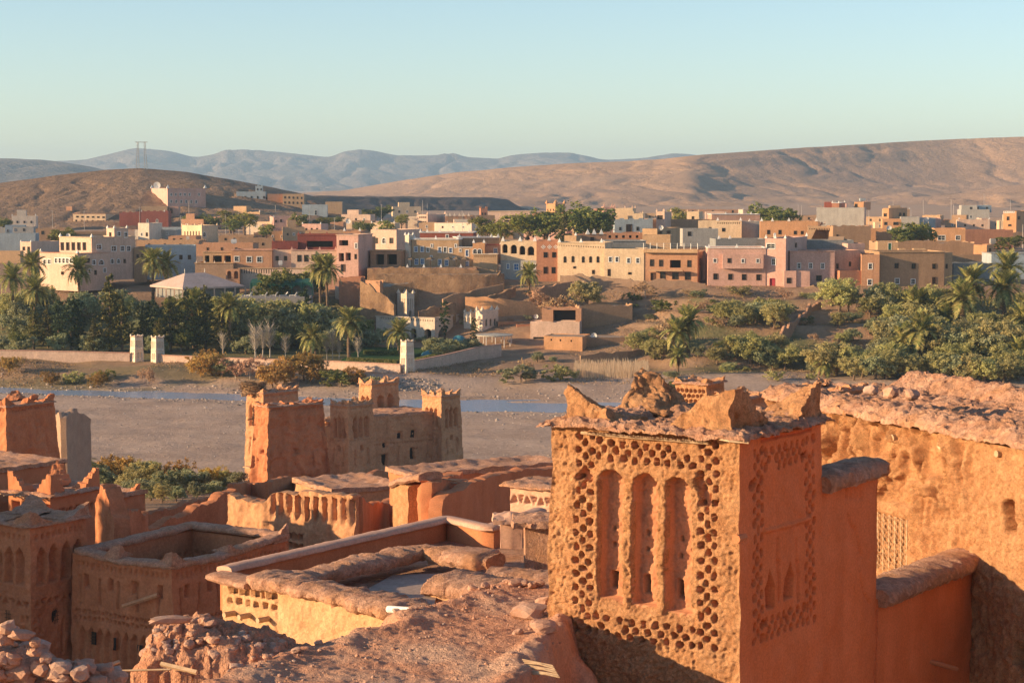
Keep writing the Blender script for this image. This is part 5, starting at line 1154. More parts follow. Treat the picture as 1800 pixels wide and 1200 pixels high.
def winmesh(w, h, sty):
    key = (round(w, 1), round(h, 1), sty)
    if key in _wm: return _wm[key]
    w, h = max(key[0], .2), max(key[1], .2); shp, pm, fm, fw, rv = STY[sty]; P = winshape(w, h, shp); n = len(P)
    a = mesh('window', [(x * 1.04, rv, z * 1.04) for x, z in P] + [(x * 1.04, rv + .05, z * 1.04) for x, z in P], [tuple(range(n)), tuple(range(2 * n - 1, n - 1, -1))] + [(i, n + i, n + (i + 1) % n, (i + 1) % n) for i in range(n)], pm); b = None
    if fm is not None:
        k = (w + 2 * fw) / w, (h + 2 * fw) / h; O = [(x * k[0], z * k[1]) for x, z in P]; v = []; f = []
        for y in (-.06, .06): v += [(x, y, z) for x, z in O] + [(x, y, z) for x, z in P]
        for i in range(n):
            j = (i + 1) % n; f += [(i, j, n + j, n + i), (i, 2 * n + i, 2 * n + j, j), (n + i, n + j, 3 * n + j, 3 * n + i)]
        mb = MB(); mb.v = v; mb.f = f
        if sty not in 'DRg': mb.box((0, rv - .04, 0), (.06, .06, h)); mb.box((0, rv - .04, 0), (w, .06, .06))
        b = mb.mesh('frame', fm)
    _wm[key] = (a, b, P, w, h); return _wm[key]
def panel(mb, O, eu, W, z0, z1, holes, outline=None):
    """wall face with real openings and reveals"""
    out = outline or [(0, 0), (W, 0), (W, z1 - z0), (0, z1 - z0)]; n = Vector((eu.y, -eu.x, 0))
    loops = [[Vector((x, y, 0)) for x, y in out]]; hp = []
    for (u, v, P, rv) in holes: loops.append([Vector((u + x, v + z, 0)) for x, z in P][::-1]); hp.append((u, v, P, rv))
    flat = [p for l in loops for p in l]; k = len(mb.v)
    mb.v += [tuple(O + eu * p.x + Vector((0, 0, z0 - O.z + p.y))) for p in flat]
    for t in tessellate_polygon(loops): mb.f.append(tuple(k + i for i in t))
    for (u, v, P, rv) in hp:
        q = [O + eu * (u + x) + Vector((0, 0, z0 - O.z + v + z)) for x, z in P]; m = len(q); mb.add(q + [p - n * rv for p in q], [(i, m + i, m + (i + 1) % m, (i + 1) % m) for i in range(m)])
M_PYR = None
def cone_merlon(mat, h=.8, w=.55):
    key = ('mer', mat.name, h, w)
    if key not in _wm:
        v = []; f = []
        for (z, r) in ((0, w / 2), (h * .3, w / 2 * .95), (h * .34, w / 2 * .68), (h * .6, w / 2 * .6), (h * .64, w / 2 * .34), (h, .05)): v += [(-r, -r, z), (r, -r, z), (r, r, z), (-r, r, z)]
        for k in range(5): f += [(4 * k + i, 4 * k + (i + 1) % 4, 4 * k + 4 + (i + 1) % 4, 4 * k + 4 + i) for i in range(4)]
        f.append((20, 21, 22, 23)); _wm[key] = mesh('merlon', v, f, mat)
    return _wm[key]
def row(face, p0, p1, n, y0, y1, w, h, s): return [(face, p0 + (p1 - p0) * k / max(1, n - 1), y0 + (y1 - y0) * k / max(1, n - 1), w, h, s) for k in range(n)]
def vol(T, x0, x1, yt, yb, Y, th=0, d=8.0, mat='tan', wins=(), par=.6, anc='L', dpx=None, sink=1.5, cap=None, mer=None, mermat=None, crn=0, mh=.8, rag=0.0):
    """one block of a house; th > 0 turns its left flank into view"""
    t = math.radians(th); eu = Vector((math.cos(t), math.sin(t), 0)); n = Vector((math.sin(t), -math.cos(t), 0)); bk = -n
    def along(P, e, px):
        k = (px - 900) / F; return (k * P.y - P.x) / (e.x - k * e.y)
    if anc == 'L': A = at(x0, yb, Y); B = A + eu * along(A, eu, x1); z1 = zat(yt, Y)
    else: B = at(x1, yb, Y); A = B + eu * along(B, eu, x0); z1 = zat(yt, Y)
    z0 = (A.z if anc == 'L' else B.z) - sink; A.z = B.z = z0; W = (B - A).length
    if dpx is not None:
        d = along(A if th > 0 else B, bk, dpx); d = d if 1 < d < 45 else 9.0
    c = [A, B, B + bk * d, A + bk * d]; H = z1 - z0
    if T['_o'][2] == 0: T.location = A; T['_o'] = tuple(A)
    mb = MB(); m = PL[mat] if isinstance(mat, str) else mat
    faces = {'F': (A, eu, W), 'R': (B, bk, d), 'B': (c[2], -eu, W), 'L': (c[3], -bk, d)}
    for key, (O, e, w) in faces.items():
        nn = Vector((e.y, -e.x, 0)); hs = []
        for (fc, px, py, ww, hh, s) in wins:
            if fc != key: continue
            p = plane_hit(px, py, O, nn); q0 = plane_hit(px - ww / 2, py, O, nn); q1 = plane_hit(px + ww / 2, py, O, nn); r0 = plane_hit(px, py + hh / 2, O, nn); r1 = plane_hit(px, py - hh / 2, O, nn)
            a, b, P, w_, h_ = winmesh((q1 - q0).length, abs(r1.z - r0.z), s); u = (p - O).dot(e); v = p.z - z0
            if u - w_ / 2 < .08 or u + w_ / 2 > w - .08 or v + h_ / 2 > H - .08 or v - h_ / 2 < .05: continue
            if any(abs(u - o[0]) < (w_ + o[4]) / 2 + .1 and abs(v - o[1]) < (h_ + o[5]) / 2 + .1 for o in hs): continue
            hs.append((u, v, P, STY[s][4], w_, h_))
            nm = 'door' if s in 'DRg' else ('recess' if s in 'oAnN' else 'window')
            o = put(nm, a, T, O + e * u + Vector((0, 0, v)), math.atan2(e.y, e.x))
            if b is not None: sub('frame', b, o)
        out = None
        if crn and key in 'FLR':
            k = max(2, int(w / crn)); out = [(0, 0), (w, 0), (w, H)]
            for i in range(k): s_ = w / k; x = w - i * s_; out += [(x - s_ * .05, H + .45), (x - s_ * .45, H + .45), (x - s_ * .5, H), (x - s_ * .95, H)]
            out += [(0, H)]
        elif rag:
            k = max(3, int(w / 1.2)); rr = random.Random(int(px if False else x0 * 7 + yt)); out = [(0, 0), (w, 0)] + [(w * (1 - i / k), H - rag * rr.random() ** 2) for i in range(k + 1)]
        panel(mb, O, e, w, z0, z1, [h[:4] for h in hs], out)
    i = .3 if min(W, d) > 1.5 else .1
    ci = [A + eu * i + bk * i, B - eu * i + bk * i, c[2] - eu * i - bk * i, c[3] + eu * i - bk * i]
    up = lambda p, z: Vector((p.x, p.y, z))
    lo = z1 - rag * 1.0
    for k in range(4):
        j = (k + 1) % 4; mb.add([up(c[k], lo), up(c[j], lo), up(ci[j], lo), up(ci[k], lo)], [(0, 1, 2, 3)]); mb.add([up(ci[k], lo), up(ci[j], lo), up(ci[j], z1 - par - .01), up(ci[k], z1 - par - .01)], [(0, 1, 2, 3)])
    mb.obj('wall', m, T)
    obj('roof', [up(p, z1 - par) for p in ci], [(0, 1, 2, 3)], M_DECK, T)
    if cap is not None:
        rb = MB(); cm = M_WHITE if cap == 'w' else PL[cap]
        for k in range(4):
            j = (k + 1) % 4; mid = (c[k] + c[j]) / 2; L = (c[j] - c[k]).length; e = (c[j] - c[k]).normalized(); rb.box((mid.x, mid.y, z1 + .06), (L + .1, .36, .16), math.atan2(e.y, e.x))
        rb.obj('roof_edge', cm, T)
    if mer:
        mm = mermat or M_WHITE
        for q in mer:
            if isinstance(q, str): p = c['ABCD'.index(q)] + ((ci['ABCD'.index(q)] - c['ABCD'.index(q)]) * .6)
            else: s_ = along(A, eu, q); p = A + eu * s_ + bk * .2
            put('merlon', cone_merlon(mm, mh, mh * .7), T, Vector((p.x, p.y, z1 + (.0 if cap is None else .1))), t)
    return dict(A=A, B=B, c=c, z0=z0, z1=z1, eu=eu, n=n, W=W, d=d)
def V(*a, **k): return (a, k)
def house(name, label, *vols, cat='house', group=None):
    T = thing(name, (0, 0, 0), label, cat, group); R = []
    for a, k in vols:
        a = list(a)
        if len(a) == 4: g = ground(a[0] if k.get('anc', 'L') == 'L' else a[1], a[3]); a.append(g.y)
        R.append(vol(T, *a, **k))
    return T, R
# --- left front
house('riad_house', 'cream terraced riad house with columned upper gallery on the far left', 
  V(70, 137, 446, 500, 436, th=-38, dpx=192, anc='R', mat='pinkcream', cap='salmon', wins=[('F', 79, 460, 5, 7, 'w'), ('F', 87, 460, 5, 7, 'w')] + row('F', 99, 132, 6, 458, 458.5, 4.8, 8, 'w') + [('F', 110, 480, 4, 5, 'd'), ('F', 126, 481, 4, 5, 'd'), ('R', 153, 458, 9, 7, 'd'), ('R', 165, 461, 5, 7, 'w'), ('R', 178, 461, 8, 8, 'aw'), ('R', 157, 477, 4, 6, 'w'), ('R', 168, 479, 4, 7, 'd'), ('R', 184, 475, 4, 6, 'w')], mer=['A', 'B']),
  V(105, 162, 418, 482, 441, th=-38, dpx=238, anc='R', mat='pinkcream', cap='cream', wins=row('F', 109.5, 158, 6, 433, 433, 6.6, 14, 'n') + [('R', 174, 434, 8, 7, 'w'), ('R', 200, 437, 8, 8, 'w'), ('R', 215, 437, 6, 8, 'w'), ('R', 226, 437, 6, 8, 'w'), ('R', 197, 459, 5, 8, 'aw'), ('R', 208, 459, 5, 7, 'aw'), ('R', 219, 459, 3, 6, 'd')], mer=['A', 'B']),
  V(188, 201, 401, 421, 446, th=-38, dpx=226, anc='R', mat='pinkcream', sink=1.2, wins=[('F', 194, 412, 3, 6, 'd'), ('R', 209, 411, 5, 6, 'w'), ('R', 221, 413, 5, 8, 'w')], mer=['A', 'B', 'C'], mh=.6))
house('small_house', 'small cream box house with two dark windows left of the riad', V(36, 55, 425, 450, th=-30, dpx=108, anc='R', mat='pinkcream', wins=[('F', 42, 437, 4, 6, 'd'), ('F', 50.5, 437, 4, 6, 'd')], mer=['A', 'B'], mh=.5), V(-40, 36, 441, 462, th=-3, d=3, mat='tan'))
house('blue_house', 'pale blue flat-roofed house at the left edge', V(-40, 63, 411, 443, th=7, d=10, mat='bluegrey'), V(9, 45, 396, 412, th=10, d=7, mat='bluegrey', sink=.6, wins=[('F', 14, 407, 3, 6, 'D'), ('F', 31, 405, 4, 7, 'w')]))
house('brown_house', 'plain brown mud house right of the pale blue house', V(63, 122, 401, 426, th=4, mat='brown', wins=[('F', 75, 409, 4, 6, 'd')], rag=.4), V(100, 118, 399, 404, th=4, mat='brown'))
house('brown_house', 'long low brown house behind the riad turret', V(110, 200, 407, 424, th=6, mat='brown', rag=.3), V(120, 134, 408, 420, th=-25, dpx=168, anc='R', mat='tan', wins=[('R', 147, 413, 3, 5, 'd')]))
house('grey_house', 'blue-grey low house with two windows right of the riad', V(256, 345, 432, 480, 452, th=10, d=10, mat='bluegrey', wins=[('F', 318, 452, 5, 7, 'd'), ('F', 333, 452, 5, 7, 'd')]), V(236, 257, 435, 484, 450, th=4, d=8, mat='brown', wins=[('F', 242, 450, 3, 5, 'd'), ('F', 250, 450, 3, 5, 'd')]))
house('cafe_house', 'brown cafe with shaded terrace pavilion and white framed windows',
  V(343, 410, 463, 486, 440, th=-2, d=9, mat='stone', cap='tan', par=.3, mer=[345, 360, 377, 395], mermat=PL['ivory'], mh=.5),
  V(357, 408, 444, 466, 446, th=-2, d=4, mat='tan', cap='tan', wins=[('F', 364, 455, 8, 12, 'o'), ('F', 382, 455, 16, 12, 'o'), ('F', 400, 455, 12, 12, 'o')]),
  V(408, 478, 440, 478, 441, th=-2, d=9, mat='clay', cap='salmon', wins=[('F', 416, 455, 7, 8, 'w'), ('F', 438, 456, 8, 9, 'w'), ('F', 456, 456, 8, 9, 'w')]))
house('red_terrace_hotel', 'pink hotel with dark red roof terrace behind the date palm',
  V(477, 513, 439, 482, 442, th=0, d=10, mat='pinkcream', wins=[('F', 487, 454, 5, 7, 'd'), ('F', 502, 454, 5, 7, 'd')]),
  V(512, 597, 440, 482, 441, th=-2, d=10, mat='pinkcream', cap='pink', wins=[('F', 526, 454, 6, 11, 'd'), ('F', 538, 454, 6, 11, 'd'), ('F', 551, 453, 6, 10, 'd'), ('F', 574, 452, 20, 13, 'o')], mer=[513, 539, 562, 590], mermat=PL['pink'], mh=.7),
  V(592, 630, 413, 486, 438, th=-14, d=10, mat='pink', cap='pinkcream', wins=[('F', 600, 452, 9, 14, 'o'), ('F', 612, 451, 9, 14, 'o'), ('F', 625, 451, 3, 8, 'd'), ('F', 603, 471, 7, 12, 'D'), ('F', 604, 427, 16, 10, 'o'), ('F', 626, 432, 3, 8, 'w')]),
  V(478, 524, 425, 441, 448, th=2, d=8, mat='maroon', mer=[480, 500], mermat=PL['red'], mh=.5), V(523, 596, 413, 441, 449, th=0, d=9, mat='maroon', cap='red', wins=[('F', 562, 429, 46, 11, 'o')], mer=[525, 545, 575], mermat=PL['red'], mh=.7))
house('niche_wall', 'long pink wall with a row of tall narrow niches and arched gate', V(420, 548, 472, 496, 432, th=-3, d=1.2, mat='pinkcream', cap='tan', par=.1, wins=row('F', 425, 542, 28, 477, 476, 2.0, 7, 'N')), V(397, 421, 473, 494, 431, th=-3, d=1.2, mat='clay', par=.1, wins=[('F', 403, 483, 7, 14, 'A'), ('F', 415, 483, 7, 14, 'A')]), cat='wall')
house('pool_house', 'small pink pool house between the twin date palms', V(549, 606, 492, 524, 432, th=-3, d=6, mat='salmon', wins=[('F', 557, 511, 9, 14, 'A')]), V(540, 588, 519, 528, 428, th=-3, d=3, mat='pinkcream'))
# --- centre front
house('blue_window_hotel', 'brown mud hotel with white framed blue windows and white roof spikes',
  V(724, 806, 421, 478, 446, th=-5, d=10, mat='tan', cap='w', mer=[729, 766, 804], wins=[('F', 731, 438, 4.4, 8, 'b'), ('F', 742, 438, 4.4, 8, 'b'), ('F', 752, 439, 4, 7, 'w'), ('F', 759, 432, 2.6, 5, 'w'), ('F', 773, 439, 4.4, 8, 'b'), ('F', 782.5, 439, 4.4, 8, 'w'), ('F', 792, 440, 4.4, 8, 'b'), ('F', 801, 432, 2.6, 5, 'w'), ('F', 732, 460, 5, 9, 'b'), ('F', 742.5, 459.5, 5, 9, 'b'), ('F', 758, 453, 2.6, 6, 'w'), ('F', 773, 461, 5, 9, 'b'), ('F', 785, 462, 5, 9, 'b'), ('F', 798, 454, 2.6, 5, 'w')]),
  V(712, 719, 413, 478, 445.5, th=-35, anc='R', dpx=727, mat='ivory', wins=row('R', 720.5, 725.5, 3, 428, 428, 1.3, 8, 'N'), mer=['A', 'B', 'C'], mh=.6),
  V(806, 834, 435, 478, 445, th=-4, d=8, mat='tan', cap='w', wins=[('F', 821, 445, 5, 10, 'b'), ('F', 821, 464, 5, 8, 'b'), ('F', 809, 440, 2.4, 4, 'w')]),
  V(806, 878, 418, 440, 452, th=10, d=8, mat='brown', cap='w', mer=[808, 841, 864, 876]),
  V(831, 852, 427, 450, 444.5, th=-4, d=5, mat='orange', mer=['A', 'B'], wins=[('F', 835, 442, 6, 8, 'aw'), ('F', 843, 442, 6, 8, 'aw')]),
  V(851, 882, 431, 452, 447, th=4, d=5, mat='salmon', cap='red', mer=['A', 'B'], wins=[('F', 852.5, 441, 2.6, 7, 'N'), ('F', 871, 441, 4.5, 8, 'b')]),
  V(832, 874, 447, 478, 442, th=-5, d=3, mat='tan', cap='ivory', wins=row('F', 835, 871, 12, 450.5, 450.5, 1.6, 2.4, 'n')), cat='hotel')
house('terrace_bar', 'low tan building with two dark openings left of the blue windows', V(651, 705, 441, 478, 443, th=-8, dpx=713, mat='clay', cap='tan', wins=[('F', 668, 456, 14, 18, 'o'), ('F', 689, 456, 17, 18, 'o')]), cat='building')
house('red_roof_house', 'dark red house with white spikes behind the blue window hotel', V(738, 832, 409, 432, 462, th=-3, d=10, mat='red', cap='w', mer=[739, 751, 773, 798, 825], wins=[('F', 786, 416, 4, 6, 'w'), ('F', 808, 416, 4, 5, 'd')]))
house('retaining_wall', 'curved upper mud retaining wall holding the hotel terrace', V(647, 838, 470, 502, 436, th=-1, d=9, mat='clay', par=.15, rag=.35, sink=2, mer=[716, 745, 775, 810], mh=.75), cat='wall')
house('retaining_wall', 'lower mud retaining wall below the hotel terrace', V(663, 806, 481, 516, 431, th=-1, d=5, mat='brown', par=.15, rag=.3, sink=3), V(805, 884, 481, 514, 430.6, th=4, d=5, mat='brown', par=.15, rag=.3, sink=3), cat='wall')
house('ruined_yard', 'roofless ruined yard walls below the retaining walls', V(636, 668, 492, 540, 421, th=-40, anc='R', d=1.0, mat='clay', rag=1.4, sink=2), V(655, 726, 496, 540, 424, th=8, d=.8, mat='concrete', rag=.6, sink=2), V(596, 634, 487, 530, 424, th=-6, d=5, mat='redorange', rag=.5, sink=2), cat='ruin')
house('arcade_house', 'tan house with four wide arches on its upper floor',
  V(880, 944, 424, 458, 444, th=-9, d=9, mat='cream', mer=[884, 914, 940], wins=[('F', 887.5, 437, 9, 16, 'A'), ('F', 903, 438, 11, 16, 'A'), ('F', 918, 440, 10, 16, 'A'), ('F', 933, 441, 12, 16, 'A')], mh=1.1),
  V(880, 944, 457.5, 490, 443.5, th=-9, d=9, mat='concrete', par=.1, wins=[('F', 907.5, 469, 7, 10, 'b'), ('F', 893, 468, 4, 8, 'b'), ('F', 922, 468, 4, 8, 'd'), ('F', 937, 468, 7, 8, 'w')]))
T, R = house('diamond_house', 'rust red house with white diamond patterns under its roof', V(943, 981, 423, 492, 442, th=-4, d=9, mat='redorange', wins=[('F', 959, 448, 6, 9, 'd'), ('F', 974, 448, 6, 9, 'd'), ('F', 959, 475, 6, 11, 'D'), ('F', 973, 475, 6, 10, 'd')], mer=[965], mh=1.0))
for px in (955, 966, 977):
    P = plane_hit(px, 434, R[0]['A'], R[0]['n']) + R[0]['n'] * .04; eu = R[0]['eu']; q = []; f = []
    for r in (.55, .36): q += [P + eu * r, P + Vector((0, 0, r * .85)), P - eu * r, P - Vector((0, 0, r * .85))]
    q += [p - R[0]['n'] * .06 for p in q]
    obj('diamond', q, [(i, (i + 1) % 4, 4 + (i + 1) % 4, 4 + i) for i in range(4)] + [(i, 8 + i, 8 + (i + 1) % 4, (i + 1) % 4) for i in range(4)], M_WHITE, T)
    obj('diamond', [P + eu * .16, P + Vector((0, 0, .14)), P - eu * .16, P - Vector((0, 0, .14))], [(0, 1, 2, 3)], M_WHITE, T)
house('cream_house', 'bright cream house with arched windows and dentilled top',
  V(980, 1063, 427, 492, 441, th=-13, d=10, mat='cream', cap='cream', wins=row('F', 983, 1060, 19, 431, 435, 1.5, 2.6, 'n') + [('F', 993, 456, 4.2, 10, 'a'), ('F', 1007, 455.5, 4.2, 10, 'a'), ('F', 1025, 456, 4.2, 10, 'a'), ('F', 1038, 456, 4.2, 10, 'a'), ('F', 1051, 456, 4.2, 10, 'a'), ('F', 1010, 470, 4, 3, 'd'), ('F', 1043, 478, 4, 6, 'd')], mer=[983, 1021, 1057], mh=.95))
house('cream_house', 'plain cream house with four white windows right of the dentilled one', V(1062, 1132, 437, 498, 437.5, th=-11, d=10, mat='cream', wins=[('F', 1073, 456, 4.5, 8, 'w'), ('F', 1084.5, 456, 4.5, 8, 'w'), ('F', 1105, 458, 4.5, 8, 'w'), ('F', 1121, 458, 4.5, 8, 'w'), ('F', 1070.5, 479, 4, 11, 'D'), ('F', 1107, 480.5, 5, 3, 'd')]))
T, R = house('balcony_house', 'brown two-storey house with slab balcony and dark windows', V(1131, 1226, 443, 503, 436, th=-13, dpx=1245, mat='clay', wins=[('F', 1146, 462, 6, 11, 'd'), ('F', 1162, 462.5, 6, 11, 'd'), ('F', 1187, 464, 19, 14, 'o'), ('F', 1211.5, 463.5, 6.5, 11, 'd'), ('F', 1148, 486, 8, 13, 'D'), ('F', 1165, 484, 9, 11, 'd'), ('F', 1187, 485, 10, 11, 'd'), ('F', 1209, 485, 10, 13, 'd'), ('R', 1231, 460, 3, 10, 'd')]),
  V(1131, 1226, 437.5, 444, 435, th=-13, d=2.2, mat='tan', sink=0, par=.2), V(1140, 1200, 474.5, 476.5, 433.5, th=-13, d=1.6, mat='tan', sink=0, par=.05))
mb = MB(); r = R[1]
for k in range(9): p = r['A'] + r['eu'] * (r['W'] * k / 8) + r['n'] * -.2; mb.tube([Vector((p.x, p.y, r['z1'])), Vector((p.x, p.y, r['z1'] + 1.3))], .06, 5)
for h in (.65, 1.2): p = r['A'] - r['n'] * .2; q = r['B'] - r['n'] * .2; mb.tube([Vector((p.x, p.y, r['z1'] + h)), Vector((q.x, q.y, r['z1'] + h))], .03, 4)
mb.obj('railing', M_METAL, T)
house('pink_house', 'large pink house with red door and white roof spikes',
  V(1244, 1346, 436, 506, 431, th=-3, d=11, mat='pink', cap='w', mer=[1246, 1295], wins=[('F', 1257, 458, 4.5, 6, 'w'), ('F', 1282, 458, 6, 7, 'd'), ('F', 1306, 458.5, 4.5, 6, 'w'), ('F', 1332, 458.5, 4.5, 6, 'w'), ('F', 1258, 486, 7, 9.5, 'd'), ('F', 1284, 486.5, 7, 9.5, 'd'), ('F', 1308, 487, 7, 9.5, 'd'), ('F', 1333.5, 487.5, 7, 9.5, 'd')]),
  V(1344, 1381, 419, 508, 430.6, th=-20, dpx=1419, mat='pink', mer=['A', 'B', 'C', 1362], wins=[('F', 1355, 432.5, 14, 7, 'w'), ('F', 1360, 460, 6, 10, 'w'), ('F', 1357.5, 497, 8, 15, 'R'), ('R', 1399, 431, 3, 7, 'd')]),
  V(1270, 1342, 447, 472, 429.6, th=-3, d=1.2, mat='pink', sink=0, par=.1, wins=[('F', 1282, 458, 6, 7, 'd'), ('F', 1306, 458.5, 4.5, 6, 'w'), ('F', 1332, 458.5, 4.5, 6, 'w')]),
  V(1388, 1467, 442, 506, 431, th=3, d=10, mat='pink', cap='pink', wins=[('F', 1404.5, 467, 5, 8, 'w'), ('F', 1425, 467, 5, 8, 'w'), ('F', 1446, 467.5, 5, 8, 'w'), ('F', 1439.5, 489, 9, 9, 'd'), ('F', 1418, 491, 5, 8, 'd')]),
  V(1378, 1400, 476, 506, 428.4, th=-2, d=2.5, mat='pink', par=.2, wins=[('F', 1387.5, 484, 18, 7, 'n'), ('F', 1387, 493, 7, 9, 'd')]),
  V(1400, 1424, 476, 503, 428.6, th=-2, d=.6, mat='pink', par=.05, rag=.3),
  V(1466, 1513, 440, 506, 433, th=16, d=9, mat='salmon', wins=[('F', 1472, 468, 3, 8, 'd'), ('F', 1494, 464, 3, 7, 'd')]), V(1476, 1514, 476, 508, 430, th=8, d=3, mat='redorange'))
house('mud_brown_house', 'wide plain brown mud house at the right behind the olives',
  V(1514, 1546, 446, 512, 430, th=-6, d=10, mat='clay', rag=.25, wins=[('F', 1530, 468, 6, 9, 'w'), ('F', 1529, 496, 7, 9, 'w')]),
  V(1545, 1660, 443.5, 512, 431, th=5, d=12, mat='brown', cap='tan', wins=[('F', 1576, 467, 6, 8, 'd'), ('F', 1606, 468, 6, 8, 'd'), ('F', 1642, 468, 6, 8, 'd'), ('F', 1577, 494, 6, 8, 'w'), ('F', 1605, 495, 6, 8, 'w'), ('F', 1642, 493, 6, 11, 'D')]),
  V(1659, 1674, 443.5, 512, 434.3, th=24, d=8, mat='tan', wins=[('F', 1664, 468, 2.5, 7, 'd')]))
house('bluegrey_wall', 'long blue-grey wall and low roofs behind the right palms', V(1676, 1745, 462, 500, 440, th=3, d=8, mat='slate', rag=.3), V(1742, 1860, 446, 492, 452, th=2, d=8, mat='bluegrey', cap='concrete', wins=[('F', 1772, 462, 5, 6, 'd')]), V(1674, 1740, 448, 470, 470, th=2, d=8, mat='brown', rag=.3), cat='house')
# --- lower centre: garden palace
house('garden_palace', 'white garden palace wing with arches and slender square turret',
  V(661, 764, 556, 604, 416, th=-24, dpx=806, mat='ivory', cap='ivory', wins=row('F', 666, 760, 24, 558.5, 563.5, 1.7, 3.4, 'N') + [('F', 752, 588, 12, 20, 'A'), ('R', 776, 588, 11, 20, 'A'), ('F', 700, 585, 10, 18, 'A'), ('F', 727, 586, 10, 18, 'A')] + row('R', 768, 790, 6, 564, 563, 1.7, 3.2, 'N')),
  V(698, 715, 516, 560, 421, th=-40, anc='R', dpx=728, mat='ivory', wins=row('F', 701.5, 711.5, 4, 537, 537, 1.4, 24, 'n') + row('R', 717.5, 725, 3, 534, 534, 1.3, 18, 'n') + [('R', 721, 552, 5, 12, 'A')], mer=['A', 'B', 'C', 'D'], mermat=PL['ivory'], mh=.9), cat='palace')
house('twin_turrets', 'pair of cream crenellated turrets right of the garden palace',
  V(815, 828, 549, 598, 414, th=-40, anc='R', dpx=838, mat='ivory', mer=['A', 'B', 'C'], mermat=PL['ivory'], mh=.7, wins=row('F', 818, 825, 2, 562, 562, 1.6, 9, 'N')),
  V(836, 848, 546, 618, 411, th=-40, anc='R', dpx=876, mat='ivory', mer=['A', 'B', 'C', 'D'], mermat=PL['ivory'], mh=.9, wins=row('F', 838.5, 845, 3, 566, 566, 1.4, 10, 'N') + row('R', 855, 870, 3, 567, 566, 3.2, 13, 'N')), cat='turret')
house('mud_annex', 'reddish mud annex right of the twin turrets', V(876, 932, 566, 618, 413, th=6, d=7, mat='clay', cap='brown', wins=row('F', 879, 905, 10, 572, 571, 1.4, 3, 'n')), V(908, 933, 570, 612, 411, th=4, d=5, mat='redorange'))
house('open_room_ruin', 'mud house with broken open room above a pale plaster wall',
  V(953, 1022, 540, 575, 405, th=-6, d=6, mat='clay', rag=.5, wins=[('F', 992, 556, 40, 22, 'o')]), V(1018, 1112, 535, 602, 408, th=10, d=8, mat='brown', rag=.6), V(932, 1019, 564, 612, 402, th=-8, d=4, mat='pinkcream', rag=.3, wins=[('F', 947, 597, 18, 9, 'd')]))
house('flat_mud_house', 'low orange-lit mud house with flat roof below the open room', V(956, 1024, 590, 634, 391, th=-14, d=7, mat='orange', wins=[('F', 969, 597, 3, 4, 'n'), ('F', 985, 598, 3, 4, 'n'), ('F', 1004, 599, 3, 4, 'n')], par=.2, rag=.15), V(1023, 1106, 592, 630, 393, th=8, d=7, mat='brown', par=.2, rag=.3))
# --- back rows
house('gallery_house', 'long cream house with two rows of small windows below the hill', V(129, 187, 376, 400, th=-6, dpx=222, mat='cream', cap='clay', wins=row('F', 136, 182, 6, 381, 382, 4, 2.5, 'd') + row('F', 134, 182, 6, 388, 389, 2.5, 3, 'd')), V(187, 208, 367, 378, th=-4, d=8, mat='clay'))
house('red_kasbah', 'dark red crenellated kasbah house in the left background', V(210, 244, 374, 402, th=4, d=10, mat='red', crn=2.2), V(243, 297, 372, 404, th=3, d=10, mat='red', crn=2.2, wins=[('F', 259, 388, 3, 5, 'aw'), ('F', 276, 388, 3, 5, 'aw')], mer=[250, 290]), cat='kasbah')
house('hill_palace', 'big pink palace with two rows of windows on the hill slope', V(295, 363, 331, 376, 880, th=20, dpx=268, mat='pink', wins=row('F', 301, 333, 5, 342, 342, 2.6, 4, 'w') + [('F', 350, 342, 2.6, 4, 'w')] + row('F', 301, 345, 6, 354, 354.5, 2.8, 5, 'aw'), mer=['A', 'B', 'D'], mh=1.6), V(297, 315, 363, 385, 850, th=5, d=10, mat='salmon', wins=[('F', 301, 371, 4, 8, 'D')]), V(249, 295, 363, 380, 845, th=5, d=9, mat='tan', wins=[('F', 287, 358, 3, 6, 'D')]), cat='palace')
house('grey_block', 'unfinished blue-grey block with dark windows under the far hill', V(416, 468, 337, 376, 930, th=6, d=18, mat='bluegrey', wins=row('F', 420, 464, 5, 347, 347, 2.6, 4, 'd') + row('F', 442, 464, 3, 356, 356, 2.6, 4, 'd')), V(449, 463, 327, 340, 935, th=6, d=10, mat='bluegrey', wins=[('F', 453, 333, 2, 3, 'd'), ('F', 459, 333, 2, 3, 'd')], crn=3))
house('tan_block', 'tan three-storey block beside the unfinished grey block', V(471, 498, 341, 374, 930, th=8, d=14, mat='clay'), V(497, 535, 341, 377, 925, th=3, d=14, mat='tan', wins=row('F', 501, 530, 5, 347, 348, 2.2, 3.4, 'd') + row('F', 501, 530, 5, 356, 357, 2.2, 3.4, 'd')))
house('teal_house', 'low teal-grey house right of the tan block', V(531, 576, 360, 384, 880, th=4, d=10, mat='bluegrey', wins=[('F', 555, 374, 4, 8, 'w')]), V(572, 602, 355, 378, 905, th=3, d=12, mat='tan'))
house('merlon_house', 'cream house with roof merlons and pink right flank', V(320, 355, 396, 426, th=-42, anc='R', dpx=384, mat='cream', wins=row('F', 325, 350, 6, 410, 410, 2, 8, 'N') + [('R', 359, 412, 5, 8, 'aw')], mer=['A', 'B', 'C', 331, 343], mermat=PL['cream'], mh=.7))
house('white_house', 'white and pale blue low house behind the riad turret', V(243, 263, 392, 422, th=-20, dpx=262, anc='L', mat='ivory', wins=[('F', 249, 412, 3, 5, 'w'), ('F', 258, 412, 3, 6, 'd')]), V(262, 322, 400, 420, th=3, d=9, mat='bluegrey'))
house('pink_cube', 'pink cube house among trees in the left background', V(481, 531, 382, 412, th=9, dpx=475, mat='pink', wins=[('F', 485, 389, 3, 4, 'd'), ('F', 494, 388, 3, 4, 'd')], mer=['A', 'B']), V(460, 482, 391, 405, th=-8, d=7, mat='cream'))
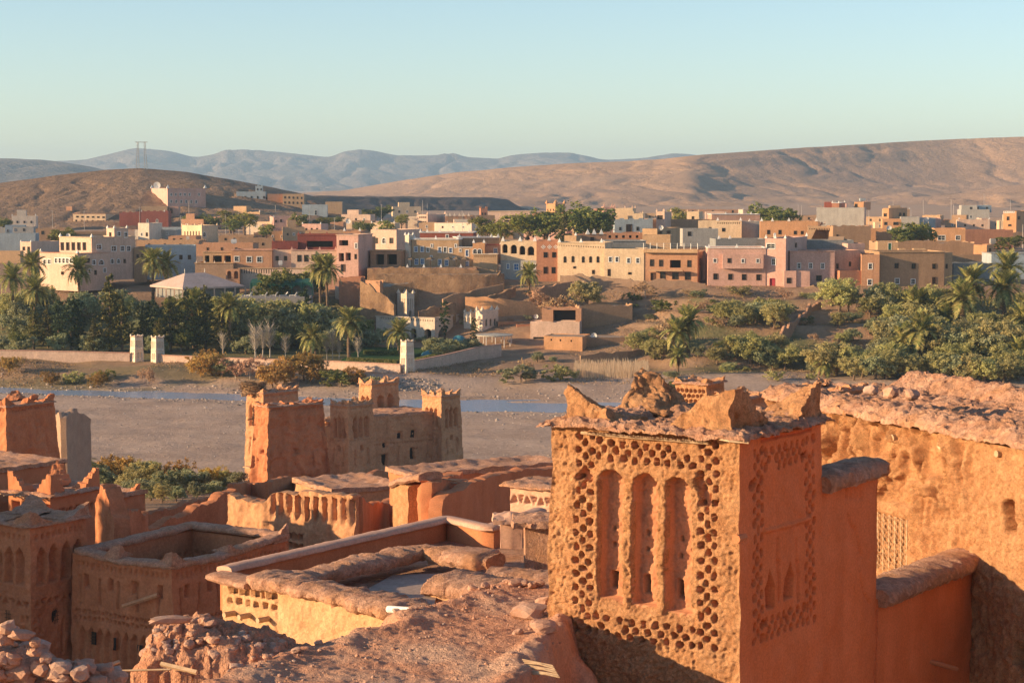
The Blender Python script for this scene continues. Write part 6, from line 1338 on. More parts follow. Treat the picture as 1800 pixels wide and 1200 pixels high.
house('cream_shed', 'small cream shed behind the wooden posts', V(433, 461, 394, 412, th=-12, d=7, mat='ivory', wins=[('F', 449, 397, 2.5, 4, 'w')]))
house('orange_hut', 'small orange mud hut in the left background', V(553, 583, 396, 413, th=-4, d=7, mat='orange', rag=.5), V(580, 604, 390, 410, th=-4, d=7, mat='clay', rag=.4))
house('hall_house', 'long pale hall with low gable seen over the red terrace', V(590, 622, 388, 402, th=-6, d=12, mat='cream'), V(620, 672, 389, 402, th=-6, d=8, mat='pinkcream', mer=['B'], wins=row('F', 640, 664, 4, 395, 395, 2, 2.5, 'd')))
house('arch_house', 'cream house with three arched windows left of the blue window hotel', V(652, 697, 404, 442, 500, th=-28, anc='R', dpx=742, mat='pinkcream', wins=[('F', 661, 423, 6, 9, 'd'), ('F', 675, 423, 6, 9, 'aw'), ('F', 688, 423, 6, 9, 'd')]), cat='house')
house('brown_tower_house', 'tall plain brown house behind the red terrace hotel', V(630, 650, 417, 450, 470, th=-6, d=8, mat='brown'), V(604, 634, 406, 425, 480, th=-4, d=8, mat='clay', mer=['A', 'B']))
house('bastion_house', 'pink bastioned house with pale corner horns', V(734, 752, 377, 405, th=-25, anc='R', dpx=784, mat='pinkcream', wins=row('F', 738, 748, 4, 382, 382, 2, 1.6, 'd') + row('F', 738, 748, 4, 390, 390, 2, 1.6, 'd'), mer=['A', 'B', 'C'], mermat=PL['pinkcream'], mh=1.2), V(712, 735, 381, 404, th=-4, d=9, mat='ivory', mer=['A', 'B'], mermat=PL['ivory'], mh=1.0), V(694, 713, 388, 404, th=-4, d=8, mat='pinkcream', mer=['A', 'B'], mermat=PL['pinkcream']))
house('crenel_kasbah', 'brown kasbah wall with round bastions and cream horns', V(783, 832, 380, 405, th=3, d=12, mat='clay', mer=[785, 791, 799, 808, 815, 824], mermat=PL['ivory'], mh=1.3), V(787, 796, 381, 405, th=4, d=3, mat='brown'), V(805, 813, 381, 405, th=4, d=3, mat='brown'), V(820, 828, 381, 405, th=4, d=3, mat='brown'), cat='kasbah')
house('small_turret', 'small red-brown crenellated turret beside the yellow trees', V(845, 857, 366, 392, th=8, d=5, mat='redorange', mer=['A', 'B', 'C', 'D'], mermat=PL['redorange'], mh=.9, wins=[('F', 848, 376, 1.8, 4, 'd'), ('F', 853, 376, 1.8, 4, 'd')]), cat='turret')
house('long_house', 'long pinkish house behind the yellow autumn trees', V(858, 932, 372, 398, th=-3, d=12, mat='pinkcream', cap='cream', wins=[('F', 891, 390, 9, 6, 'o'), ('F', 915, 388, 4, 5, 'd')]), V(866, 902, 402, 420, th=-3, d=9, mat='brown'))
house('kasbah_tower', 'square kasbah tower with banded top above the dark trees', V(960, 976, 358, 396, th=-40, anc='R', dpx=993, mat='orange', mer=['A', 'B', 'C', 'D'], mermat=PL['orange'], mh=1.6, wins=row('F', 963, 973, 3, 369, 369, 2, 4, 'N') + row('R', 979, 990, 3, 369, 369, 2, 4, 'N') + row('R', 979, 990, 4, 362, 362, 1.6, 1.6, 'n')), V(935, 1042, 374, 402, th=-5, d=14, mat='clay', wins=row('F', 945, 1035, 14, 379, 379, 2, 5, 'n')), cat='tower')
house('arch_tower_house', 'pink tower house with large dark arch and crenels', V(1061, 1081, 364, 424, 640, th=3, d=8, mat='pink', mer=['A', 'B', 'C'], mermat=PL['pink'], mh=1.1, wins=[('F', 1070, 386, 9, 13, 'A'), ('F', 1069, 403, 8, 7, 'd')] + row('F', 1064, 1078, 6, 369, 369, 1.4, 4, 'n')), V(1043, 1062, 367, 424, 650, th=-12, d=8, mat='salmon', wins=row('F', 1046, 1059, 5, 370, 370, 1.4, 3, 'n')))
house('scallop_house', 'cream house behind a grey wall with scalloped top', V(1080, 1112, 366, 410, 660, th=-10, anc='R', dpx=1150, mat='cream', mer=['A', 'B', 'C', 1098], mermat=PL['pinkcream'], mh=.9), V(1080, 1147, 386, 426, 622, th=4, d=3, mat='bluegrey', crn=2.6, wins=[('F', 1090, 402, 3, 5, 'd'), ('F', 1106, 401, 10, 13, 'D'), ('F', 1121, 402, 4, 6, 'd')]), V(1112, 1130, 375, 395, 640, th=-8, d=6, mat='cream', mer=['A', 'B'], mermat=PL['cream']))
house('roof_kiosk', 'small cream kiosk with horned corners right of the scalloped wall', V(1153, 1168, 372, 398, 650, th=-25, anc='R', dpx=1180, mat='pinkcream', mer=['A', 'B', 'C', 'D'], mermat=PL['pinkcream'], mh=.9, wins=[('F', 1160, 382, 10, 7, 'n')]), V(1140, 1260, 386, 408, 655, th=3, d=9, mat='brown'), cat='kiosk')
house('stair_house', 'tan block house with outside stair behind the balcony house', V(1129, 1155, 402, 440, 500, th=-22, anc='R', dpx=1195, mat='tan', wins=[('R', 1160, 409, 7, 4, 'd'), ('R', 1175, 408, 6, 4, 'd')]), V(1129, 1178, 413, 440, 492, th=-10, d=6, mat='tan', par=.9))
house('spiked_roof_house', 'low tan house with three large white spikes behind cream house', V(992, 1013, 414, 436, 480, th=-20, anc='R', dpx=1062, mat='tan', mer=['B']), V(1013, 1066, 412, 436, 484, th=5, d=8, mat='clay', mer=[1033, 1044.5, 1057], mh=1.3, wins=[('F', 1041, 421, 5, 8, 'D')]))
house('awning_house', 'low house with rusty awnings behind the cream houses', V(1062, 1130, 409, 430, 520, th=2, d=10, mat='clay', rag=.4, wins=row('F', 1072, 1120, 5, 416, 416, 5, 5, 'o')))
house('grey_parapet_house', 'dark grey flat roof house above the plain cream house', V(1064, 1135, 424, 445, 452, th=3, d=9, mat='slate', cap='concrete'))
house('cream_low_house', 'cream house with corbelled edge in the right background', V(1207, 1228, 372, 404, 700, th=-14, d=9, mat='cream', wins=[('F', 1218, 383, 4, 5, 'd')], mer=['A', 'B'], mermat=PL['cream']), V(1227, 1303, 388, 418, 610, th=-8, d=9, mat='cream', wins=row('F', 1262, 1300, 11, 392, 392, 1.6, 3, 'n') + [('F', 1248, 402, 4, 5, 'd'), ('F', 1272, 404, 5, 6, 'd')], mer=[1261, 1301], mh=1.1), V(1303, 1336, 389, 418, 612, th=4, d=9, mat='concrete', mer=[1317]), V(1251, 1335, 377, 392, 660, th=3, d=9, mat='salmon', cap='w', mer=[1275, 1298, 1320]))
house('tan_row_house', 'long tan row house with white spikes in the right background', V(1336, 1437, 389, 422, 600, th=-6, d=9, mat='orange', wins=[('F', 1351, 408, 5, 7, 'd'), ('F', 1371, 408, 5, 7, 'd'), ('F', 1398, 409, 5, 6, 'd'), ('F', 1410, 409, 4, 5, 'd')], mer=[1338, 1357, 1386, 1434], mh=1.1), V(1420, 1464, 398, 424, 585, th=-8, d=8, mat='tan', wins=row('F', 1423, 1461, 14, 402, 403, 1.4, 3, 'n')), V(1464, 1530, 396, 430, 580, th=3, d=9, mat='brown', rag=.8, wins=[('F', 1472, 415, 3, 5, 'd')]))
house('concrete_block_house', 'large unfinished grey concrete block house with red roof rooms', V(1434, 1519, 365, 402, 760, th=-14, anc='R', dpx=1552, mat='concrete', wins=[('R', 1523, 379, 2.4, 4, 'd'), ('R', 1531, 379, 2.4, 4, 'd')]), V(1461, 1475, 357, 367, 764, th=-14, anc='R', dpx=1484, mat='redorange', mer=['A', 'B', 'C'], cap='w', sink=.3), V(1449, 1462, 355, 367, 770, th=-8, d=6, mat='red', sink=.3), V(1500, 1518, 355, 368, 770, th=-20, anc='R', dpx=1529, mat='orange', sink=.3, wins=[('F', 1505, 361, 4, 5, 'd')]))
house('orange_house', 'orange two-storey house right of the grey concrete block', V(1551, 1562, 366, 404, 745, th=-30, anc='R', dpx=1593, mat='orange', wins=[('F', 1556, 378, 5, 5, 'd'), ('R', 1582, 377, 4, 5, 'd'), ('R', 1589, 377, 3, 5, 'd')]), V(1551, 1583, 385, 408, 720, th=-6, d=8, mat='orange', wins=[('F', 1557, 393, 5, 5, 'd'), ('F', 1575, 393, 9, 5, 'd')]))
house('grey_low_house', 'low pale grey house behind the roadside trees', V(1583, 1615, 381, 402, 740, th=-8, d=9, mat='concrete'), V(1614, 1643, 383, 402, 750, th=5, d=9, mat='bluegrey'))
house('clay_wall_house', 'long clay wall house with door below the grey concrete block', V(1529, 1586, 402, 424, 600, th=-5, d=9, mat='orange', wins=[('F', 1571, 415, 5, 9, 'D')]), V(1500, 1530, 396, 426, 590, th=-5, d=8, mat='clay', rag=.9))
house('far_grey_house', 'grey two-storey house standing alone at the far right', V(1689, 1738, 368, 396, 950, th=-4, d=12, mat='concrete', wins=[('F', 1707, 381, 4, 4, 'w')]), V(1690, 1716, 361, 372, 955, th=-6, d=10, mat='concrete', sink=.4, wins=[('F', 1707, 366, 4, 4, 'd')]), V(1715, 1741, 361, 372, 960, th=6, d=10, mat='bluegrey', sink=.4, wins=[('F', 1719, 366, 3, 4, 'd'), ('F', 1735, 366, 3, 4, 'd')]))
house('orange_tower_house', 'tall orange house with pale frieze at the right edge', V(1763, 1785, 371, 408, 690, th=-27, dpx=1812, mat='orange', wins=row('F', 1766, 1782, 6, 372.8, 372.8, 2, 1.6, 'w') + [('F', 1772, 384, 4, 6, 'd'), ('F', 1775, 396, 5, 3, 'd'), ('R', 1791, 383, 4, 5, 'd')]))
house('adobe_shop', 'orange adobe shop with white sign boards at the right', V(1643, 1696, 401, 428, 590, th=-6, d=9, mat='orange', rag=.4, wins=[('F', 1655, 418, 12, 8, 'w'), ('F', 1684, 418, 7, 7, 'w')]), V(1695, 1780, 404, 428, 610, th=2, d=8, mat='redorange', wins=[('F', 1706, 407, 8, 6, 'w')]))
house('box_hut', 'small square clay hut on the flat roofs at the right', V(1711, 1734, 430, 456, 505, th=-27, dpx=1746, mat='orange', par=.15, wins=[('R', 1740, 440, 3, 6, 'd')]), cat='hut')
house('dark_roof_house', 'low dark roofs behind the wide brown mud house', V(1546, 1712, 425, 446, 520, th=1, d=14, mat='brown', rag=.5), V(1543, 1578, 424, 446, 470, th=-4, d=5, mat='tan', rag=.6, wins=[('F', 1564, 434, 5, 13, 'g')]), V(1580, 1592, 437, 447, 466, th=-4, d=3, mat='tan'), V(1606, 1627, 437, 447, 466, th=-4, d=3, mat='tan'))
house('grey_deck_house', 'grey roof deck behind the pink house', V(1258, 1346, 420, 446, 448, th=3, d=9, mat='slate', mer=[1264, 1283], mh=.8), V(1418, 1500, 422, 448, 450, th=1, d=9, mat='slate'), V(1200, 1262, 402, 424, 545, th=3, d=9, mat='concrete', wins=[('F', 1212, 411, 6, 7, 'd')]))
T, R = house('gable_shed', 'small pale shed with pitched roof behind the pink house', V(1455, 1482, 424, 440, 455, th=-12, dpx=1502, mat='cream'), cat='shed')
r = R[0]; cc = [Vector((p.x, p.y, r['z1'] + .1)) for p in r['c']]; rdg = [(cc[0] + cc[3]) / 2 + Vector((0, 0, .9)), (cc[1] + cc[2]) / 2 + Vector((0, 0, .9))]
obj('pitched_roof', cc + rdg, [(0, 1, 5, 4), (2, 3, 4, 5), (0, 4, 3), (1, 2, 5)], PL['tan'], T)
house('pink_side_house', 'pink plastered house between the pink and brown houses', V(1490, 1520, 428, 470, 446, th=8, d=9, mat='pink'))
house('stone_wall', 'long stone wall in the far left background', V(10, 132, 384, 398, th=1, d=1, mat='stone', par=.05, rag=.3), V(78, 92, 388, 398, th=0, d=3, mat='pinkcream'), cat='wall')
house('rusty_shed', 'long red-brown shed under the left hill', V(48, 70, 372, 386, th=-10, d=9, mat='redorange'), V(70, 122, 371, 386, th=5, d=9, mat='bluegrey'), V(0, 47, 374, 386, th=4, d=9, mat='red'), cat='shed')
for k, (x0, x1, yt, yb, mt, lb) in enumerate(((240, 350, 421, 442, 'brown', 'long brown wall house behind the blue-grey low house'), (345, 445, 427, 450, 'clay', 'brown flat roof behind the cafe pavilion'), (384, 446, 413, 430, 'brown', 'dark mud house right of the merlon house'), (420, 480, 418, 442, 'brown', 'mud house with lit broken parapet above the cafe'), (446, 530, 408, 424, 'clay', 'row of low lit mud walls below the pink cube house'), (530, 640, 404, 424, 'brown', 'brown flat roofs behind the red terrace'), (296, 345, 414, 430, 'clay', 'row of mud houses below the merlon house'), (560, 660, 378, 392, 'clay', 'distant low houses under the dark mesa'), (375, 450, 374, 388, 'concrete', 'grey wall below the hill trees'), (0, 60, 398, 412, 'concrete', 'pale flat house at the far left edge'), (1380, 1440, 378, 392, 'brown', 'distant mud house left of the grey concrete block'), (1640, 1700, 386, 396, 'clay', 'distant low walls on the right plain'), (1190, 1330, 368, 378, 'clay', 'thin line of far houses under the plateau'), (1600, 1690, 428, 446, 'slate', 'grey low roof beside the square clay hut'), (1750, 1850, 408, 428, 'brown', 'shaded house under the orange tower house'))):
    house('background_house', lb, V(x0, x1, yt, yb, th=(k % 5 - 2) * 3, d=9, mat=mt, rag=.5, wins=[('F', x0 + (x1 - x0) * q, (yt + yb) / 2 - 1, 3, 4, 'd') for q in (.2, .45, .7)]))
rv_ = random.Random(41)
for k in range(56):
    px = 8 + 1790 * (k + rv_.uniform(.1, .9)) / 56; yb = rv_.choice((384, 390, 396, 402, 408, 414, 420, 426)) + rv_.uniform(-2, 2); Yq = ground(px, yb).y; hp = rv_.uniform(3.2, 6.0) * F / Yq; wp = rv_.uniform(7, 15) * F / Yq; th = rv_.choice((-24, -14, -8, -4, 4, 8)); x1 = px + wp
    mt = rv_.choice(('pinkcream', 'cream', 'tan', 'clay', 'ivory', 'pinkcream', 'concrete', 'brown', 'tan', 'pink'))
    house('village_house', 'small flat-roofed house in the crowded village', V(px, x1, yb - hp, yb, Yq, th=th, d=rv_.uniform(6, 10), mat=mt, rag=rv_.choice((0, .3, .5)), wins=[('F', px + wp * q, yb - hp * .55, 2.6, 3.4, rv_.choice('dwd')) for q in (.22, .5, .78)], mer=['A', 'B'] if k % 4 == 0 else None, mh=.7), *([V(px + wp * .2, px + wp * .6, yb - hp * 1.4, yb - hp, Yq + 3, th=th, d=4, mat=mt, sink=.6)] if k % 3 == 0 else []), group='small houses of the village')
for k in range(22):
    px = 20 + 1760 * (k + rv_.random()) / 22; yb = rv_.uniform(396, 425); g = ground(px, yb); h = rv_.uniform(6.5, 9.5); mb = MB(); mb.tube([g - Vector((0, 0, .5)), g + Vector((0, 0, h))], [.09, .06], 5); mb.tube([g + Vector((-.6, 0, h - .3)), g + Vector((.6, 0, h - .3))], .04, 4); mb.tube([g + Vector((-.4, 0, h - .8)), g + Vector((.4, 0, h - .8))], .04, 4)
    tag(mb.obj('aerial_mast', pmat_), 'thin aerial mast over the village roofs', 'aerial', 'aerials over the village')
# --- garden walls, gate towers, terrace walls
def longwall(name, label, pts, h, th, mat, zsink=1.0, jag=.0, cap=None):
    W = []
    for p in pts:
        g = ground(p[0], p[1]) if len(p) == 2 else at(*p); W.append(Vector((g.x, g.y, g.z + h)))
    zb = min(p.z for p in W) - h - zsink; T = thing(name, (W[0].x, W[0].y, zb), label, 'wall'); sweep('wall', W, wallsec(th, 4), mat, T, res=.8, amp=.03, scale=1.0, jag=jag, jscale=2.0, zb=zb, smooth=False)
    if cap: sweep('coping', W, [(th * .7, -.02), (th * .7, .12), (-th * .7, .12), (-th * .7, -.02)], cap, T, res=.8, smooth=False)
longwall('garden_wall', 'pink garden wall left of the two gate towers', [(-80, 632, 377), (60, 634, 376.5), (150, 636, 376), (228, 638, 375.5)], 1.9, .4, PL['pinkcream'], cap=PL['salmon'])
longwall('garden_wall', 'pink garden wall running right from the gate towers to the corner tower', [(283, 640, 374.5), (420, 646, 369), (560, 650, 364), (704, 657, 358.5)], 1.7, .4, PL['pinkcream'], cap=PL['salmon'])
longwall('garden_wall', 'pink wall climbing right from the corner tower to the pergola', [(722, 654, 360), (790, 640, 370), (838, 628, 380), (880, 622, 386)], 1.9, .4, PL['pinkcream'], cap=PL['salmon'])
for px, py, Y, lb in ((237, 592, 375, 'left one of the two pale carved gate towers on the garden wall'), (274, 594, 374, 'right one of the two pale carved gate towers on the garden wall'), (714, 601, 358.5, 'pale carved corner tower of the garden wall')):
    def rg(R, fc):
        H = R.H
        for k in range(4): u = R.W * (.2 + .2 * k); R.slot(u - .11, u + .11, H - 2.0, H - .8, .2)
        for k in range(2): u = R.W * (.33 + .34 * k); R.slot(u - .18, u + .18, H - 4.2, H - 3.0, .25, arch=.2); R.slot(u - .18, u + .18, H - 5.8, H - 4.8, .25, arch=.2)
        R.slot(.1, R.W - .1, H - 2.5, H - 2.35, -.08)
    mtower('gate_tower', lb, px, py, Y, 1.75, 1.5, zat(645, Y) - 2, .22, (.72, .69), (-.69, .72), rg, rg, .07, PL['ivory'], .01, int(px), .55, .6, cat='gate tower', ov=.08)
longwall('field_wall', 'dark stepped field wall below the blue window hotel', [(778, 532, 419), (795, 524, 420), (820, 522, 422), (842, 514, 425), (884, 506, 428)], .9, .5, PL['brown'], 3, .2)
longwall('field_wall', 'orange lit field wall right of the stepped wall', [(818, 530, 420), (870, 534, 419), (935, 540, 418), (1000, 546, 415)], 1.2, .5, PL['orange'], 2, .25)
longwall('field_wall', 'brown wall behind the bare shrub below the cream house', [(936, 520, 420), (960, 514, 424), (1005, 503, 428)], 1.2, .5, PL['clay'], 3, .3)
longwall('field_wall', 'rough stone ledge under the cream houses', [(985, 488, 434), (1060, 492, 432), (1130, 499, 430), (1240, 503, 429)], .8, .8, PL['stone'], 4, .5)
longwall('field_wall', 'crumbling ledge under the pink house', [(1244, 508, 428.5), (1330, 511, 427), (1420, 512, 426.5), (1515, 514, 427)], .5, .9, PL['tan'], 4, .6)
longwall('field_wall', 'broken wall climbing the olive slope at the right', [(1365, 604), (1395, 580), (1420, 560), (1442, 546)], 1.5, .5, PL['clay'], 2, .7)
longwall('field_wall', 'low wall right of the orange-lit mud house', [(1020, 634, 372), (1100, 628, 376), (1140, 620, 381)], 1.2, .4, PL['brown'], 2, .3)
longwall('palace_ramp', 'white ramp wall climbing behind the garden palace', [(590, 513, 427), (625, 525, 425), (645, 540, 422), (672, 556, 419)], 1.3, .5, PL['ivory'], 2, 0)

M_TERR = earth('terrace_mud', (.25, .15, .09), (.46, .29, .17), scale=.45, bump=1.0, fine=7, dist=.15, stain=.4)
for nm, lb, pts, zb, sd in (('terrace_wall', 'upper bulging mud wall edging the hotel terrace', [(646, 472, 434.6), (690, 470, 434.2), (760, 471, 433.9), (842, 474, 434)], 13, 3), ('terrace_wall', 'second tier of rough mud wall below the hotel terrace', [(660, 483, 429.3), (720, 482, 428.9), (770, 484, 428.6), (808, 483, 428.4), (850, 484, 429), (886, 481, 430)], 9, 5),
   ('yard_wall', 'ruined yard wall stepping down left with lit edge', [(634, 495, 418), (652, 500, 417), (664, 514, 416.5), (680, 520, 416), (694, 534, 415)], 5, 7), ('yard_wall', 'shaded yard wall across the slope above the white turret', [(664, 506, 424), (700, 500, 424.5), (726, 498, 425), (735, 510, 425)], 7, 9), ('yard_wall', 'low broken wall right of the white turret', [(735, 548, 416), (760, 540, 417), (785, 536, 418), (800, 530, 419)], 5, 11), ('yard_wall', 'broken mud wall climbing towards the squat palm', [(835, 532, 421), (860, 520, 423), (885, 512, 425), (905, 505, 427)], 8, 13)):
    ruin(nm, lb, pts, .7, zb, M_TERR, sd, .5, .35, .10, 8, cat='wall')
# roof clutter
def dish(px, py, Y, r, label):
    P = at(px, py, Y); T = thing('satellite_dish', P - Vector((0, 0, r * 1.2)), label, 'satellite dish', 'satellite dishes'); MB().tube([P - Vector((0, 0, r * 1.2)), P], .06, 5).obj('stand', M_METAL, T)
    v = [P + Vector((0, .12, 0))] + [P + Vector((r * math.cos(t * .5236), -.1, r * math.sin(t * .5236))) for t in range(12)]; obj('bowl', v, [(0, 1 + t, 1 + (t + 1) % 12) for t in range(12)], M_WHITE, T)
for a in ((276, 326, 884, 1.6, 'large white satellite dish on the hill palace'), (1563, 401, 590, .8, 'white dish on the clay wall house'), (942, 556, 414, .5, 'small white dish near the open room ruin'), (1044, 590, 394, .6, 'white dish on the flat mud house'), (1162, 400, 497, .6, 'white dish on the tan block house'), (612, 389, 690, .9, 'white dish on the pale hall'), (1629, 385, 742, .8, 'white dish on the low grey house'), (120, 414, 520, .6, 'white tilted dish left of the riad')): dish(*a)
for px, py, Y, w, h, mt, lb in ((411, 424, 470, 1.3, .8, M_WHITE, 'white cooling box on the mud roof above the cafe'), (1516, 351, 775, 2.2, .9, PL['bluegrey'], 'pale blue water tank on the concrete block house'), (1362, 414, 433, .5, .9, M_WHITE, 'white chimney cap on the pink house'), (493, 462, 440.5, .9, .8, M_WHITE, 'white cooling unit on the pink hotel wall'), (1745, 424, 560, 1.6, 1.2, PL['concrete'], 'grey water tank by the adobe shop'), (330, 418, 600, 1.0, .8, PL['ivory'], 'pale box on the mud roofs below the merlon house')):
    P = at(px, py, Y); mb = MB(); mb.box(P, (w, w * .6, h), .1); mb.box(P + Vector((0, 0, h * .55)), (w * .8, w * .45, h * .12), .1); mb.box(P - Vector((0, 0, h * .6)), (w * .7, w * .4, h * .25), .1); tag(mb.obj('roof_box', mt), lb, 'box')
# --- pavilion with hip roof
P = at(321, 506, 414); e1 = V2((.80, .60)) ; k = (431 - 900) / F; L1 = (k * P.y - P.x) / (e1.x - k * e1.y); e2 = V2((-.60, .80)); k = (263 - 900) / F; L2 = (k * P.y - P.x) / (e2.x - k * e2.y)
L1 = max(L1, 12); zE = P.z; zg = zat(520, 414) - .8; HP = thing('hip_pavilion', (P.x, P.y, zg), 'open pavilion with large pinkish hip roof among the garden trees', 'pavilion')
c = [P, P + e1 * L1, P + e1 * L1 + e2 * L2, P + e2 * L2]; c = [p - (e1 + e2) * 0 for p in c]; zr = zat(481, 420)
m1 = (c[0] + c[3]) / 2; m2 = (c[1] + c[2]) / 2; ra = m1.lerp(m2, .3); rb_ = m1.lerp(m2, .62); ra = Vector((ra.x, ra.y, zr)); rb_ = Vector((rb_.x, rb_.y, zr))
cc = [Vector((p.x, p.y, zE)) for p in c]; cd = [p - Vector((0, 0, .35)) for p in cc]
obj('hip_roof', cc + [ra, rb_] + cd, [(0, 1, 5, 4), (1, 2, 5), (2, 3, 4, 5), (3, 0, 4), (0, 6, 7, 1), (1, 7, 8, 2), (2, 8, 9, 3), (3, 9, 6, 0)], earth('roof_membrane', (.50, .37, .31), (.58, .44, .38), scale=.4, bump=.2, fine=6), HP)
for a, b, n in ((c[0], c[1], 6), (c[0], c[3], 4)):
    for k in range(n + 1 if a is c[0] and b is c[1] else n):
        if b is c[3] and k == 0: continue
        p = a.lerp(b, k / n); MB().box((p.x, p.y, (zg + zE) / 2 - .15), (.28, .28, zE - zg - .3)).obj('post', PL['pinkcream'], HP)
for k in range(2): q = (ra, rb_)[k]; MB().tube([q, q + Vector((0, 0, .9))], .08, 5).obj('finial', M_METAL, HP)
inn_ = [p.lerp((c[0] + c[2]) / 2, .12) for p in c]; mb = MB()
for k in range(4): a, b = inn_[k], inn_[(k + 1) % 4]; mb.add([P3(a, zg), P3(b, zg), P3(b, zE - .5), P3(a, zE - .5)], [(0, 1, 2, 3)])
mb.obj('screen_wall', PL['slate'], HP)
# --- pool terrace with green awning and loungers
AW = thing('green_awning', at(440, 512, 416), 'long dark green scalloped awning by the pool terrace', 'awning'); a = at(440, 497, 417); b = at(549, 496, 417); v = []; f = []; nS = 40
for k in range(nS + 1):
    p = a.lerp(b, k / nS); s = abs(math.sin(math.pi * k / nS * 6)); v += [p + Vector((0, 3, .7)), p, p - Vector((0, .02, .55 + .9 * (1 - s)))]
for k in range(nS): i = 3 * k; f += [(i, i + 3, i + 4, i + 1), (i + 1, i + 4, i + 5, i + 2)]
obj('canopy', v, f, plain('green_cloth', (.015, .085, .06), .8), AW)
for k in range(7): p = a.lerp(b, k / 6); MB().tube([P3(p, p.z - 2.9), P3(p, p.z)], .09, 6).obj('post', plain('green_post', (.02, .08, .06), .7), AW)
bb = MB().add([a + Vector((0, 3, .6)), b + Vector((0, 3, .6)), b + Vector((0, 3, -3)), a + Vector((0, 3, -3))], [(0, 1, 2, 3)]).obj('back_wall', PL['slate'], AW)
q = [at(400, 523, 409), at(545, 524, 409), at(550, 510, 421), at(420, 508, 421)]
T = thing('pool_terrace', P3(q[0], q[0].z - 2), 'paved pool terrace with white loungers in the garden', 'terrace'); zt_ = q[0].z; obj('paving', [P3(p, zt_) for p in q] + [P3(p, zt_ - 4) for p in q], BOXF[1:2] and [(0, 1, 2, 3), (0, 4, 5, 1), (1, 5, 6, 2), (2, 6, 7, 3), (3, 7, 4, 0)], earth('paving', (.24, .22, .21), (.32, .30, .29), scale=.6, bump=.2, fine=6), T)
mb = MB(); mb.box((0, 0, .28), (1.5, .62, .06)); mb.v = [(x, y, z) for x, y, z in mb.v]; lg = mb.mesh('seat', M_WHITE); mb = MB(); mb.add([(.55, -.31, .3), (.55, .31, .3), (1.05, .31, .95), (1.05, -.31, .95), (.6, -.31, .27), (.6, .31, .27), (1.1, .31, .93), (1.1, -.31, .93)], BOXF); lbk = mb.mesh('backrest', M_WHITE); llg = MB().box((0, 0, 0), (.06, .06, .28)).mesh('leg', M_WHITE)
for k, (px, lb) in enumerate(((404, 'leftmost white sun lounger, beside the hip-roofed pavilion'), (436, 'white sun lounger tilted steeply at the left of the pool'), (462, 'third white sun lounger from the left on the pool terrace'), (480, 'fourth white sun lounger from the left on the pool terrace'), (497, 'fifth white sun lounger from the left on the pool terrace'), (515, 'rightmost white sun lounger under the awning'))):
    P = at(px, 517, 413); P.z = zt_ + .01; T = thing('sun_lounger', P, lb, 'sun lounger', 'loungers on the pool terrace'); put('seat', lg, T, P); put('backrest', lbk, T, P)
    for sx in (-.65, .65):
        for sy in (-.25, .25): put('leg', llg, T, P + Vector((sx, sy, .14)))
    T.rotation_euler.z = (-.9, -.5, -.3, -.3, .3, -.4)[k]
# --- round pergola, domes, lawn
P = at(868, 612, 398); zp = P.z + 2.6; PG = thing('round_pergola', P, 'round reed-roofed pergola with slim white posts by the garden wall', 'pergola'); n = 28; R_ = 3.9; v = []; f = []
for k in range(n):
    t = 2 * math.pi * k / n; v += [(P.x + R_ * math.cos(t), P.y + R_ * math.sin(t), zp), (P.x + R_ * math.cos(t), P.y + R_ * math.sin(t), zp + .18)]
v.append((P.x, P.y, zp + .5)); 
for k in range(n): j = (k + 1) % n; f += [(2 * k, 2 * j, 2 * j + 1, 2 * k + 1), (2 * k + 1, 2 * j + 1, 2 * n)]
f.append(tuple(2 * k for k in range(n))[::-1]); obj('reed_roof', v, f, earth('reed_roof', (.40, .38, .33), (.52, .48, .40), scale=1.5, bump=.6, fine=6), PG)
for k in range(12): t = 2 * math.pi * k / 12 + .1; q = Vector((P.x + R_ * .92 * math.cos(t), P.y + R_ * .92 * math.sin(t), P.z)); MB().tube([q, P3(q, zp)], .07, 6).obj('post', M_WHITE, PG)
v = []; f = []
for k in range(n):
    t = 2 * math.pi * k / n; v += [(P.x + 4.1 * math.cos(t), P.y + 4.1 * math.sin(t), P.z - 2.2), (P.x + 4.1 * math.cos(t), P.y + 4.1 * math.sin(t), P.z + .35)]
for k in range(n): j = (k + 1) % n; f += [(2 * k, 2 * j, 2 * j + 1, 2 * k + 1)]
f.append(tuple(2 * k + 1 for k in range(n))); obj('round_base', v, f, PL['clay'], PG)
for px, py, Y, r, h, lb in ((757, 628, 385, 2.1, 1.4, 'blue-green dome beside the hedge in the palace garden'), (807, 600, 405, 1.5, 1.3, 'small blue-green dome behind the garden shrubs')):
    P = at(px, py, Y); v = []; f = []
    for i in range(7):
        for k in range(18): t = 2 * math.pi * k / 18; a = math.pi / 2 * i / 6; v.append((P.x + r * math.cos(a) * math.cos(t), P.y + r * math.cos(a) * math.sin(t), P.z + h * math.sin(a)))
    for i in range(6):
        for k in range(18): f.append((18 * i + k, 18 * i + (k + 1) % 18, 18 * i + 18 + (k + 1) % 18, 18 * i + 18 + k))
    tag(obj('garden_dome', v, f, plain('dome_paint', (.06, .22, .26), .5), smooth=True), lb, 'dome', 'domes in the palace garden')
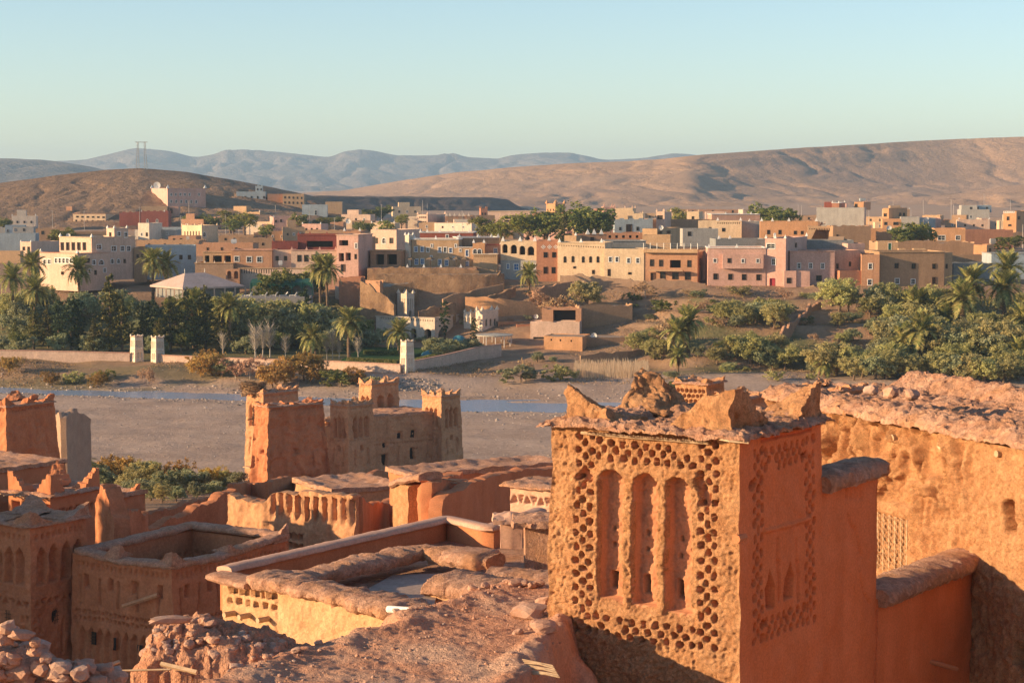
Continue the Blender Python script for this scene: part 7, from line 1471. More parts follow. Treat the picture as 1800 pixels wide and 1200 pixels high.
# thatched parasols on the hotel terrace
for k, (px, lb) in enumerate(((723, 'leftmost thatched parasol on the hotel terrace'), (757, 'second thatched parasol from the left on the hotel terrace'), (789, 'third thatched parasol from the left on the hotel terrace'), (803, 'fourth thatched parasol from the left, tan panel below'), (818, 'rightmost thatched parasol on the hotel terrace'))):
    P = at(px, 470, 440); T = thing('thatched_parasol', P, lb, 'parasol', 'thatched parasols on the hotel terrace'); MB().tube([P, P + Vector((0, 0, 2.0))], .06, 6).obj('pole', M_DARKWOOD, T)
    v = [(P.x, P.y, P.z + 2.35)] + [(P.x + 1.15 * math.cos(t * .449), P.y + 1.15 * math.sin(t * .449), P.z + 1.75 + .05 * (t % 2)) for t in range(14)]; obj('thatch', v, [(0, 1 + t, 1 + (t + 1) % 14) for t in range(14)], earth('thatch', (.16, .11, .07), (.26, .18, .11), scale=2, bump=.5), T)
# poles and masts
pmat = plain('pole_grey', (.42, .36, .31), .6)
for k, (px, yt, yb, lb) in enumerate(((332, 352, 400, 'street lamp pole left of the hill trees'), (484, 360, 395, 'thin pole beside the teal house'), (743, 352, 380, 'tall thin mast over the bastion house'), (751, 358, 382, 'short thin mast right of the tall mast'), (1403, 360, 382, 'left pole of the pair in the right background'), (1409, 361, 382, 'right pole of the pair in the right background'), (1623, 352, 379, 'white pole on the right plain'), (1672, 351, 390, 'left pole of the tall pair near the grey house'), (1676, 360, 388, 'right pole of the tall pair near the grey house'), (1776, 350, 372, 'thin pole above the orange tower house'), (1632, 389, 424, 'white street lamp pole beside the roadside trees'), (1328, 363, 376, 'thin pole on the far houses under the plateau'), (1570, 355, 372, 'thin pole behind the orange house'), (440, 402, 420, 'left wooden post by the cream shed'), (451, 410, 420, 'right wooden post by the cream shed'), (1656, 424, 438, 'white post on the dark roofs'), (1798, 395, 440, 'pole at the right edge'))):
    g = ground(px, yb); top = at(px, yt, g.y); tag(MB().tube([g + Vector((0, 0, -.5)), top], [.14, .09], 6).obj('utility_pole', pmat), lb, 'pole', 'poles in the village')
g = at(249, 296, 1008); t_ = at(249, 250, 1008); PY = thing('lattice_mast', g - Vector((0, 0, 1)), 'twin lattice mast on top of the brown hill', 'mast'); hgt = t_.z - g.z
for s in (-1, 1):
    mb = MB(); w = .75
    for a, b in ((-1, -1), (1, -1), (1, 1), (-1, 1)): mb.tube([g + Vector((s * 1.7 * 1.2 + a * w, b * w, -1.5)), g + Vector((s * 1.7 + a * w * .35, b * w * .35, hgt))], .11, 4)
    for k in range(9):
        z = hgt * k / 9; z2 = hgt * (k + 1) / 9; q = w * (1 - .6 * k / 9); mb.tube([g + Vector((s * 2 - q, -q, z)), g + Vector((s * 2 + q, -q, z2))], .06, 3); mb.tube([g + Vector((s * 2 + q, -q, z)), g + Vector((s * 2 - q, -q, z2))], .06, 3)
    mb.obj('lattice_leg', M_METAL, PY)
MB().box(g + Vector((0, 0, hgt)), (6.2, .5, .35)).obj('crossbar', M_METAL, PY)
g = ground(1730, 366); t_ = at(1730, 340, g.y); mb = MB()
for s in (-1, 1): mb.tube([g + Vector((s * .5, 0, -.5)), P3(g + Vector((s * .4, 0, 0)), t_.z)], .12, 4)
for k in range(6): z = g.z + (t_.z - g.z) * (k + .5) / 6; mb.tube([Vector((g.x - .5, g.y, z)), Vector((g.x + .5, g.y, z))], .1, 4)
tag(mb.obj('ladder_mast', pmat), 'pale ladder-like mast behind the far grey house', 'mast')
# ------------------------------------------------------------------ plants
L_OLIVE = leafmat('olive_leaves', (.22, .225, .085), (.44, .41, .155), (.62, .54, .22), trans=.45)
L_GREY = leafmat('grey_green_leaves', (.17, .21, .115), (.33, .35, .185), (.48, .46, .24), trans=.45)
L_DARK = leafmat('dark_conifer_leaves', (.035, .06, .02), (.11, .125, .035), (.26, .22, .065))
L_CYP = leafmat('cypress_leaves', (0.0238, 0.0476, 0.0204), (0.068, 0.0935, 0.034))
L_YEL = leafmat('autumn_leaves', (.28, .25, .05), (.48, .38, .07), (.20, .23, .05))
L_ORA = leafmat('tamarisk_leaves', (.46, .24, .05), (.70, .42, .10), (.32, .25, .08), trans=.35)
L_PALM = leafmat('palm_leaves', (0.123, 0.158, 0.0438), (0.28, 0.28, 0.0788), (0.42, 0.367, 0.123))
L_DEAD = leafmat('dead_fronds', (0.23, 0.149, 0.0805), (0.368, 0.253, 0.138))
L_GREEN = leafmat('green_leaves', (.08, .13, .03), (.19, .23, .06), (.32, .30, .09), trans=.4)
L_TWIG = leafmat('bare_twigs', (0.253, 0.184, 0.127), (0.391, 0.287, 0.207), trans=0)
M_BARK = earth('bark', (.13, .085, .055), (.22, .15, .10), scale=2, bump=.6, fine=6)
M_PALE = earth('pale_bark', (.42, .36, .29), (.52, .45, .37), scale=2, bump=.3, fine=6)
def leaf_quads(C, N, s, rs):
    """flat leaf sprays at points C facing roughly N"""
    n = len(C); a = rs.normal(size=(n, 3)); d = N + .85 * rs.normal(size=(n, 3)); d /= np.linalg.norm(d, axis=1)[:, None]
    t = np.cross(d, a); t /= np.linalg.norm(t, axis=1)[:, None]; b = np.cross(d, t); s = s * rs.uniform(.6, 1.35, n)[:, None]
    v = np.stack([C - t * s, C - b * s * .55, C + t * s, C + b * s * .55], 1).reshape(-1, 3); return v, np.arange(4 * n).reshape(n, 4)
def crown(name, mat, lobes, nleaf, leaf, seed, up=.08, inner=.35):
    """lobes: (centre, radii, weight); leaves gather in clumps on the lobes' shells"""
    rs = np.random.RandomState(seed); C = []; N = []; w = np.array([l[2] for l in lobes], float); w /= w.sum()
    for (c, r, _), k in zip(lobes, rs.multinomial(nleaf, w)):
        nc = max(4, k // 26); d = rs.normal(size=(nc, 3)); d /= np.linalg.norm(d, axis=1)[:, None]; d[:, 2] = np.abs(d[:, 2]) * np.where(rs.rand(nc) < .72, 1, -1)
        rad = 1 - inner * rs.rand(nc) ** 2 + .12 * rs.normal(size=nc); cc = np.array(c) + d * rad[:, None] * np.array(r); i = rs.randint(0, nc, k)
        C.append(cc[i] + rs.normal(size=(k, 3)) * np.array(r) * .13); N.append(d[i] + np.array((0, 0, up)))
    v, f = leaf_quads(np.concatenate(C), np.concatenate(N), leaf, rs); me = mesh(name, v.tolist(), f.tolist(), mat); return me
def branchy(mat, h, spread, n, r, seed, pale=False):
    rnd = random.Random(seed); mb = MB(); mb.tube([(0, 0, -.4), (.05 * h * rnd.uniform(-1, 1), .04 * h, h * .35), (.06 * h * rnd.uniform(-1, 1), 0, h * .62)], [r, r * .75, r * .45], 7)
    for k in range(n): t = 6.28 * k / n + rnd.random(); z = h * rnd.uniform(.28, .5); mb.tube([(0, 0, z), (spread * .5 * math.cos(t), spread * .5 * math.sin(t), z + h * .18), (spread * .85 * math.cos(t), spread * .85 * math.sin(t), z + h * rnd.uniform(.25, .4))], [r * .45, r * .3, r * .1], 5)
    return mb.mesh('trunk', mat)
PROTO = {}
def lob(seed, n, R, zc, hz, r0, r1):
    rnd = random.Random(seed); L = [((0, 0, zc), (R * .6, R * .6, hz * .6), 1.2)]
    for k in range(n): t = 6.28 * k / n + rnd.uniform(-.4, .4); q = R * rnd.uniform(.35, .72); r = R * rnd.uniform(r0, r1); L.append(((q * math.cos(t), q * math.sin(t), zc + hz * rnd.uniform(-.45, .55)), (r, r, r * rnd.uniform(.7, 1.0)), rnd.uniform(.6, 1.1)))
    return L
for k in range(5): PROTO['olive', k] = (5.0, crown('crown', L_OLIVE, lob(k, 9, 2.6, 2.6, 2.3, .30, .5), 6500, .125, k), branchy(M_BARK, 4.2, 1.8, 5, .22, k))
for k in range(3): PROTO['grey', k] = (4.0, crown('crown', L_GREY, lob(k + 10, 9, 2.4, 1.8, 1.9, .3, .5), 5800, .125, k + 10), branchy(M_BARK, 3.2, 1.6, 5, .18, k))
for k in range(2): PROTO['yellow', k] = (7.0, crown('crown', L_YEL, lob(k + 20, 9, 2.7, 4.4, 2.6, .3, .5), 5600, .15, k + 20), branchy(M_BARK, 5.5, 2.0, 5, .25, k))
for k in range(2): PROTO['green', k] = (6.0, crown('crown', L_GREEN, lob(k + 30, 9, 2.6, 3.7, 2.2, .3, .5), 5600, .15, k + 30), branchy(M_BARK, 5.0, 1.9, 5, .24, k))
for k in range(3): PROTO['tamarisk', k] = (3.0, crown('crown', L_ORA, lob(k + 40, 9, 2.2, 1.4, 1.35, .3, .5), 4600, .10, k + 40, up=.1), branchy(M_BARK, 2.2, 1.5, 7, .10, k))
for k in range(3):
    rnd = random.Random(k); L = []
    for j in range(13):
        z = 1.6 + 8.0 * j / 12; R = 2.3 * (1 - (j / 12.6)) ** .75 + .15
        for q in range(3): t = rnd.uniform(0, 6.28); L.append(((R * .5 * math.cos(t), R * .5 * math.sin(t), z + rnd.uniform(-.3, .3)), (R * .62, R * .62, .75), R + .2))
    PROTO['pine', k] = (10.4, crown('crown', L_DARK, L, 7500, .15, k + 50, up=.1, inner=.5), MB().tube([(0, 0, -.5), (0, 0, 5), (0, 0, 9.5)], [.24, .16, .04], 7).mesh('trunk', M_BARK))
for k in range(2): PROTO['cypress', k] = (6.0, crown('crown', L_CYP, [((0, 0, .7 + 4.9 * j / 9), (.62 * math.sin(math.pi * (.14 + .83 * (1 - j / 9.5))) + .04,) * 2 + (.5,), 1) for j in range(10)], 2200, .10, k + 60, up=.2, inner=.3), MB().tube([(0, 0, -.3), (0, 0, 2.5)], [.12, .06], 6).mesh('trunk', M_BARK))
for k in range(3): PROTO['shrub', k] = (1.6, crown('crown', (L_GREEN, L_GREY, L_OLIVE)[k], lob(k + 70, 7, 1.2, .7, .75, .32, .55), 1500, .10, k + 70, up=.15), branchy(M_BARK, 1.0, .8, 5, .05, k))
def twigs(h, seed, n=150):
    rnd = random.Random(seed); mb = MB(); mb.tube([(0, 0, -.3), (.1, 0, h * .45), (.05, .1, h * .8)], [.13, .09, .03], 6)
    for k in range(n): t = rnd.uniform(0, 6.28); z = h * rnd.uniform(.25, .85); q = h * rnd.uniform(.08, .28); a = Vector((.06, .03, z)); d = Vector((math.cos(t), math.sin(t), rnd.uniform(.5, 1.6))) * q; m = a + d * .5 + Vector((0, 0, .05)); mb.tube([a, m, a + d + Vector((rnd.uniform(-.2, .2), rnd.uniform(-.2, .2), .1))], [.03, .022, .01], 3)
    return mb
for k in range(2): PROTO['bare', k] = (6.0, None, twigs(6.0, k).mesh('trunk', M_PALE))
for k in range(2): PROTO['dry', k] = (3.0, crown('crown', leafmat('dry_brush', (0.35, 0.21, 0.114), (0.595, 0.385, 0.228)), lob(k + 80, 8, 2.0, 1.5, 1.3, .3, .5), 2200, .10, k + 80, up=.1), branchy(M_PALE, 2.4, 1.5, 7, .08, k))
_tc = 0
def tree(kind, P, h, name, label, cat='tree', group=None, var=None, wide=1.0):
    global _tc; _tc += 1
    n = len([1 for q in PROTO if q[0] == kind]); H, cr, tr = PROTO[kind, (_tc * 7 + 3) % n if var is None else var]; s = h / H
    T = thing(name, P, label, cat, group); T.rotation_euler.z = (_tc * 2.399) % 6.28
    for nm, me in (('trunk', tr), ('crown', cr)):
        if me is not None: o = bpy.data.objects.new(nm, me); COL.objects.link(o); o.parent = T; o.scale = (s * wide, s * wide, s)
    return T
def tp(kind, px, yb, yt, name, label, cat='tree', group=None, Y=None, wide=1.0, var=None):
    """a tree standing at pixel (px, yb) and reaching up to pixel row yt"""
    P = ground(px, yb) if Y is None else at(px, yb, Y)
    if Y is not None: P.z = float(ground_z(P.x, P.y))
    h = max(.5, zat(yt, P.y) - P.z); return tree(kind, P, h, name, label, cat, group, var, wide)
# fronds
def frond_mesh(L, droop, mat, seed, nl=19, w=.085):
    rnd = random.Random(seed); v = []; f = []; pts = []
    for i in range(nl + 1): t = i / nl; pts.append(Vector((L * (t - .12 * droop * t * t), 0, L * (.55 * t - droop * t * t))))
    for i in range(nl): p, q = pts[i], pts[i + 1]; k = len(v); r = .035 * (1 - i / nl) + .008; v += [p + Vector((0, -r, 0)), p + Vector((0, r, 0)), q + Vector((0, r, 0)), q + Vector((0, -r, 0))]; f.append((k, k + 1, k + 2, k + 3))
    for i in range(2, nl + 1):
        t = i / nl; p = pts[i]; d = (pts[i] - pts[i - 1]).normalized(); ll = L * .26 * math.sin(math.pi * min(1, .18 + .8 * t)) + .1
        for s in (-1, 1): e = (Vector((0, s, 0)) * .75 + d * .75 + Vector((0, 0, .28 + rnd.uniform(-.15, .1)))).normalized() * ll; k = len(v); v += [p - d * w * 1.6, p + d * w * 1.6, p + e + Vector((0, 0, -.12 * ll))]; f.append((k, k + 1, k + 2))
    return mesh('frond', v, f, mat)
FR = [frond_mesh(2.9, .35, L_PALM, 1), frond_mesh(3.0, .75, L_PALM, 2), frond_mesh(2.7, 1.15, L_PALM, 3)]; FD = frond_mesh(2.2, 1.7, L_DEAD, 4, 11)
PT = []
for k in range(3):
    mb = MB(); pts = []; rad = []
    for i in range(25): z = -.4 + 5.4 * i / 24; pts.append((.10 * math.sin(z * .5 + k), .06 * math.sin(z * .8), z)); rad.append((.30 - .006 * i) * (1.12 if i % 2 else .92))
    PT.append(mb.tube(pts, rad, 8).mesh('trunk', M_BARK))
PH = MB().tube([(0, 0, -.5), (0, 0, .1), (0, 0, .5)], [.28, .42, .2], 8).mesh('crown_heart', L_DEAD)
def palm(px, yb, yt, label, trunk=None, Y=None, nf=34, spread=1.0, dead=7):
    global _tc; _tc += 1; rnd = random.Random(_tc * 31)
    P = ground(px, yb) if Y is None else at(px, yb, Y)
    if Y is not None: P.z = float(ground_z(P.x, P.y))
    h = max(1.5, zat(yt, P.y) - P.z); s = max(.8, min(1.3, h / 5.6)) * spread; ht = max(.35, h - 2.1 * s)
    T = thing('date_palm', P, label, 'palm tree', 'date palms'); T.rotation_euler.z = rnd.uniform(0, 6.28)
    o = bpy.data.objects.new('trunk', PT[_tc % 3]); COL.objects.link(o); o.parent = T; o.scale = (s, s, ht / 5.0)
    o = bpy.data.objects.new('crown_heart', PH); COL.objects.link(o); o.parent = T; o.location = (0, 0, ht); o.scale = (s, s, s)
    for k in range(nf):
        q = k / nf; t = k * 2.39996 + rnd.uniform(-.2, .2); tilt = (-.95 + 1.35 * q) + rnd.uniform(-.12, .12); o = bpy.data.objects.new('frond', FR[0 if q < .35 else (1 if q < .72 else 2)]); COL.objects.link(o); o.parent = T; o.location = (0, 0, ht + .2 * s); ss = s * rnd.uniform(.85, 1.1); o.scale = (ss, ss, ss); o.rotation_euler = (rnd.uniform(-.2, .2), tilt, t)
    for k in range(dead): o = bpy.data.objects.new('dead_frond', FD); COL.objects.link(o); o.parent = T; o.location = (0, 0, ht - .1); o.scale = (s * .85,) * 3; o.rotation_euler = (0, .7, k * 6.28 / dead + rnd.random())
    return T
PALMS = [(57, 505, 448, 'date palm in front of the cream riad, left one', 424), (139, 512, 455, 'date palm against the lit wall of the cream riad', 426), (268, 512, 441, 'tall sunlit date palm beside the dark one, left of the pavilion', 430), (292, 512, 448, 'dark shaded date palm beside the tall sunlit one', 433), (22, 530, 470, 'bushy date palm at the left edge', 415), (62, 545, 490, 'dark palm below the left riad palm', 408), (562, 520, 452, 'left one of the twin date palms in front of the red hotel', 408), (575, 522, 455, 'right one of the twin date palms in front of the red hotel', 407.5), (614, 636, 545, 'slim tall date palm on the garden lawn', 376), (702, 620, 566, 'low drooping date palm in front of the white palace', 385), (548, 636, 575, 'short date palm among the bare trees', 378), (930, 510, 466, 'squat date palm below the arcade house', 428), (1210, 630, 545, 'right one of the paired palms on the olive slope', 375), (1190, 640, 563, 'left one of the paired palms, leaning left', 372), (1192, 662, 612, 'dark bushy palm at the foot of the paired palms', 357), (1608, 560, 512, 'leftmost palm of the right grove', 402), (1705, 560, 474, 'largest spreading palm of the right grove', 398), (1763, 565, 482, 'tall palm right of the largest spreading palm', 397), (1770, 520, 449, 'high-crowned palm in front of the blue-grey wall', 414), (1618, 640, 555, 'palm with orange dead fronds in the right grove', 368), (1590, 640, 575, 'short palm left of the orange-skirted palm', 370), (1790, 660, 600, 'low palm at the lower right edge of the grove', 360), (1660, 585, 538, 'small yellow-green palm in the right grove', 392), (1735, 600, 556, 'half hidden palm in the right grove', 386), (405, 580, 520, 'green palm right of the tall pines', 392), (340, 560, 512, 'palm in front of the pavilion roof', 398), (120, 835, 785, 'palm shrub beside the ruined tower stump', 178), (130, 838, 805, 'low palm clump at the left riverbank', 182), (1740, 672, 632, 'feathery palm at the grove bottom', 356)]
PALMS += [(1690, 560, 500, 'palm just left of the largest spreading palm', 392), (1640, 620, 575, 'low spreading palm in the middle of the right grove', 374), (1800, 600, 540, 'palm at the right edge of the grove', 384), (1570, 660, 612, 'low palm at the left foot of the right grove', 358), (1450, 660, 622, 'small palm among the olives on the right bank', 358)]
for px, yb, yt, lb, Y in PALMS: palm(px, yb, yt, lb, Y=Y, spread=1.3 if px > 1400 else 1.0, nf=46 if yb - yt > 40 else 34)
# garden pines and cypresses
PINES = [(60, 640, 530, 'broad sunlit pine at the far left of the garden', 392), (85, 640, 536, 'dark pine behind the broad sunlit pine', 396), (195, 640, 482, 'tallest pine of the garden, left of the pavilion', 390), (215, 640, 520, 'dark pine right of the tallest pine', 388), (252, 640, 545, 'dark pine behind the left gate tower', 392), (300, 640, 520, 'pine left of the sunlit middle pair', 391), (330, 640, 506, 'sunlit pine below the pavilion, left of the middle pair', 394), (362, 640, 502, 'sunlit pine below the pavilion, right of the middle pair', 395), (390, 640, 528, 'dark pine right of the middle pair', 392), (140, 640, 548, 'dark pine between cypress spires', 389), (165, 640, 560, 'small dark pine behind the spires', 386), (28, 640, 560, 'shaded pine at the left edge of the garden', 398), (440, 635, 548, 'dark pine at the right end of the pine row', 398), (280, 640, 560, 'low dark pine behind the right gate tower', 386), (110, 640, 555, 'low shaded pine left of the cypress spires', 394)]
for px, yb, yt, lb, Y in PINES: tp('pine', px, yb, yt, 'pine_tree', lb, group='garden pines', Y=Y, wide=1.15)
for px, yb, yt, lb, Y in ((103, 600, 527, 'slim cypress, leftmost of the garden spires', 388), (125, 600, 524, 'slim cypress, second of the garden spires', 388), (138, 600, 528, 'slim cypress, third of the garden spires', 389), (268, 600, 528, 'slim cypress above the right gate tower', 389), (535, 545, 510, 'small cypress beside the pool terrace', 402), (833, 620, 560, 'small conifer left of the round pergola', 397), (782, 590, 530, 'thin conifer standing by the palace corner', 409), (1015, 413, 375, 'orange-tinted cypress among the dark trees behind the cream house', 560)): tp('cypress', px, yb, yt, 'cypress', lb, group='cypresses', Y=Y, wide=1.25)
# village trees
VT_ = [('yellow', 930, 410, 363, 'large yellow-green autumn tree behind the arcade house', 600, 1.5), ('yellow', 855, 408, 378, 'yellow-tinted tree beside the small red turret', 620, 1.3), ('yellow', 880, 408, 382, 'bright yellow tree left of the large autumn tree', 610, 1.2), ('green', 960, 412, 370, 'dark green tree right of the large autumn tree', 600, 1.4), ('green', 1035, 410, 361, 'tall dark green tree cluster beside the arch tower', 590, 1.5), ('green', 1048, 412, 372, 'rounded dark tree touching the arch tower', 585, 1.2), ('pine', 992, 415, 370, 'pointed dark conifer between the village trees', 580, 1.2), ('green', 335, 400, 375, 'leftmost round tree below the hill palace', 780, 1.3), ('green', 352, 400, 377, 'second round tree below the hill palace', 775, 1.2), ('yellow', 405, 398, 367, 'yellow-green tree below the grey block', 760, 1.5), ('yellow', 430, 400, 370, 'tallest yellow-green tree below the grey block', 740, 1.6), ('green', 412, 408, 384, 'dark low tree in front of the yellow-green pair', 720, 1.5), ('green', 375, 402, 380, 'dark tree between hill palace and grey block', 770, 1.3), ('yellow', 468, 420, 392, 'small yellow tree by the cream shed', 660, 1.2), ('green', 528, 400, 376, 'tree behind the pink cube house', 740, 1.2), ('yellow', 565, 395, 380, 'low yellowish trees right of the pink cube house', 780, 1.8), ('yellow', 590, 395, 378, 'yellowish tree behind the orange hut', 790, 1.6), ('green', 650, 392, 366, 'dark tree clump under the mesa', 900, 1.8), ('green', 672, 388, 362, 'tallest dark tree under the mesa', 920, 1.5), ('yellow', 682, 408, 385, 'small yellow tree right of the pale hall', 680, 1.1), ('green', 640, 408, 390, 'green tree over the pale hall', 690, 1.6), ('yellow', 706, 392, 375, 'small round tree left of the bastion house', 800, 1.3), ('green', 1352, 392, 360, 'left tree of the dark pair in the right background', 690, 1.3), ('green', 1372, 392, 363, 'right tree of the dark pair in the right background', 685, 1.4), ('green', 1592, 428, 396, 'dark tree by the clay wall house', 570, 1.5), ('yellow', 1615, 428, 388, 'sunlit roadside tree right of the dark one', 575, 1.5), ('green', 105, 412, 402, 'small green tree behind the small cream box house', 600, 1.5), ('yellow', 1195, 392, 362, 'yellowish tree at the edge of the cream low house', 760, 1.0), ('dry', 1395, 398, 382, 'brown shrub below the paired poles', 640, 1.4), ('green', 485, 490, 472, 'round clipped tree left of the twin palms', 421, 1.3), ('green', 530, 492, 476, 'rounded tree behind the twin palms', 424, 1.6), ('green', 1775, 432, 412, 'dark tree in front of the adobe shop', 560, 1.6), ('green', 5, 398, 384, 'dark tree at the left edge below the hill', 760, 1.6)]
for kd, px, yb, yt, lb, Y, w in VT_: tp(kd, px, yb, yt, 'village_tree', lb, group='village trees', Y=Y, wide=w)
# olive grove on the right, hand placed
OL = [(1030, 535, 487, 'olive tree standing alone below the plain cream house', 420), (1140, 525, 493, 'dry brown bush under the balcony house', 424)]
tp('olive', 1030, 540, 487, 'olive_tree', 'large rounded olive tree standing alone below the plain cream house', Y=418, wide=1.1)
tp('dry', 1135, 530, 492, 'dry_bush', 'large dry brown bush under the balcony house', 'bush', Y=422, wide=1.3); tp('dry', 955, 530, 508, 'dry_bush', 'bare twiggy shrub in front of the brown field wall', 'bush', Y=418); tp('dry', 985, 540, 512, 'dry_bush', 'brown shrub left of the lone olive tree', 'bush', Y=414)
tp('dry', 1380, 535, 508, 'dry_bush', 'brown shrub on the bank below the pink house', 'bush', Y=420, wide=1.4); tp('dry', 1168, 600, 555, 'dry_bush', 'pale dry tree left of the paired palms', 'bush', Y=385)
SL = [(1271, 568, 530), (1285, 566, 524), (1310, 572, 530), (1330, 570, 522), (1345, 566, 518), (1360, 580, 532), (1372, 575, 530), (1295, 575, 548), (1125, 620, 575), (1150, 630, 590), (1165, 632, 598), (1228, 630, 602), (1260, 640, 604), (1300, 630, 580), (1320, 640, 582), (1335, 645, 590), (1285, 628, 592), (1368, 625, 580), (1380, 650, 602), (1360, 648, 612), (1475, 550, 488), (1462, 540, 496), (1490, 548, 495), (1548, 555, 498), (1530, 565, 515), (1560, 550, 496), (1600, 560, 505), (1625, 555, 500), (1645, 560, 498), (1672, 555, 498), (1474, 575, 548), (1540, 590, 550), (1550, 600, 556), (1420, 648, 606), (1440, 660, 606), (1455, 655, 600), (1470, 660, 596), (1490, 655, 600), (1515, 665, 608), (1540, 668, 615), (1560, 668, 612), (1500, 668, 625), (1480, 612, 580), (1500, 600, 572), (1640, 640, 570), (1655, 650, 575), (1670, 640, 566), (1690, 650, 572), (1705, 640, 560), (1725, 650, 568), (1745, 640, 560), (1765, 650, 566), (1785, 640, 562), (1800, 650, 570), (1650, 668, 612), (1680, 670, 614), (1705, 672, 618), (1730, 674, 622), (1765, 674, 622), (1790, 670, 630), (1600, 668, 622), (1575, 600, 568), (1635, 600, 550), (1720, 610, 560), (1780, 590, 545), (1800, 580, 530), (1690, 600, 560), (1760, 545, 515), (1800, 545, 508), (1820, 610, 560), (1660, 545, 508)]
for k, (px, yb, yt) in enumerate(SL):
    kd = 'grey' if k % 4 == 3 else 'olive'; big = yb - yt > 45
    tp(kd, px, yb, yt, 'olive_tree', 'grey-green olive tree in the thick grove on the right bank', group='olive grove on the right bank', wide=1.15)
rnd = random.Random(5)
for k in range(32):
    px = rnd.uniform(1555, 1830); Y = rnd.uniform(352, 396); x = (px - 900) / F * Y; P = Vector((x, Y, float(ground_z(x, Y))))
    tree(('olive', 'olive', 'grey')[k % 3], P, rnd.uniform(4.2, 6.6), 'olive_tree', 'grey-green olive tree in the thick grove on the right bank', group='olive grove on the right bank', wide=1.25)
for k in range(60):
    px = rnd.uniform(1090, 1560); Y = rnd.uniform(352, 422); x = (px - 900) / F * Y; P = Vector((x, Y, float(ground_z(x, Y))))
    tree(('shrub', 'shrub', 'grey', 'dry')[k % 4], P, rnd.uniform(.9, 2.6), 'terrace_shrub', 'low shrub on the terraced slope below the pink house', 'shrub', 'shrubs on the terraced slope', wide=1.5)
for k in range(26):
    px = rnd.uniform(640, 1010); Y = rnd.uniform(404, 430); x = (px - 900) / F * Y; P = Vector((x, Y, float(ground_z(x, Y))))
    tree(('shrub', 'dry', 'shrub')[k % 3], P, rnd.uniform(.6, 1.5), 'yard_shrub', 'small dry shrub on the bank below the hotel terrace', 'shrub', 'shrubs below the hotel terrace', wide=1.4)
# left and centre garden mass
GM = []
rnd = random.Random(77)
for k in range(64):
    px = rnd.uniform(-10, 560); Y = rnd.uniform(384, 428); yt = rnd.uniform(495, 560) + (Y < 396) * 22
    P = Vector(((px - 900) / F * Y, Y, 0)); P.z = float(ground_z(P.x, P.y)); h = min(7.0 if Y > 404 else 4.2, max(2.5, zat(yt, Y) - P.z))
    tree(('grey', 'olive', 'green', 'grey')[k % 4], P, h, 'garden_tree', 'soft grey-green tree in the dense garden left of the palace', group='garden trees left of the palace', wide=1.1)
for px, yb, yt, Y, kd in ((585, 600, 538, 402, 'grey'), (610, 590, 545, 408, 'grey'), (640, 600, 560, 404, 'green'), (655, 590, 568, 402, 'grey'), (560, 610, 535, 400, 'olive'), (600, 615, 560, 396, 'grey'), (500, 600, 530, 402, 'grey'), (480, 605, 525, 404, 'olive'), (460, 600, 530, 404, 'grey'), (625, 560, 548, 408, 'grey'), (540, 590, 525, 406, 'grey'), (520, 600, 524, 403, 'grey'), (410, 600, 522, 403, 'olive'), (432, 600, 524, 402, 'grey'), (452, 600, 521, 401, 'olive'), (474, 600, 523, 402, 'grey'), (496, 600, 522, 400, 'olive'), (515, 600, 525, 402, 'grey'), (545, 600, 527, 401, 'olive')):
    tp(kd, px, yb, yt, 'palace_garden_tree', 'soft tree in the shady garden between pool and white palace', group='trees between pool and palace', Y=Y, wide=1.2)
for px, yb, yt, Y, lb in ((800, 618, 590, 386, 'left grey-green shrub mass beside the blue dome'), (780, 622, 596, 384, 'low shrub in front of the blue dome'), (825, 615, 588, 388, 'right grey-green shrub beside the small conifer'), (765, 612, 588, 392, 'shrub behind the blue dome')): tp('grey', px, yb, yt, 'garden_shrub', lb, 'shrub', 'shrubs by the dome', Y=Y, wide=1.3)
for k, (px, yt, Y) in enumerate(((450, 570, 381), (462, 575, 381), (475, 568, 382), (585, 580, 379), (596, 590, 379), (575, 588, 379), (502, 590, 380), (392, 585, 383), (630, 588, 377), (448, 580, 379))): tp('bare', px, 640, yt, 'bare_tree', 'slender leafless tree with pale bark behind the garden wall', group='bare trees behind the garden wall', Y=Y)
# lawn and hedge
q = [at(600, 645, 371), at(705, 646, 369), at(760, 612, 398), at(640, 602, 402)]
lawnm = earth('lawn_grass', (.02, .06, .012), (.05, .11, .025), scale=.8, bump=.8, fine=10, dist=.08)
lz = [float(ground_z(p.x, p.y)) + .35 for p in q]; tag(obj('lawn', [P3(p, max(lz)) for p in q] + [P3(p, max(lz) - 3) for p in q], [(0, 1, 2, 3), (0, 4, 5, 1), (1, 5, 6, 2), (2, 6, 7, 3), (3, 7, 4, 0)], lawnm), kind='structure')
a, b = at(640, 640, 371), at(705, 644, 367); za = max(lz)
def hedge_mesh(A, B, w, h, seed):
    rs = np.random.RandomState(seed); n = 3200; t = rs.rand(n); A = np.array(A); B = np.array(B); d = (B - A) / np.linalg.norm(B - A); s = np.array((-d[1], d[0], 0)); C = A + (B - A) * t[:, None]; side = rs.randint(0, 3, n); o = np.where(side == 0, -w / 2, np.where(side == 1, w / 2, rs.uniform(-w / 2, w / 2, n))); z = np.where(side == 2, h, rs.uniform(0, h, n)); C = C + s * o[:, None]; C[:, 2] += z; return leaf_quads(C, np.where((side == 2)[:, None], (0, 0, 1.), s * np.sign(o)[:, None]), .16, rs)
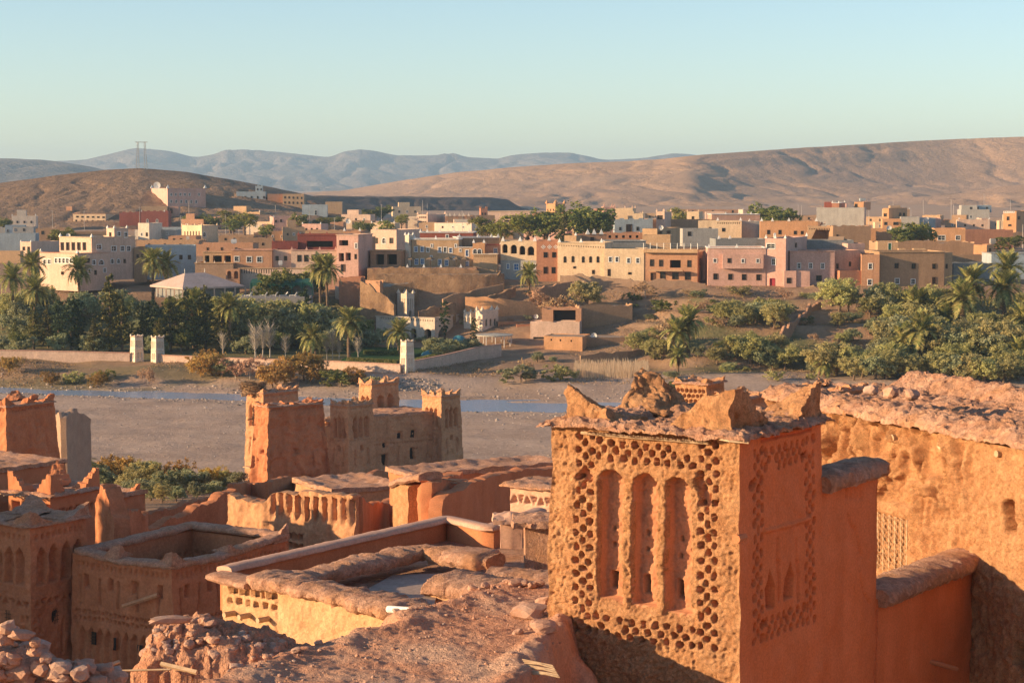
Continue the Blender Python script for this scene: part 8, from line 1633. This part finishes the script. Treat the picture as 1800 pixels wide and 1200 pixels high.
for A, B, lb in ((at(612, 646, 369.5), at(700, 652, 364), 'clipped dark hedge left of the corner tower'), (at(724, 648, 367), at(770, 632, 381), 'clipped dark hedge right of the corner tower'), (at(640, 628, 383), at(700, 630, 382), 'low hedge across the lawn')):
    A.z = B.z = float(ground_z(A.x, A.y)) - .1; v, f = hedge_mesh(A, B, 1.2, 1.5, 5); T = thing('hedge', A, lb, 'hedge', 'hedges round the lawn'); obj('foliage', v, f, L_GREEN, T); e = (B - A).normalized(); MB().box((A + B) / 2 + Vector((0, 0, .65)), ((B - A).length, .9, 1.3), math.atan2(e.y, e.x)).obj('branches', L_CYP, T)
# far bank bushes
BK = [('tamarisk', 355, 662, 622, 'large orange tamarisk bush on the far bank, left one', 1.1), ('tamarisk', 372, 660, 620, 'large orange tamarisk bush on the far bank, middle one', 1.1), ('grey', 392, 662, 630, 'green bush right of the large orange tamarisks', 1.1), ('tamarisk', 480, 678, 636, 'yellow tamarisk left of the centre on the far bank', 1.0), ('tamarisk', 500, 672, 632, 'green-yellow tamarisk beside the yellow one', 1.0), ('tamarisk', 535, 670, 622, 'tall yellow tamarisk in front of the garden wall', 1.0), ('tamarisk', 555, 672, 634, 'orange tamarisk right of the tall yellow one', 1.0), ('dry', 440, 668, 628, 'reddish bush between the tamarisks', 1.0), ('dry', 415, 668, 636, 'brown bush right of the green bush', 1.2), ('tamarisk', 625, 676, 646, 'dark orange bush left of the corner tower', 1.0), ('shrub', 600, 676, 650, 'dark shrub on the far bank before the wall', 1.6), ('tamarisk', 16, 655, 628, 'orange bush on the bank at the left edge', .9), ('tamarisk', 90, 670, 652, 'low orange bush on the left bank', 1.0), ('tamarisk', 172, 676, 656, 'small yellow bush on the left bank', 1.0), ('dry', 260, 672, 648, 'reddish bush below the gate towers', .9), ('shrub', 130, 668, 654, 'green shrub on the left bank', 1.5), ('shrub', 180, 664, 650, 'grey shrub left of the gate towers', 1.5), ('shrub', 915, 670, 640, 'dark green bush alone on the grey flat', 1.5), ('shrub', 985, 668, 643, 'dark round bush on the flat before the reeds', 1.4), ('grey', 945, 638, 618, 'grey shrub on the flat below the orange-lit house', 1.0), ('grey', 972, 640, 626, 'small grey shrub by the reed bed', 1.0), ('dry', 925, 660, 632, 'reddish twigs behind the dark green bush', .6), ('shrub', 1182, 690, 672, 'small bush behind the pierced tower', 1.2), ('dry', 40, 640, 628, 'brown weed clump on the left bank', 1.4), ('shrub', 660, 680, 662, 'low shrub below the corner tower', 1.4)]
for kd, px, yb, yt, lb, w in BK: tp(kd, px, yb, yb - (yb - yt) * 1.15, 'bank_bush', lb, 'bush', 'bushes on the far bank', wide=w)
# near bank thicket below the left towers
NB = [('grey', 165, 842, 803, 212, 'green'), ('tamarisk', 195, 838, 797, 216, 'o'), ('tamarisk', 215, 840, 800, 214, 'o'), ('grey', 180, 850, 812, 206, ''), ('grey', 245, 842, 802, 214, ''), ('olive', 262, 850, 806, 210, ''), ('tamarisk', 310, 842, 808, 212, 'o'), ('grey', 330, 850, 818, 206, ''), ('grey', 290, 856, 815, 204, ''), ('grey', 350, 852, 822, 206, ''), ('tamarisk', 375, 848, 818, 208, 'o'), ('olive', 395, 848, 820, 208, ''), ('grey', 412, 848, 824, 206, ''), ('grey', 265, 880, 836, 190, ''), ('olive', 285, 884, 850, 186, ''), ('grey', 310, 880, 850, 188, ''), ('grey', 240, 870, 832, 195, ''), ('olive', 225, 860, 820, 200, ''), ('grey', 345, 868, 842, 194, ''), ('grey', 375, 862, 838, 196, ''), ('olive', 150, 835, 808, 218, '')]
for kd, px, yb, yt, Y, _ in NB:
    P = at(px, yb, Y); P.z = float(ground_z(P.x, P.y)); h = max(1.5, zat(yt, Y) - P.z)
    tree(kd, P, h, 'thicket_bush', 'orange-brown tamarisk in the riverside thicket left of the nest tower' if kd == 'tamarisk' else 'grey-green bush in the riverside thicket left of the nest tower', 'bush', 'riverside tamarisks' if kd == 'tamarisk' else 'riverside thicket', wide=1.0)
# reeds and ground cover
rs = np.random.RandomState(4); C = []
for k in range(1500):
    px = rs.uniform(1010, 1140); g = ground(px, rs.uniform(652, 664)) if k < 40 else None
    Y = rs.uniform(356, 366); x = (px - 900) / F * Y; z = float(ground_z(x, Y, False)); C.append((x, Y, z))
v = []; f = []
for (x, y, z) in C:
    h = rs.uniform(1.2, 2.3); dx, dy = rs.normal(size=2) * .18; k = len(v); v += [(x - .05, y, z - .2), (x + .05, y, z - .2), (x + dx + .02, y + dy, z + h), (x + dx - .02, y + dy, z + h)]; f.append((k, k + 1, k + 2, k + 3))
tag(obj('reed_bed', v, f, leafmat('dry_reeds', (0.455, 0.333, 0.21), (0.735, 0.56, 0.35)), loc=(0, 0, 0)), 'pale dry reed bed behind the pierced tower', 'reeds', kind='stuff')
n = 9000; px = np.concatenate([rs.uniform(1000, 1850, n - 3000), rs.uniform(-50, 900, 3000)]); Y = np.concatenate([rs.uniform(350, 428, n - 3000), rs.uniform(358, 375, 3000)]); X = (px - 900) / F * Y; Z = ground_z(X, Y)
keep = fbm(X * .08, Y * .1, 3, 3) > -.1; X, Y, Z = X[keep], Y[keep], Z[keep]; m = 7; C = np.repeat(np.stack([X, Y, Z + .12], -1), m, 0) + rs.normal(size=(len(X) * m, 3)) * (.35, .35, .12)
v, f = leaf_quads(C, np.tile((0, -.3, .6), (len(C), 1)), .13, rs)
tag(obj('ground_cover', v, f, leafmat('dry_grass', (0.158, 0.149, 0.0613), (0.42, 0.315, 0.14), (0.525, 0.35, 0.175)), loc=(0, 0, 0)), 'dry weeds and grass tufts on the river banks', 'weeds', kind='stuff')
# river stones
pts = []
for k in range(2600):
    p = rs.uniform(-60, 1100); yc = np.interp(p, RIV_PX, RIV_Y); w = np.interp(p, RIV_PX, RIV_W); Y = yc + rs.normal() * w * 1.5; x = (p - 900) / F * Y; z = float(ground_z(x, Y)); r = abs(rs.normal()) * .12 + .06
    if z > -.35: pts.append((x, Y, z, r))
for k in range(1800):
    Y = rs.uniform(252, 345); p = rs.uniform(-60, 1050); x = (p - 900) / F * Y; z = float(ground_z(x, Y)); pts.append((x, Y, z, abs(rs.normal()) * .06 + .04))
for k in range(260): p = rs.uniform(640, 770); Y = rs.uniform(346, 354); x = (p - 900) / F * Y; pts.append((x, Y, float(ground_z(x, Y)) + .05, abs(rs.normal()) * .15 + .1))
pebbles('river_stones', pts, earth('river_stone', (.26, .20, .16), (.46, .38, .32), scale=1.5, bump=.3, fine=5, island=.5), label='scattered grey stones and gravel along the river')
bpy.data.objects['river_stones']['category'] = 'stones'
# two people on the stepping stones by the river
def person(px, py, Y, top, trous, label):
    P = at(px, py, Y); P.z = float(ground_z(P.x, P.y)); T = thing('person', P, label, 'person', 'people at the river'); me = bpy.data.meshes.new('body'); J = [(0, 0, .95), (0, 0, 1.2), (0, 0, 1.42), (0, -.01, 1.53), (0, -.02, 1.66), (.19, 0, 1.4), (.26, .02, 1.12), (.27, -.08, .88), (-.19, 0, 1.4), (-.26, .02, 1.12), (-.26, -.1, .9), (.10, 0, .9), (.12, -.05, .5), (.12, .02, .08), (.12, -.14, .04), (-.10, 0, .9), (-.13, .08, .5), (-.14, .18, .1), (-.14, .03, .04)]
    E = [(0, 1), (1, 2), (2, 3), (3, 4), (2, 5), (5, 6), (6, 7), (2, 8), (8, 9), (9, 10), (0, 11), (11, 12), (12, 13), (13, 14), (0, 15), (15, 16), (16, 17), (17, 18)]; Rr = [.16, .16, .15, .06, .11, .075, .055, .04, .075, .055, .04, .1, .075, .05, .045, .1, .075, .05, .045]
    me.from_pydata(J, E, [])
    o = bpy.data.objects.new('body', me); COL.objects.link(o); o.parent = T; mo = o.modifiers.new('skin', 'SKIN')
    for i, r in enumerate(Rr): me.skin_vertices[0].data[i].radius = (r, r * .85)
    me.skin_vertices[0].data[0].use_root = True; ms = o.modifiers.new('sub', 'SUBSURF'); ms.levels = ms.render_levels = 1; me.materials.append(top); T.rotation_euler.z = .6 if px < 760 else -1.2
    return T
person(745, 693, 338, plain('pale_shirt', (.7, .68, .64), .8), None, 'tiny person in pale clothes by the river behind the kasbah')
person(791, 692, 339, plain('dark_coat', (.03, .03, .045), .8), None, 'tiny person in dark clothes by the river behind the kasbah')
# things of one small group that look alike are told apart by their order from the left
bpy.context.view_layer.update()
ON = 'first second third fourth fifth sixth seventh eighth ninth tenth eleventh twelfth thirteenth fourteenth fifteenth sixteenth seventeenth eighteenth nineteenth'.split(); U9 = ON[:9]; ON += [w for t, d in (('twentieth', 'twenty-'), ('thirtieth', 'thirty-'), ('fortieth', 'forty-'), ('fiftieth', 'fifty-'), ('sixtieth', 'sixty-')) for w in [t] + [d + q for q in U9]]
for grp, ph in (('rocks along the dirt roof edge', 'loose rock from the left along the foreground dirt roof'), ('bundle of reed sticks', 'reed stick from the left in the bundle below the tower'), ('riverside tamarisks', 'orange-brown tamarisk from the left in the riverside thicket'), ('riverside thicket', 'grey-green bush from the left in the riverside thicket'), ('bare trees behind the garden wall', 'leafless pale tree from the left behind the garden wall'), ('trees between pool and palace', 'tree from the left between the pool and the white palace'), ('small houses of the village', 'small house from the left among the crowded background houses'), ('aerials over the village', 'thin aerial mast from the left over the village roofs'), ('shrubs on the terraced slope', 'low shrub from the left on the terraced slope below the pink house'), ('garden trees left of the palace', 'grey-green tree from the left in the dense garden left of the palace'), ('shrubs below the hotel terrace', 'dry shrub from the left below the hotel terrace')):
    for k, o in enumerate(sorted((o for o in bpy.data.objects if o.get('group') == grp), key=lambda o: proj(o.location)[0])): o['label'] = ON[k] + ' ' + ph
# tidy: helper properties are not part of the scene
for o in bpy.data.objects:
    if '_o' in o: del o['_o']
